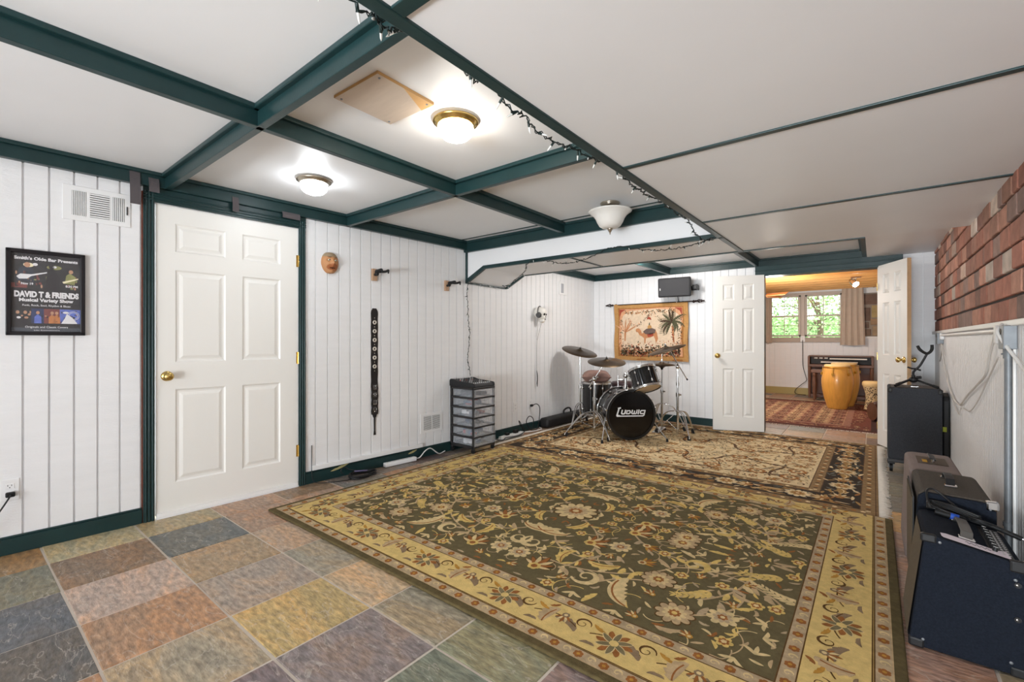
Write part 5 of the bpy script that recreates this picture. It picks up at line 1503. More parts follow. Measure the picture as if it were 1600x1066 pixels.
def wrap(x, z, k): return (x + 0.006 * math.sin(z * 12) * (abs(x) / TW), -0.008 + wob(x, z) - 0.0007 * k, z + 0.004 * math.sin(x * 9))
def tq(x0, z0, x1, z1, mm, k, n=12):
    nx = max(1, int((x1 - x0) / 0.05)); nz = max(1, int((z1 - z0) / 0.05))
    for i in range(nx):
        for j in range(nz):
            a, b_ = x0 + (x1 - x0) * i / nx, x0 + (x1 - x0) * (i + 1) / nx; c, d = z0 + (z1 - z0) * j / nz, z0 + (z1 - z0) * (j + 1) / nz
            m.add([wrap(a, c, k), wrap(b_, c, k), wrap(b_, d, k), wrap(a, d, k)], [[0, 1, 2, 3]], mm)
def tp(pts, mm, k):
    a = sum(p[0] * q[1] - q[0] * p[1] for p, q in zip(pts, pts[1:] + pts[:1]))
    if a < 0: pts = pts[::-1]
    m.add([wrap(x, z_, k) for x, z_ in pts], [list(range(len(pts)))], mm)
def U(u, v): return ((u - 147) / 768 * 1.08 - 0.54, 0.41 - (v - 490) / 593 * 0.82)
tq(-TW, -THh, TW, THh, tapo, 0)
tq(-TW + 0.06, -THh + 0.055, TW - 0.06, THh - 0.055, tapd, 1)
tq(-TW + 0.075, -THh + 0.07, TW - 0.075, THh - 0.07, tpk, 2)
tp([(-0.42, -0.33), (0.42, -0.33), (0.44, 0.16), (0.40, 0.25), (0.3, 0.31), (0.1, 0.325), (-0.1, 0.325), (-0.3, 0.31), (-0.40, 0.25), (-0.44, 0.16)], tcr, 3)
tp([(-0.46, 0.335), (-0.36, 0.335), (-0.43, 0.29), (-0.46, 0.21)], trd, 4); tp([(0.46, 0.335), (0.36, 0.335), (0.43, 0.29), (0.46, 0.21)], trd, 4)
RR = random.Random(31)
def leafs(n, f, mats, l0, l1, w, k0):
    for i in range(n):
        x, z_ = f(); a = RR.uniform(0, 6.28)
        q, _ = leaf_pts(x, z_, a, RR.uniform(l0, l1), w, RR.uniform(-1.5, 1.5), 0); tp(q, RR.choice(mats), k0 + i % 4)
leafs(90, lambda: (RR.uniform(-0.36, 0.36), 0.30 - 0.02 * RR.random() - 0.0), [tgn, tpk, tdk, tapd], 0.02, 0.04, 0.006, 4)
def garland():
    s_ = RR.random(); x = -0.33 + 0.5 * s_; return (x, 0.2 - 0.09 * math.sin(s_ * PI * 2) - 0.05 * s_ + RR.uniform(-0.015, 0.015))
leafs(70, garland, [tgn, tdk, tpk], 0.015, 0.03, 0.005, 4)
leafs(720, lambda: (RR.uniform(-0.43, 0.43), -0.33 + abs(RR.gauss(0, 0.055))), [tgn, tdk, trd, tpk, tdk, tapd, tgn], 0.02, 0.045, 0.009, 4)
leafs(60, lambda: (RR.uniform(-0.42, 0.42), RR.uniform(-0.22, -0.14)), [trd, tpk, tapd], 0.012, 0.025, 0.006, 4)
leafs(60, lambda: (RR.choice([-1, 1]) * RR.uniform(0.415, 0.445), RR.uniform(-0.3, 0.2)), [tdk, tgn, tapd], 0.02, 0.04, 0.006, 4)
# palm
tp([U(752, 730), U(772, 730), U(788, 890), U(772, 895)], tcm, 5)
leafs(24, lambda: U(RR.uniform(760, 782), RR.uniform(740, 880)), [trd, tdk], 0.015, 0.02, 0.006, 6)
for a, ln, cu in [(1.2, 0.17, 0.5), (1.65, 0.18, 0.2), (0.75, 0.2, -0.3), (0.3, 0.17, -1.0), (-0.05, 0.14, -1.6), (2.1, 0.17, 0.6), (2.6, 0.17, 1.0), (3.0, 0.18, 1.5), (3.5, 0.2, 1.2), (-0.5, 0.12, -1.2), (4.0, 0.18, 0.7)]:
    x, z_ = U(752, 695)
    q, _ = leaf_pts(x, z_, a, ln, 0.017, cu, 6); tp(q, RR.choice([tgn, tgn, tdk]), 6 + int(a * 3) % 4)
    x0, z0 = x, z_
    pts = arc_pts(x0, z0, a, ln, cu, 8)
    for p in pts[2:]:
        q, _ = leaf_pts(p[0], p[1], a + cu * 0.5 - 0.9, 0.05, 0.005, 0, 0); tp(q, tgn, 10)
# spiky plant at left
for a in (0.5, 0.9, 1.25, 1.6, 2.0, 2.4):
    x, z_ = U(270, 790); q, _ = leaf_pts(x, z_, a, 0.2, 0.012, RR.uniform(-0.4, 0.4), 0); tp(q, RR.choice([tgn, tcm, tpk]), 6)
tp([U(258, 790), U(280, 790), U(276, 880), U(262, 880)], tcm, 5)
# camel with saddle
tp([U(p[0], p[1]) for p in [(385, 760), (395, 745), (420, 745), (440, 765), (452, 800), (470, 790), (500, 752), (560, 748), (595, 770), (610, 800), (622, 860), (600, 905), (590, 860), (575, 830), (540, 845), (495, 850), (490, 900), (478, 905), (476, 850), (455, 830), (425, 815), (410, 785), (388, 780)]], tcm, 7)
tp([U(p[0], p[1]) for p in [(462, 780), (500, 752), (560, 748), (596, 765), (590, 800), (545, 812), (490, 808)]], tbl, 8)
tp([U(p[0], p[1]) for p in [(505, 808), (575, 800), (570, 832), (515, 838)]], trd, 8)
tp([U(p[0], p[1]) for p in [(510, 752), (512, 728), (530, 712), (550, 722), (556, 750)]], tapo, 9); tp([U(p[0], p[1]) for p in [(524, 715), (538, 715), (536, 690), (528, 690)]], tgn, 10)
tp([U(p[0], p[1]) for p in [(500, 655), (520, 625), (545, 640), (552, 665), (525, 655)]], trd, 6)
# backing
m.b2((-TW + 0.004, -0.004, -THh + 0.004), (TW - 0.004, 0.0, THh - 0.004), tapd)
m.build('woven_panel', t)
t = thing('curtain_rod', 'dark iron rod with scrolled finials holding the tapestry', 'rod', (-2.48, YB - 0.04, 1.662))
iron = mat('dark_iron', (52, 36, 30), 0.5, 0.6)
m = MB(); m.cyl((-0.62, 0.0, 0), (0.62, 0.0, 0), 0.008, iron, n=10); m.build('bar', t)
for sx in (-1, 1):
    m = MB()
    for k in range(4):
        a = k * PI / 2 + 0.4
        m.tube([(sx * 0.62, 0, 0), (sx * 0.65, 0.02 * math.cos(a), 0.02 * math.sin(a)), (sx * 0.68, 0.014 * math.cos(a + 1), 0.014 * math.sin(a + 1)), (sx * 0.7, 0, 0)], 0.005, iron, 6, 5)
    m.sphere((sx * 0.61, 0, 0), (0.012, 0.016, 0.016), iron, 10, 8); m.sphere((sx * 0.71, 0, 0), (0.012, 0.011, 0.011), iron, 10, 8)
    m.build('finial', t)
    m = MB(); m.cyl((sx * 0.57, 0.04, 0), (sx * 0.57, 0.0, 0), 0.006, iron, n=8); m.cyl((sx * 0.57, 0.036, 0), (sx * 0.57, 0.04, 0), 0.02, iron, n=12); m.build('bracket', t)

t = thing('wall_speaker', 'black loudspeaker lying sideways on a bracket above the tapestry', 'speaker', (-2.075, 6.06, 1.838), 0.10)
spk = mat('speaker_black', (34, 34, 36), 0.55, bump=0.1, bscale=300); grl = mat('speaker_grille', (44, 44, 47), 0.6, bump=0.3, bscale=500)
m = MB(); m.T = Matrix.Rotation(rad(4), 4, 'X')
b = bmesh.new()
V = [b.verts.new(p) for p in [(-0.215, 0, -0.13), (0.215, 0, -0.13), (0.215, 0, 0.13), (-0.215, 0, 0.13), (-0.17, 0.24, -0.095), (0.17, 0.24, -0.095), (0.17, 0.24, 0.115), (-0.17, 0.24, 0.115)]]
for f in ((0, 1, 2, 3), (5, 4, 7, 6), (1, 5, 6, 2), (4, 0, 3, 7), (3, 2, 6, 7), (4, 5, 1, 0)): b.faces.new([V[i] for i in f])
bmesh.ops.bevel(b, geom=list(b.edges), offset=0.018, segments=3, profile=0.5, affect='EDGES')
m.bm(b, spk); m.build('cabinet', t)
m = MB(); m.T = Matrix.Rotation(rad(4), 4, 'X'); m.box((0, -0.004, 0), (0.39, 0.008, 0.225), grl, 0.004); m.build('grille', t)
m = MB(); m.T = Matrix.Rotation(rad(4), 4, 'X'); m.box((-0.18, -0.0095, -0.02), (0.012, 0.003, 0.03), mat('badge_silver', (190, 190, 192), 0.3), 0.001); m.build('badge', t)
m = MB(); m.box((0.24, 0.1, 0.0), (0.06, 0.03, 0.06), black_pl, 0.006); m.box((0.265, 0.15, 0.0), (0.012, 0.14, 0.07), black_pl, 0.003); m.box((0.15, 0.235, 0), (0.24, 0.012, 0.06), black_pl, 0.003); m.box((0.0, 0.272, 0), (0.1, 0.05, 0.08), black_pl, 0.003); m.build('bracket', t)
m = MB(); m.tube([(-0.03, 0.2, -0.1), (-0.03, 0.24, -0.16), (-0.02, 0.27, -0.19)], 0.004, cab_w, 6, 4); m.tube([(0.0, 0.2, -0.1), (0.0, 0.24, -0.16), (0.0, 0.27, -0.19)], 0.005, cab_b, 6, 4); m.build('cord', t)

# ---------------------------------------------------------------- row of amplifiers along the right wall
navy = mat('navy_carpet', (32, 37, 47), 0.95, bump=0.5, bscale=500, var=0.25, vscale=150, spec=0.15)
tweed = mat('brown_tweed', (74, 66, 58), 0.85, bump=0.5, bscale=260, var=0.3, vscale=160)
grey_v = mat('mauve_grey_cover', (130, 116, 112), 0.85, bump=0.2, bscale=120, var=0.06, vscale=14)
grl_t = mat('grille_cloth', (96, 84, 66), 0.9, bump=0.4, bscale=300, var=0.15, vscale=60)
def handle(t, c, ln, m_, along='y', tilt=0.0, w=0.03, h=0.022):
    m = MB(); m.T = Matrix.Translation(c) @ Matrix.Rotation(tilt, 4, 'Y')
    pts = [(0, -ln / 2, 0.004), (0, -ln / 2 + 0.02, h), (0, 0, h + 0.003), (0, ln / 2 - 0.02, h), (0, ln / 2, 0.004)]
    for a, b_ in zip(pts, pts[1:]):
        mid = [(p + q) / 2 for p, q in zip(a, b_)]; L_ = math.dist(a, b_)
        m.box(mid, (w, L_ + 0.004, 0.006), m_, 0.002, rot=Matrix.Rotation(math.atan2(b_[2] - a[2], b_[1] - a[1]), 4, 'X'))
    m.build('handle', t)
    for s_ in (-1, 1):
        m = MB(); m.T = Matrix.Translation(c) @ Matrix.Rotation(tilt, 4, 'Y'); m.box((0, s_ * ln / 2, 0.004), (w + 0.012, 0.026, 0.01), chrome if m_ is not black_rub else black_pl, 0.003); m.build('handle_cap', t)
# nearest: blue carpeted combo
t = thing('guitar_amplifier', 'nearest blue carpeted amplifier with white tape label and knobs on top', 'amplifier', group='amplifiers along the right wall')
y0, y1 = 2.235, 2.575
prof = [(0.10, 0.008), (0.395, 0.008), (0.395, 0.372), (0.38, 0.384), (0.165, 0.425), (0.145, 0.418)]
m = MB(); m.prism(prof, y0, y1, navy, 0.008); m.build('cabinet', t)
sl = math.atan2(0.384 - 0.425, 0.38 - 0.165)
tilt = -sl
m = MB(); m.add([(0.0965, y0 + 0.02, 0.03), (0.0965, y1 - 0.02, 0.03), (0.1395, y1 - 0.02, 0.40), (0.1395, y0 + 0.02, 0.40)], [[0, 1, 2, 3][::-1]], grl_t); m.add([(0.104, y0 + 0.02, 0.03), (0.104, y1 - 0.02, 0.03), (0.147, y1 - 0.02, 0.40), (0.147, y0 + 0.02, 0.40)], [[0, 1, 2, 3]], grl_t); m.build('grille', t)
for x, z_, dx, dz in ((0.155, 0.412, 0.045, 0.03), (0.378, 0.374, 0.045, 0.04), (0.122, 0.022, 0.045, 0.034), (0.38, 0.022, 0.045, 0.034)):
    m = MB()
    m.box((x, y0 + 0.008, z_), (dx, 0.024, dz), black_pl, 0.007); m.build('corner_guard', t)
for x, z_ in ((0.185, 0.405), (0.37, 0.33), (0.36, 0.05), (0.14, 0.04)):
    m = MB(); m.sphere((x, y0 - 0.001, z_), (0.005, 0.002, 0.005), steel, 10, 6); m.build('screw', t)
for z_ in (0.315, 0.2):
    m = MB(); m.cyl((0.375, y0 + 0.001, z_), (0.375, y0 - 0.004, z_), 0.009, black_pl, n=14); m.sphere((0.373, y0 - 0.004, z_), (0.004, 0.002, 0.004), chrome, 8, 6); m.build('jack_socket', t)
def topz(x): return 0.425 + (x - 0.165) * (0.384 - 0.425) / (0.38 - 0.165)
handle(t, (0.262, 2.42, topz(0.262)), 0.2, mat('worn_handle_grey', (88, 85, 82), 0.4, var=0.1, vscale=20), tilt=tilt, w=0.034, h=0.022)
m = MB(); m.T = Matrix.Translation((0.345, 2.41, topz(0.345) + 0.001)) @ Matrix.Rotation(tilt, 4, 'Y'); m.box((0, 0, 0), (0.058, 0.29, 0.004), black_pl, 0.001); m.build('control_panel', t)
for k in range(8):
    for q, r_ in ((-0.016, 0.0075),):
        m = MB(); m.T = Matrix.Translation((0.345, 2.29 + k * 0.032, topz(0.345))) @ Matrix.Rotation(tilt, 4, 'Y'); m.cyl((q, 0, 0), (q, 0, 0.017), r_, black_pl, 0.006, n=12); m.b2((q - 0.006, -0.001, 0.0165), (q + 0.006, 0.001, 0.0178), white_pl); m.build('knob', t)
m = MB(); m.T = Matrix.Translation((0.345, 2.41, topz(0.345) + 0.0035)) @ Matrix.Rotation(tilt, 4, 'Y')
for k in range(12):
    m.b2((0.004, -0.13 + k * 0.022, 0), (0.01, -0.118 + k * 0.022, 0.0006), mat('panel_ink', (190, 190, 192), 0.5)); m.b2((0.016, -0.13 + k * 0.022, 0), (0.024, -0.122 + k * 0.022, 0.0006), mat('panel_ink', (190, 190, 192), 0.5))
m.build('panel_marks', t)
m = MB(); m.T = Matrix.Translation((0.275, 2.268, topz(0.275) + 0.002)) @ Matrix.Rotation(tilt, 4, 'Y')
tap_w = mat('white_tape', (222, 212, 222), 0.7)
ol = [(-0.085, -0.008), (-0.08, -0.018), (0.085, -0.018), (0.092, -0.01), (0.09, 0.05), (0.082, 0.054), (0.066, 0.034), (-0.07, 0.036), (-0.086, 0.026)]
m.add([(x, y, 0.0012) for x, y in ol], [list(range(len(ol)))], tap_w); m.build('tape_label', t)
m = MB(); m.T = Matrix.Translation((0.275, 2.268, topz(0.275) + 0.0036)) @ Matrix.Rotation(tilt, 4, 'Y')
m.tube([(-0.02 + 0.005 * k, 0.012 + 0.009 * math.sin(k * 2.4), 0) for k in range(14)], 0.0009, black_pl, 4, 2); m.build('handwriting', t)
for x in (0.13, 0.37):
    for y in (y0 + 0.04, y1 - 0.04):
        m = MB(); m.cyl((x, y, 0.0), (x, y, 0.012), 0.014, black_rub, n=12); m.build('foot', t)
# the coil of cable on top of it
t = thing('coiled_cable', 'black instrument cable with a blue band bundled on the nearest amplifier', 'cable')
m = MB()
for k in range(4):
    o_ = k * 0.006
    m.tube([(0.385, 2.53 + o_, 0.405), (0.32, 2.55 - o_, 0.41 + o_), (0.26, 2.56 + o_, 0.425), (0.2, 2.545 + o_, 0.44), (0.175, 2.56, 0.437 + o_), (0.19, 2.585 + o_, 0.438 + o_), (0.25, 2.575, 0.436 + o_), (0.33, 2.54 + o_, 0.415 + o_)], 0.0045, cab_b, 7, 6)
m.tube([(0.3, 2.545, 0.42), (0.25, 2.6, 0.46), (0.2, 2.62, 0.5), (0.175, 2.6, 0.495), (0.18, 2.56, 0.455), (0.22, 2.54, 0.44), (0.28, 2.535, 0.425)], 0.004, cab_b, 7, 6)
m.build('coil', t)
m = MB(); m.cyl((0.24, 2.535, 0.424), (0.265, 2.535, 0.42), 0.013, mat('blue_band', (30, 80, 180), 0.5), n=14); m.build('band', t)
m = MB(); m.cyl((0.195, 2.535, 0.432), (0.24, 2.535, 0.424), 0.012, black_rub, 0.012, n=12); m.build('connector', t)
m = MB(); m.cyl((0.36, 2.54, 0.41), (0.435, 2.53, 0.385), 0.009, black_rub, n=12); m.cyl((0.435, 2.53, 0.385), (0.45, 2.528, 0.38), 0.004, chrome, n=10); m.build('plug', t)
# second: tweed top with blue end panel
t = thing('guitar_amplifier', 'brown tweed topped amplifier with blue end panel, second from the viewer', 'amplifier', group='amplifiers along the right wall')
y0, y1 = 2.63, 3.06
m = MB(); m.prism([(0.135, 0.008), (0.385, 0.008), (0.38, 0.468), (0.365, 0.48), (0.165, 0.486), (0.15, 0.474)], y0 + 0.012, y1, tweed, 0.006); m.build('cabinet', t)
m = MB(); m.prism([(0.12, 0.008), (0.39, 0.008), (0.384, 0.455), (0.372, 0.472), (0.17, 0.482), (0.148, 0.462)], y0 - 0.006, y0 + 0.014, navy, 0.006); m.build('end_panel', t)
m = MB(); m.b2((0.129, y0 + 0.04, 0.05), (0.134, y1 - 0.04, 0.44), grl_t); m.b2((0.1325, y0 + 0.02, 0.03), (0.137, y1 - 0.02, 0.45), black_pl); m.build('grille', t)
m = MB(); m.box((0.372, y0 + 0.006, 0.464), (0.04, 0.036, 0.036), chrome, 0.008); m.sphere((0.365, y0 - 0.012, 0.452), (0.004, 0.003, 0.004), steel, 8, 6); m.build('corner_guard', t)
handle(t, (0.265, 2.86, 0.484), 0.16, black_pl, w=0.03, h=0.028)
# third: under a mauve grey cover
t = thing('guitar_amplifier', 'mauve grey covered amplifier nearest the black speaker cabinet', 'amplifier', group='amplifiers along the right wall')
y0, y1 = 3.12, 3.58
m = MB(); m.prism([(0.125, 0.004), (0.36, 0.004), (0.35, 0.45), (0.33, 0.472), (0.17, 0.476), (0.142, 0.466)], y0, y1, grey_v, 0.012); m.build('cover', t)
m = MB(); m.T = Matrix.Translation((0.24, 3.36, 0.4755)) @ Matrix.Rotation(0.02, 4, 'Y')
m.b2((-0.055, -0.09, 0), (0.065, 0.09, 0.002), mat('brown_flap', (92, 78, 66), 0.8, var=0.1, vscale=40)); m.build('handle_opening', t)
m = MB(); m.b2((0.205, 3.3, 0.477), (0.225, 3.36, 0.48), mat('yellow_tag', (210, 160, 40), 0.6)); m.build('yellow_tag', t)
m = MB(); m.T = Matrix.Translation((0.245, 3.36, 0.477)); m.box((0, 0, 0.02), (0.03, 0.13, 0.006), black_pl, 0.002, rot=Matrix.Rotation(0.4, 4, 'Y')); m.cyl((0, -0.065, 0.0), (0, -0.065, 0.02), 0.006, chrome); m.cyl((0, 0.065, 0.0), (0, 0.065, 0.02), 0.006, chrome); m.build('handle', t)

# black speaker cabinet on casters
t = thing('speaker_cabinet', 'tall black carpeted speaker cabinet on casters by the right wall', 'speaker', (0.268, 5.29, 0))
carp = mat('black_carpet', (64, 66, 71), 0.95, bump=0.5, bscale=400, var=0.2, vscale=120, spec=0.2)
m = MB(); m.box((0, 0, 0.42), (0.345, 0.38, 0.62), carp, 0.014); m.build('cabinet', t)
m = MB(); m.box((0, 0, 0.1), (0.36, 0.4, 0.028), mat('dolly_grey', (52, 52, 54), 0.5), 0.006); m.build('base_rim', t)
m = MB(); m.box((0, 0, 0.729), (0.3, 0.33, 0.003), mat('worn_top', (70, 62, 56), 0.7, var=0.2, vscale=20), 0.001); m.b2((-0.02, -0.09, 0.729), (0.03, -0.08, 0.736), chrome); m.build('top_panel', t)
for sx in (-1, 1):
    m = MB(); m.box((sx * 0.158, -0.176, 0.705), (0.034, 0.034, 0.044), black_pl, 0.01); m.build('corner_guard', t)
    for sy in (-1, 1):
        m = MB(); x, y = sx * 0.152, sy * 0.155; m.cyl((x - 0.011, y, 0.036), (x + 0.011, y, 0.036), 0.036, black_rub, n=20); m.cyl((x - 0.013, y, 0.036), (x + 0.013, y, 0.036), 0.012, steel, n=12); m.box((x, y, 0.078), (0.05, 0.06, 0.018), black_pl, 0.004); m.b2((x - 0.017, y - 0.012, 0.036), (x - 0.013, y + 0.012, 0.08), steel); m.b2((x + 0.013, y - 0.012, 0.036), (x + 0.017, y + 0.012, 0.08), steel); m.build('caster', t)
t = thing('instrument_case', 'narrow black case with yellow tag squeezed between speaker cabinet and wall', 'case', (0.467, 5.28, 0))
m = MB(); m.T = Matrix.Rotation(PI / 2, 4, 'Z'); m.prism([(-0.14, 0.002), (0.14, 0.002), (0.14, 0.66), (0.0, 0.69), (-0.12, 0.67), (-0.14, 0.63)], -0.02, 0.02, nyl, 0.008); m.build('body', t)
m = MB(); m.b2((-0.0245, -0.1435, 0.38), (0.0, -0.1405, 0.42), mat('lime_tag', (150, 160, 40), 0.6)); m.build('tag', t)
# saxophone stand on top of it
t = thing('saxophone_stand', 'black folding instrument stand with a forked yoke on the speaker cabinet', 'stand', (0.268, 5.27, 0.7305))
m = MB(); m.cyl((0, 0, 0.05), (0, 0, 0.1), 0.018, black_pl, 0.013); m.sphere((0, 0, 0.06), (0.034, 0.03, 0.026), black_pl, 14, 8); m.cyl((0.02, -0.01, 0.08), (0.05, -0.02, 0.085), 0.012, black_pl, n=12); m.build('hub', t)
for a, b_ in (((-0.02, -0.01, 0.06), (-0.125, -0.13, 0.009)), ((-0.02, 0.01, 0.06), (-0.115, 0.02, 0.009)), ((0.02, 0, 0.058), (0.15, -0.11, 0.009))):
    m = MB(); m.cyl(a, b_, 0.0085, black_pl, n=10); d = (Vector(b_) - Vector(a)).normalized(); m.cyl(Vector(b_) - d * 0.04, Vector(b_), 0.011, black_rub, 0.0105, n=10); m.build('leg', t)
m = MB(); m.tube([(0, 0, 0.09), (0.0, -0.005, 0.125), (0.015, -0.01, 0.15), (0.045, -0.01, 0.19), (0.088, -0.015, 0.29)], 0.009, black_pl, 10, 6); m.build('stem', t)
m = MB(); m.tube([(0.026, -0.02, 0.355), (0.04, -0.025, 0.325), (0.065, -0.02, 0.3), (0.088, -0.015, 0.29), (0.108, -0.015, 0.305), (0.118, -0.02, 0.33), (0.118, -0.02, 0.365)], [0.011, 0.012, 0.011, 0.011, 0.011, 0.012, 0.011], black_rub, 10, 6); m.build('yoke', t)
m = MB(); m.tube([(0.02, -0.01, 0.155), (-0.01, -0.02, 0.158), (-0.04, -0.02, 0.17)], 0.007, black_rub, 8, 4); m.tube([(0.02, -0.01, 0.155), (0.045, -0.03, 0.145)], 0.007, black_rub, 8); m.build('lower_hook', t)

# ---------------------------------------------------------------- wiring on the right wall
def ebox(label, y, z_, w_, h_):
    t = thing('junction_box', label, 'electrical box', (XR, y, z_), -PI / 2, 'junction boxes under the brick')
    m = MB(); m.box((0, -0.022, 0), (w_, 0.044, h_), steel, 0.003); m.build('box', t)
    m = MB(); m.cyl((0.0, -0.0445, 0.025), (0.0, -0.0465, 0.025), 0.014, mat('knockout', (70, 62, 50), 0.5, 0.5), n=14); m.build('knockout', t)
    return t
ebox('galvanised junction box on the right wall above the conduit', 2.97, 1.145, 0.1, 0.105)
ebox('small galvanised junction box near the far end of the right wall', 5.66, 1.15, 0.1, 0.1)
t = thing('conduit', 'grey metal conduit running down the right wall behind the amplifiers', 'conduit', (XR - 0.02, 2.97, 0))
m = MB(); m.cyl((0, 0, 0.02), (0, 0, 1.093), 0.0135, steel, n=18); m.build('tube', t)
m = MB(); m.cyl((0, 0, 1.05), (0, 0, 1.093), 0.018, steel, n=18); m.sphere((-0.02, 0, 1.07), (0.004, 0.004, 0.004), steel, 8, 6); m.build('coupling', t)
m = MB(); m.cyl((0, 0, 0.3), (0, 0, 0.32), 0.018, steel, n=18); m.box((0.012, 0, 0.31), (0.012, 0.06, 0.02), steel, 0.002); m.build('strap', t)
m = MB(); m.cyl((0.005, -0.035, 0), (0.005, -0.035, 1.195), 0.006, white_smooth, n=12); o = put(m.build('white_pipe'), (XR - 0.012, 2.97, 0)); tag(o, 'thin white pipe beside the metal conduit on the right wall', 'pipe')
m = MB(); m.cyl((0, 3.2, 1.178), (0, 5.6, 1.178), 0.011, white_smooth, n=12); m.box((0, 3.2, 1.16), (0.03, 0.05, 0.09), white_pl, 0.006); m.box((0, 5.56, 1.17), (0.03, 0.05, 0.06), white_pl, 0.006)
o = put(m.build('white_pipe'), (XR - 0.016, 0, 0)); tag(o, 'white horizontal pipe under the lowest brick course', 'pipe')
cab_l = mat('pale_cable', (206, 200, 194), 0.5)
def wc(lb, pts, r, mm): cord('hanging_cable', lb, [(XR - p[2], p[0], p[1]) for p in pts], r, mm, 'cable', 'cables hanging on the right wall', res=8)
wc('thick white cable swooping down the right wall between the two boxes', [(3.3, 1.17, 0.012), (3.42, 1.05, 0.016), (3.52, 0.95, 0.016), (3.8, 0.87, 0.014), (4.15, 0.78, 0.012), (4.45, 0.69, 0.01), (4.65, 0.67, 0.01), (4.9, 0.70, 0.01), (5.2, 0.8, 0.012), (5.45, 0.95, 0.012), (5.58, 1.1, 0.02)], 0.006, cab_l)
wc('thin grey wire drooping lowest on the right wall', [(5.5, 1.1, 0.02), (5.35, 0.98, 0.012), (5.25, 0.85, 0.01), (5.05, 0.72, 0.01), (4.8, 0.64, 0.01), (4.55, 0.6, 0.01), (4.45, 0.66, 0.01), (4.1, 0.68, 0.01), (3.8, 0.78, 0.01), (3.45, 0.95, 0.01), (3.18, 1.05, 0.02)], 0.0035, cab_l)
wc('short dark wire below the small far junction box', [(5.66, 1.1, 0.02), (5.62, 1.04, 0.014), (5.7, 0.97, 0.012), (5.78, 0.94, 0.01)], 0.004, cab_g)
wc('thick white cable leaving the junction box towards the viewer', [(3.03, 1.205, 0.03), (2.99, 1.17, 0.05), (2.93, 1.11, 0.035), (2.85, 1.06, 0.02), (2.75, 1.015, 0.012), (2.5, 0.97, 0.012), (2.2, 0.95, 0.012)], 0.007, cab_w)

# ---------------------------------------------------------------- string lights
soc = mat('socket_green', (22, 40, 38), 0.5); wirm = mat('green_wire', (20, 36, 34), 0.5); blb = mat('clear_bulb', (240, 240, 236), 0.1, alpha=0.75)
RR = random.Random(77)
def string(label, pts, step, jitter=0.006, r=0.0022):
    t = thing('string_lights', label, 'string lights', (0, 0, 0), 0, 'unlit clear string lights')
    P_ = spline([Vector(p) for p in pts], 10)
    P_ = [p + Vector((RR.uniform(-1, 1), RR.uniform(-1, 1), RR.uniform(-1, 1))) * jitter for p in P_]
    m = MB(); m.tube(P_, r, wirm, 5); m.tube([p + Vector((math.sin(i * 1.3) * 0.006, math.cos(i * 1.3) * 0.004, math.cos(i * 1.3) * 0.006)) for i, p in enumerate(P_)], r * 0.9, wirm, 5); m.build('wire', t)
    acc = 0
    for a, b_ in zip(P_, P_[1:]):
        acc += (b_ - a).length
        if acc > step:
            acc = 0
            d = Vector((RR.uniform(-0.7, 0.7), RR.uniform(-0.7, 0.7), RR.uniform(-1.0, 0.35))).normalized()
            m = MB(); m.cyl(b_, b_ + d * 0.018, 0.0042, soc, n=8); m.cyl(b_ + d * 0.018, b_ + d * 0.034, 0.0034, blb, 0.0026, n=8); m.cyl(b_ + d * 0.034, b_ + d * 0.04, 0.0026, blb, 0.0004, n=8)
            m.build('bulb', t)
    return t
string('string lights strung along the left edge of the low ceiling', [(-0.905, 0.3, 1.9), (-0.905, 0.56, 1.88), (-0.905, 0.626, 1.882), (-0.905, 0.661, 1.871), (-0.905, 0.728, 1.90), (-0.9, 0.86, 1.905), (-0.905, 0.96, 1.889), (-0.905, 1.044, 1.90), (-0.905, 1.138, 1.867), (-0.905, 1.199, 1.874), (-0.905, 1.279, 1.851), (-0.905, 1.392, 1.852), (-0.905, 1.537, 1.871), (-0.905, 1.665, 1.879), (-0.895, 1.83, 1.9), (-0.905, 1.991, 1.883), (-0.905, 2.154, 1.872), (-0.905, 2.365, 1.879), (-0.905, 2.609, 1.879), (-0.905, 2.896, 1.876), (-0.905, 3.025, 1.833), (-0.905, 3.236, 1.816), (-0.9, 3.44, 1.865)], 0.09)
string('string lights draped along the front edge of the white header', [(-0.89, 3.455, 1.859), (-1.038, 3.465, 1.842), (-1.155, 3.47, 1.828), (-1.303, 3.47, 1.832), (-1.405, 3.47, 1.845), (-1.594, 3.47, 1.894), (-1.737, 3.47, 1.902), (-1.856, 3.47, 1.862), (-2.011, 3.47, 1.825), (-2.175, 3.47, 1.82), (-2.333, 3.47, 1.86), (-2.47, 3.47, 1.893), (-2.6, 3.49, 1.86), (-2.76, 3.7, 1.855), (-2.88, 3.75, 1.80), (-2.98, 3.78, 1.765), (-3.1, 3.85, 1.735), (-3.2, 3.85, 1.735)], 0.12)
string('string lights falling down the plank wall to the drawer cart', [(-3.37, 4.1, 1.735), (-3.365, 3.8, 1.74), (-3.36, 3.58, 1.745), LA(3.49, 1.72, 0.03), LA(3.49, 1.6, 0.02), LA(3.505, 1.45, 0.016), LA(3.515, 1.3, 0.016), LA(3.53, 1.2, 0.016), LA(3.515, 1.05, 0.016), LA(3.5, 0.93, 0.016), LA(3.53, 0.82, 0.016), LA(3.54, 0.76, 0.016)], 0.085, 0.004)

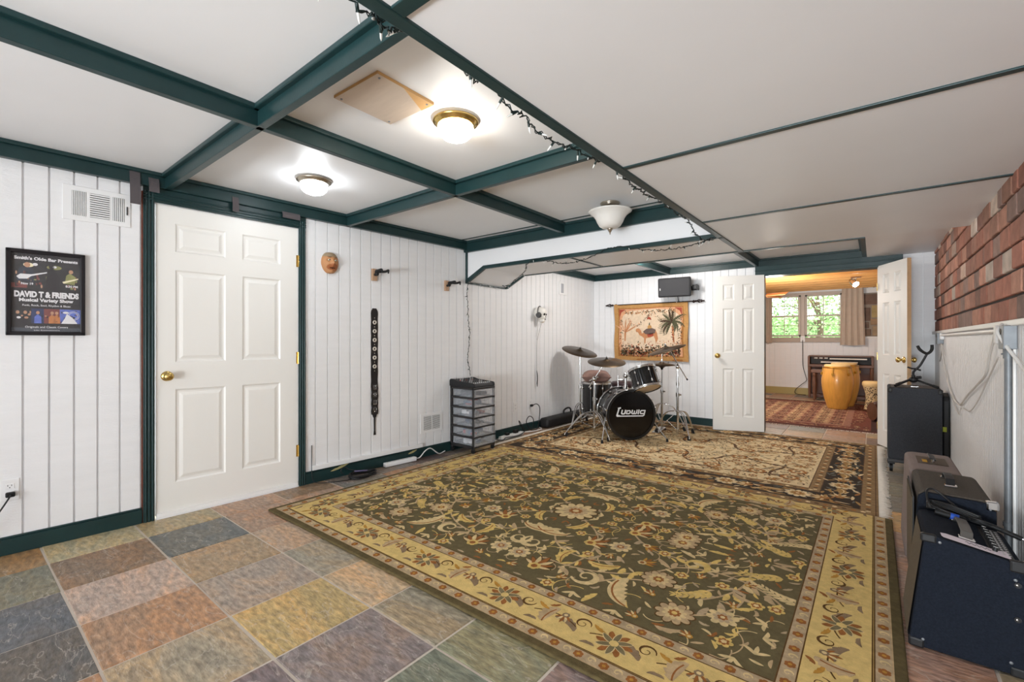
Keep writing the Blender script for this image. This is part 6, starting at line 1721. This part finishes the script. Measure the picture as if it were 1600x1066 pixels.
# ---------------------------------------------------------------- the far room
YF = 11.27
w = MB(); m2 = white_panel
planks(w, -2.6, 1.7, 0, 1.16, 0.02, 0.1, m2)
for a, b_ in (((-2.6, 0, 1.16), (-1.82, 0.06, 2.4)), ((-0.5, 0, 1.16), (1.7, 0.06, 2.4)), ((-1.82, 0, 2.1), (-0.5, 0.06, 2.4)), ((-1.82, 0, 1.16), (-0.5, 0.06, 1.2))): w.b2(a, b_, white_smooth)
wf = put(w.build('wall_far_room'), (0, YF, 0)); struct(wf, 'white far room wall under and around the windows', 'wall')
w = MB()
planks(w, -2.5, 2.3, 0, 2.4, 0, 0.1, m2)
o = put(w.build('wall_far_room_left'), (-2.5, 9, 0), PI / 2); struct(o, 'white left wall of the far room', 'wall')
w = MB(); planks(w, -2.3, 2.5, 0, 2.4, 0, 0.1, m2)
o = put(w.build('wall_far_room_right'), (1.6, 9, 0), -PI / 2); struct(o, 'white right wall of the far room', 'wall')
w = MB(); w.b2((-3.6, 6.43, 2.0), (1.7, 6.5, 2.5), white_smooth); w.b2((-3.6, 6.43, 0), (-1.1, 6.5, 2.0), white_smooth); w.b2((0.06, 6.43, 0), (1.7, 6.5, 2.0), white_smooth)
struct(w.build('wall_far_room_near'), 'far room side of the doorway wall', 'wall')
pine = mat('pine_joist', (214, 160, 92), 0.55, bump=0.1, bscale=20, stretch=(1, 14, 14), var=0.16, vscale=5)
w = MB(); w.b2((-2.6, 6.4, 2.37), (1.7, 11.4, 2.42), mat('pine_subfloor', (200, 156, 104), 0.6, var=0.15, vscale=4))
cf_ = struct(w.build('ceiling_far_room'), 'bare wooden ceiling of the far room', 'ceiling')
for k in range(12):
    w = MB(); y = 6.75 + 0.4 * k
    w.b2((-2.5, y - 0.02, 2.16), (1.6, y + 0.02, 2.37), pine); w.build('joist', cf_)
w = MB(); w.b2((-2.5, -0.02, 0), (1.6, 0.0, 0.14), mat('olive_baseboard', (176, 160, 104), 0.5)); o = put(w.build('baseboard_far_room'), (0, YF, 0)); struct(o, 'olive baseboard along the far room wall', 'baseboard')
glass = bpy.data.materials.new('window_glass'); glass.use_nodes = True
nt = glass.node_tree; nd = nt.nodes
for x in list(nd):
    if x.type == 'BSDF_PRINCIPLED': nd.remove(x)
tr = nd.new('ShaderNodeBsdfTransparent'); gl = nd.new('ShaderNodeBsdfGlossy'); gl.inputs['Roughness'].default_value = 0.02; fr = nd.new('ShaderNodeFresnel'); fr.inputs['IOR'].default_value = 1.45; mx = nd.new('ShaderNodeMixShader')
nt.links.new(fr.outputs[0], mx.inputs[0]); nt.links.new(tr.outputs[0], mx.inputs[1]); nt.links.new(gl.outputs[0], mx.inputs[2]); nt.links.new(mx.outputs[0], nd['Material Output'].inputs[0])
win_m = mat('window_paint', (198, 186, 176), 0.5)
def window(n, x0, x1, z0, z1):
    t = thing('window_%d' % n, ('left' if n == 1 else 'right') + ' sash window of the far room with greenery outside', 'window', (0, YF, 0), 0, kind='structure')
    m = MB(); fw = 0.035
    for a, b_ in (((x0, -0.02, z0), (x0 + fw, 0.05, z1)), ((x1 - fw, -0.02, z0), (x1, 0.05, z1)), ((x0, -0.02, z0), (x1, 0.05, z0 + fw)), ((x0, -0.02, z1 - fw), (x1, 0.05, z1))): m.b2(a, b_, win_m, 0.003)
    zm = (z0 + z1) / 2; m.b2((x0, -0.01, zm - 0.016), (x1, 0.04, zm + 0.016), win_m, 0.003); m.build('frame', t)
    m = MB()
    for f in (0.1, 0.5, 0.92): m.b2((x0 + (x1 - x0) * f - 0.006, 0.005, z0), (x0 + (x1 - x0) * f + 0.006, 0.02, z1), win_m)
    for f in (0.27, 0.75): m.b2((x0, 0.005, z0 + (z1 - z0) * f - 0.006), (x1, 0.02, z0 + (z1 - z0) * f + 0.006), win_m)
    m.build('muntins', t)
    m = MB(); m.b2((x0 + 0.01, 0.010, z0 + 0.01), (x1 - 0.01, 0.013, z1 - 0.01), glass); m.build('pane', t)
window(1, -1.80, -1.205, 1.215, 2.085); window(2, -1.125, -0.5, 1.215, 2.085)
m = MB(); m.b2((-1.2, -0.03, 1.2), (-1.13, 0.04, 2.1), win_m, 0.003); m.b2((-1.85, -0.04, 2.085), (-0.45, 0.0, 2.13), win_m, 0.003); m.b2((-1.9, -0.05, 1.1), (-0.45, 0.0, 1.2), mat('window_apron', (178, 164, 150), 0.5), 0.004)
trim(m, 'window mullion, head and sill of the far room', (0, YF, 0))
# greenery outside
grass = mat('lawn', (96, 140, 60), 0.9, var=0.2, vscale=3)
w = MB(); w.add([(-14, 11.6, -0.2), (10, 11.6, -0.2), (10, 24, 2.2), (-14, 24, 2.2)], [[0, 1, 2, 3]], grass); struct(w.build('ground_outside'), 'sunlit grassy slope outside the windows', 'ground')
lf1 = mat('leaf_green', (150, 190, 110), 0.6, var=0.3, vscale=8); lf2 = mat('leaf_light', (204, 226, 170), 0.6, var=0.25, vscale=8); lfd = mat('leaf_dark', (104, 140, 84), 0.6, var=0.2, vscale=8); bark = mat('bark', (110, 92, 74), 0.9, bump=0.5, bscale=20)  # leaf greens mixed at random, from pale to dark
def tree(lb, x, y, h, r, n, name='leafy_tree'):
    t = thing(name, lb, 'tree', (x, y, 0.0), 0, 'trees outside the far windows')
    m = MB(); m.tube([(0, 0, 0), (0.05, 0.02, h * 0.4), (-0.03, 0, h * 0.8)], [0.09, 0.07, 0.03], bark, 8, 4)
    for q in range(6):
        a = RR.uniform(0, 6.28); m.tube([(0.03, 0, h * (0.25 + 0.08 * q)), (r * 0.4 * math.cos(a), r * 0.4 * math.sin(a), h * (0.4 + 0.08 * q)), (r * 0.8 * math.cos(a), r * 0.8 * math.sin(a), h * (0.45 + 0.08 * q))], [0.035, 0.02, 0.008], bark, 6, 3)
    m.build('trunk', t)
    m = MB()
    for q in range(n):
        a = RR.uniform(0, 6.28); u = RR.random() ** 0.4; zz = RR.uniform(-1, 1)
        s_ = math.sqrt(max(0, 1 - zz * zz))
        p = Vector((r * u * s_ * math.cos(a), r * u * s_ * math.sin(a), h * 0.6 + h * 0.48 * zz * u))
        d = Vector((RR.uniform(-1, 1), RR.uniform(-1, 1), RR.uniform(-0.6, 0.6))).normalized(); e = d.orthogonal().normalized(); L_ = RR.uniform(0.06, 0.13)
        m.add([p, p + d * L_ * 0.5 + e * L_ * 0.3, p + d * L_, p + d * L_ * 0.5 - e * L_ * 0.3], [[0, 1, 2, 3]], RR.choice([lf1, lf2, lf2, lfd]))
    m.build('foliage', t)
tree('bushy green tree outside the left far window', -3.4, 15.0, 3.2, 1.3, 2400)
tree('pale green tree seen between the two far windows', -1.9, 17.6, 3.6, 1.4, 2600)
tree('dark trunked tree outside the right far window', -1.15, 14.4, 3.0, 0.8, 1300)
tree('wide green tree at the right of the far view', 0.6, 15.9, 3.4, 1.2, 2000)
# curtains
ctn = mat('taupe_linen', (200, 184, 168), 0.85, bump=0.2, bscale=200, var=0.05, vscale=10)
def curtain(lb, x0, x1, z0, z1, folds, flare=0.0):
    t = thing('curtain', lb, 'curtain', (0, YF - 0.11, 0), 0, 'linen curtains')
    m = MB(); N = folds * 12; K = 8; vs = []
    for side in (0, 1):
        for k in range(K + 1):
            f = k / K
            for i in range(N + 1):
                u = i / N
                x = x0 + (x1 - x0) * u; x += flare * (1 - f) * (u - 0.5) + 0.006 * math.sin(u * folds * 2 * PI * 2)
                y = 0.028 * math.sin(u * folds * 2 * PI + 0.4 * math.sin(f * 3)) * (0.7 + 0.3 * (1 - f)) + side * 0.003
                vs.append((x, y, z0 + (z1 - z0) * f + 0.006 * math.sin(u * 9) * (1 - f)))
    fs = []; off = (K + 1) * (N + 1)
    for k in range(K):
        for i in range(N):
            a = k * (N + 1) + i
            fs.append([a, a + 1, a + N + 2, a + N + 1]); fs.append([off + a, off + a + N + 1, off + a + N + 2, off + a + 1])
    m.add(vs, fs, ctn, True); m.build('panel', t)
    return t
curtain('taupe curtain at the left edge of the far windows', -1.86, -1.72, 1.09, 2.17, 2)
curtain('wide taupe curtain right of the far windows', -0.5, -0.16, 1.04, 2.17, 4, 0.06)
t = thing('curtain_rod', 'dark rod carrying the taupe curtains above the far windows', 'rod', (0, YF - 0.11, 2.175))
m = MB(); m.cyl((-1.95, 0, 0), (-0.02, 0, 0), 0.009, iron, n=10); m.build('bar', t)
m = MB(); m.sphere((0.0, 0, 0), (0.028, 0.022, 0.022), iron, 12, 8); m.build('finial', t)
for x in (-1.9, -0.1):
    m = MB(); m.box((x, 0.055, 0), (0.012, 0.11, 0.02), iron); m.build('bracket', t)
# stone panel at the right
st = mat('field_stone', (150, 130, 108), 0.85, attr=True, bump=0.6, bscale=30, var=0.2, vscale=10)
w = MB()
w.b2((-0.17, -0.03, 1.213), (0.6, -0.001, 2.06), mat('stone_mortar', (150, 140, 128), 0.9))
for x0, z0, x1, z1, c in ((-0.165, 1.22, -0.04, 1.36, (130, 108, 92)), (-0.03, 1.22, 0.13, 1.42, (168, 148, 120)), (-0.165, 1.37, -0.07, 1.5, (120, 100, 88)), (-0.06, 1.43, 0.13, 1.56, (158, 134, 106)), (-0.165, 1.51, -0.05, 1.78, (112, 92, 80)), (-0.04, 1.57, 0.13, 1.82, (176, 156, 110)), (-0.165, 1.83, 0.13, 2.04, (120, 98, 86)), (0.14, 1.22, 0.35, 1.6, (150, 130, 108)), (0.14, 1.61, 0.35, 2.04, (132, 112, 96)), (0.36, 1.22, 0.58, 2.04, (150, 128, 104))):
    w.box(((x0 + x1) / 2, -0.03, (z0 + z1) / 2), (x1 - x0 - 0.01, 0.03, z1 - z0 - 0.012), st, 0.012, col=lin(c))
o = put(w.build('stone_panel'), (0, YF, 0)); tag(o, 'rough field stone panel set in the far wall right of the curtain', 'stonework')
m = MB(); m.b2((-0.2, -0.04, 1.185), (0.62, 0.0, 1.212), white_smooth, 0.003); trim(m, 'white ledge under the stone panel', (0, YF, 0))
# organ, bench, drums
wal = mat('dark_walnut', (92, 56, 38), 0.4, bump=0.08, bscale=30, stretch=(1, 1, 0.2), var=0.2, vscale=8); wal2 = mat('mid_walnut', (112, 76, 56), 0.4, var=0.15, vscale=8); keyw = mat('key_white', (226, 220, 208), 0.3)
t = thing('spinet_organ', 'dark walnut spinet organ with two keyboards against the far wall', 'organ', (-0.52, 11.0, 0))
m = MB(); m.box((0, 0.14, 0.33), (0.98, 0.1, 0.62), wal, 0.004); m.box((0, -0.04, 0.04), (0.94, 0.3, 0.06), wal, 0.004); m.build('case', t)
for sx in (-1, 1):
    m = MB(); m.prism([(sx * 0.5 - 0.018, 0), (sx * 0.5 + 0.018, 0), (sx * 0.5 + 0.018, 0.815), (sx * 0.5 - 0.018, 0.815)], 0.06, 0.2, wal2); m.box((sx * 0.5, -0.05, 0.72), (0.036, 0.3, 0.2), wal2, 0.006); m.cyl((sx * 0.49, -0.16, 0), (sx * 0.49, -0.16, 0.64), 0.022, wal2, 0.03, n=14); m.build('side_panel', t)
m = MB(); m.box((0, 0.0, 0.64), (1.0, 0.42, 0.05), wal2, 0.006); m.build('key_bed', t)
m = MB(); m.box((0, 0.08, 0.822), (1.04, 0.3, 0.022), wal2, 0.004); m.build('lid', t)
m = MB(); m.box((0, 0.02, 0.74), (0.95, 0.2, 0.14), black_pl, 0.003); m.build('console', t)
for zz, x0, x1, yy in ((0.775, -0.16, 0.42, -0.11), (0.71, -0.3, 0.28, -0.14)):
    m = MB(); m.box(((x0 + x1) / 2, yy, zz), (x1 - x0, 0.08, 0.024), keyw, 0.002)
    for k in range(int((x1 - x0) / 0.022)):
        if k % 7 not in (2, 6): m.b2((x0 + 0.018 + k * 0.022, yy + 0.0, zz + 0.011), (x0 + 0.03 + k * 0.022, yy + 0.04, zz + 0.018), black_pl)
    m.build('keyboard', t)
for k in range(9):
    m = MB(); m.box((-0.43 + 0.028 * k, -0.088, 0.785), (0.02, 0.02, 0.026), keyw if k % 3 else wal, 0.002); m.build('tab', t)
t = thing('organ_bench', 'walnut bench with turned legs half hidden behind the tall hand drums', 'bench', (-0.57, 10.35, 0.012))
m = MB(); m.box((0, 0, 0.545), (0.72, 0.3, 0.06), wal2, 0.008); m.build('seat', t)
for sx in (-1, 1):
    for sy in (-1, 1):
        m = MB(); m.lathe([(0.014, 0), (0.02, 0.02), (0.016, 0.06), (0.026, 0.16), (0.034, 0.3), (0.03, 0.42), (0.02, 0.45), (0.032, 0.47), (0.032, 0.52)], wal2, 16, Matrix.Translation((sx * 0.31, sy * 0.11, 0)), close=True); m.build('leg', t)
cong = mat('honey_oak', (216, 158, 72), 0.3, bump=0.03, bscale=10, stretch=(6, 6, 0.6), var=0.12, vscale=5, coat=0.3); skin_ = mat('rawhide', (224, 196, 140), 0.6, var=0.06, vscale=10); gold_m = mat('gold_hardware', (190, 150, 70), 0.3, 1.0)
def conga(lb, x, y, s_):
    t = thing('conga_drum', lb, 'drum', (x, y, 0.0125), 0, 'honey coloured conga drums')
    m = MB(); m.lathe([(r * s_, z_ * s_) for r, z_ in ((0.135, 0), (0.142, 0.02), (0.165, 0.1), (0.192, 0.2), (0.212, 0.32), (0.222, 0.42), (0.222, 0.5), (0.212, 0.58), (0.196, 0.66), (0.18, 0.72))], cong, 40, close=True); m.build('shell', t)
    m = MB(); m.lathe([(0.182 * s_, 0.70 * s_), (0.184 * s_, 0.728 * s_), (0.17 * s_, 0.738 * s_), (0, 0.742 * s_)], skin_, 40); m.build('head', t)
    m = MB(); m.torus((0, 0, 0.695 * s_), 0.2 * s_, 0.006, gold_m, 40, 8); m.build('rim', t)
    for k in range(6):
        a = k * PI / 3 + 0.3; c_, s2 = math.cos(a), math.sin(a)
        m = MB(); m.cyl((0.204 * s_ * c_, 0.204 * s_ * s2, 0.69 * s_), (0.222 * s_ * c_, 0.222 * s_ * s2, 0.57 * s_), 0.005, gold_m, n=8); m.box((0.222 * s_ * c_, 0.222 * s_ * s2, 0.585 * s_), (0.03, 0.03, 0.045), gold_m, 0.006, rot=a); m.build('lug', t)
conga('honey coloured conga drum in front of the organ, the nearer of the pair', -0.475, 9.22, 0.98)
conga('honey coloured conga drum half hidden behind its twin', -0.405, 9.69, 1.0)
leo = bpy.data.materials.new('leopard_cloth'); leo.use_nodes = True
nt = leo.node_tree; b_ = nt.nodes['Principled BSDF']; vo = nt.nodes.new('ShaderNodeTexVoronoi'); vo.inputs['Scale'].default_value = 46; rp = nt.nodes.new('ShaderNodeValToRGB'); tcn = nt.nodes.new('ShaderNodeTexCoord')
rp.color_ramp.elements[0].position = 0.36; rp.color_ramp.elements[0].color = lin((58, 44, 34)); rp.color_ramp.elements[1].position = 0.46; rp.color_ramp.elements[1].color = lin((206, 184, 142))
nt.links.new(tcn.outputs['Object'], vo.inputs['Vector']); nt.links.new(vo.outputs['Distance'], rp.inputs[0]); nt.links.new(rp.outputs[0], b_.inputs['Base Color']); b_.inputs['Roughness'].default_value = 0.85
t = thing('goblet_drum', 'leopard print goblet drum with cream top beside the open right leaf', 'drum', (-0.015, 9.2, 0.0125))
m = MB(); m.lathe([(0.115, 0.03), (0.1, 0.1), (0.088, 0.2), (0.095, 0.28), (0.12, 0.36), (0.128, 0.395)], leo, 32); m.build('shell', t)
m = MB(); m.lathe([(0.126, 0.39), (0.136, 0.41), (0.136, 0.45), (0.12, 0.472), (0, 0.478)], skin_, 32); m.build('head', t)
m = MB(); m.lathe([(0, 0.0), (0.125, 0.0), (0.128, 0.015), (0.12, 0.032), (0, 0.032)], wal, 32); m.build('foot', t)
t = thing('hand_drum', 'dark maroon drum lying on its side at the edge of the far room rug', 'drum', (0.12, 8.1, 0.152), 0.5)
m = MB(); m.T = Matrix.Rotation(PI / 2, 4, 'Y'); m.lathe([(0.12, -0.16), (0.138, -0.1), (0.14, 0.06), (0.125, 0.16)], mat('maroon_lacquer', (58, 30, 30), 0.3), 32); m.build('shell', t)
m = MB(); m.T = Matrix.Rotation(PI / 2, 4, 'Y'); m.lathe([(0, -0.162), (0.122, -0.16)][::-1], wal, 32); m.build('head', t)
m = MB(); m.T = Matrix.Rotation(PI / 2, 4, 'Y'); m.lathe([(0.127, 0.16), (0, 0.162)], wal, 32); m.build('head', t)
outlet('white outlet between the two far windows with a black cord', (-1.165, YF - 0.052, 1.165), 0, (0.08, 0.12))
cord('power_cable', 'black cord dropping from the far window outlet to the floor', [(-1.165, YF - 0.07, 1.14), (-1.165, YF - 0.06, 0.9), (-1.16, YF - 0.04, 0.6), (-1.11, YF - 0.04, 0.38), (-1.1, YF - 0.05, 0.3), (-1.2, YF - 0.06, 0.2), (-1.29, YF - 0.08, 0.1), (-1.28, YF - 0.1, 0.02), (-1.1, YF - 0.14, 0.008)], 0.006, cab_b)
t = thing('spotlight', 'lit clamp spotlight under the wooden joists of the far room', 'lamp', (-0.225, 9.15, 2.16))
m = MB(); m.box((0, 0, -0.012), (0.14, 0.06, 0.024), chrome, 0.004); m.cyl((0, 0, -0.02), (-0.01, 0, -0.06), 0.009, chrome); m.build('mount', t)
MS = frame_z((-0.05, 0.0, -0.075), (0.55, -0.55, -0.62), (0, 1, 0))
m = MB(); m.T = MS; m.lathe([(0.0, -0.03), (0.035, -0.028), (0.042, 0.0), (0.05, 0.09)], chrome, 24); m.build('can', t)
m = MB(); m.T = MS; m.lathe([(0.046, 0.085), (0.034, 0.1), (0.0, 0.106)], mat('spot_bulb', (255, 248, 236), 0.3, emit=60.0), 24); m.build('bulb', t)
t = thing('ceiling_fan', 'brown bladed ceiling fan at the left of the far room', 'fan', (-1.66, 9.1, 2.37))
fanb = mat('fan_blade_wood', (176, 122, 78), 0.5, bump=0.05, bscale=20, var=0.12, vscale=8)
m = MB(); m.cyl((0, 0, -0.42), (0, 0, 0), 0.014, iron); m.lathe([(0, -0.5), (0.06, -0.49), (0.1, -0.46), (0.1, -0.42), (0.05, -0.39), (0, -0.385)], iron, 28); m.build('motor', t)
for k in range(5):
    a = k * 2 * PI / 5 - 0.35
    m = MB(); m.T = Matrix.Rotation(a, 4, 'Z'); m.box((0.14, 0, -0.44), (0.12, 0.03, 0.008), iron, 0.002); m.box((0.36, 0, -0.437), (0.36, 0.125, 0.008), fanb, 0.003, rot=Matrix.Rotation(0.42, 4, 'X')); m.build('blade', t)
m = MB(); m.cyl((-2.0, 10.9, 2.235), (0.4, 10.9, 2.235), 0.022, steel, n=14)
for x in (-1.6, -0.6): m.b2((x - 0.012, 10.88, 2.2), (x + 0.012, 10.92, 2.37), steel)
tag(m.build('metal_pipe'), 'silver pipe running under the joists of the far room', 'pipe')
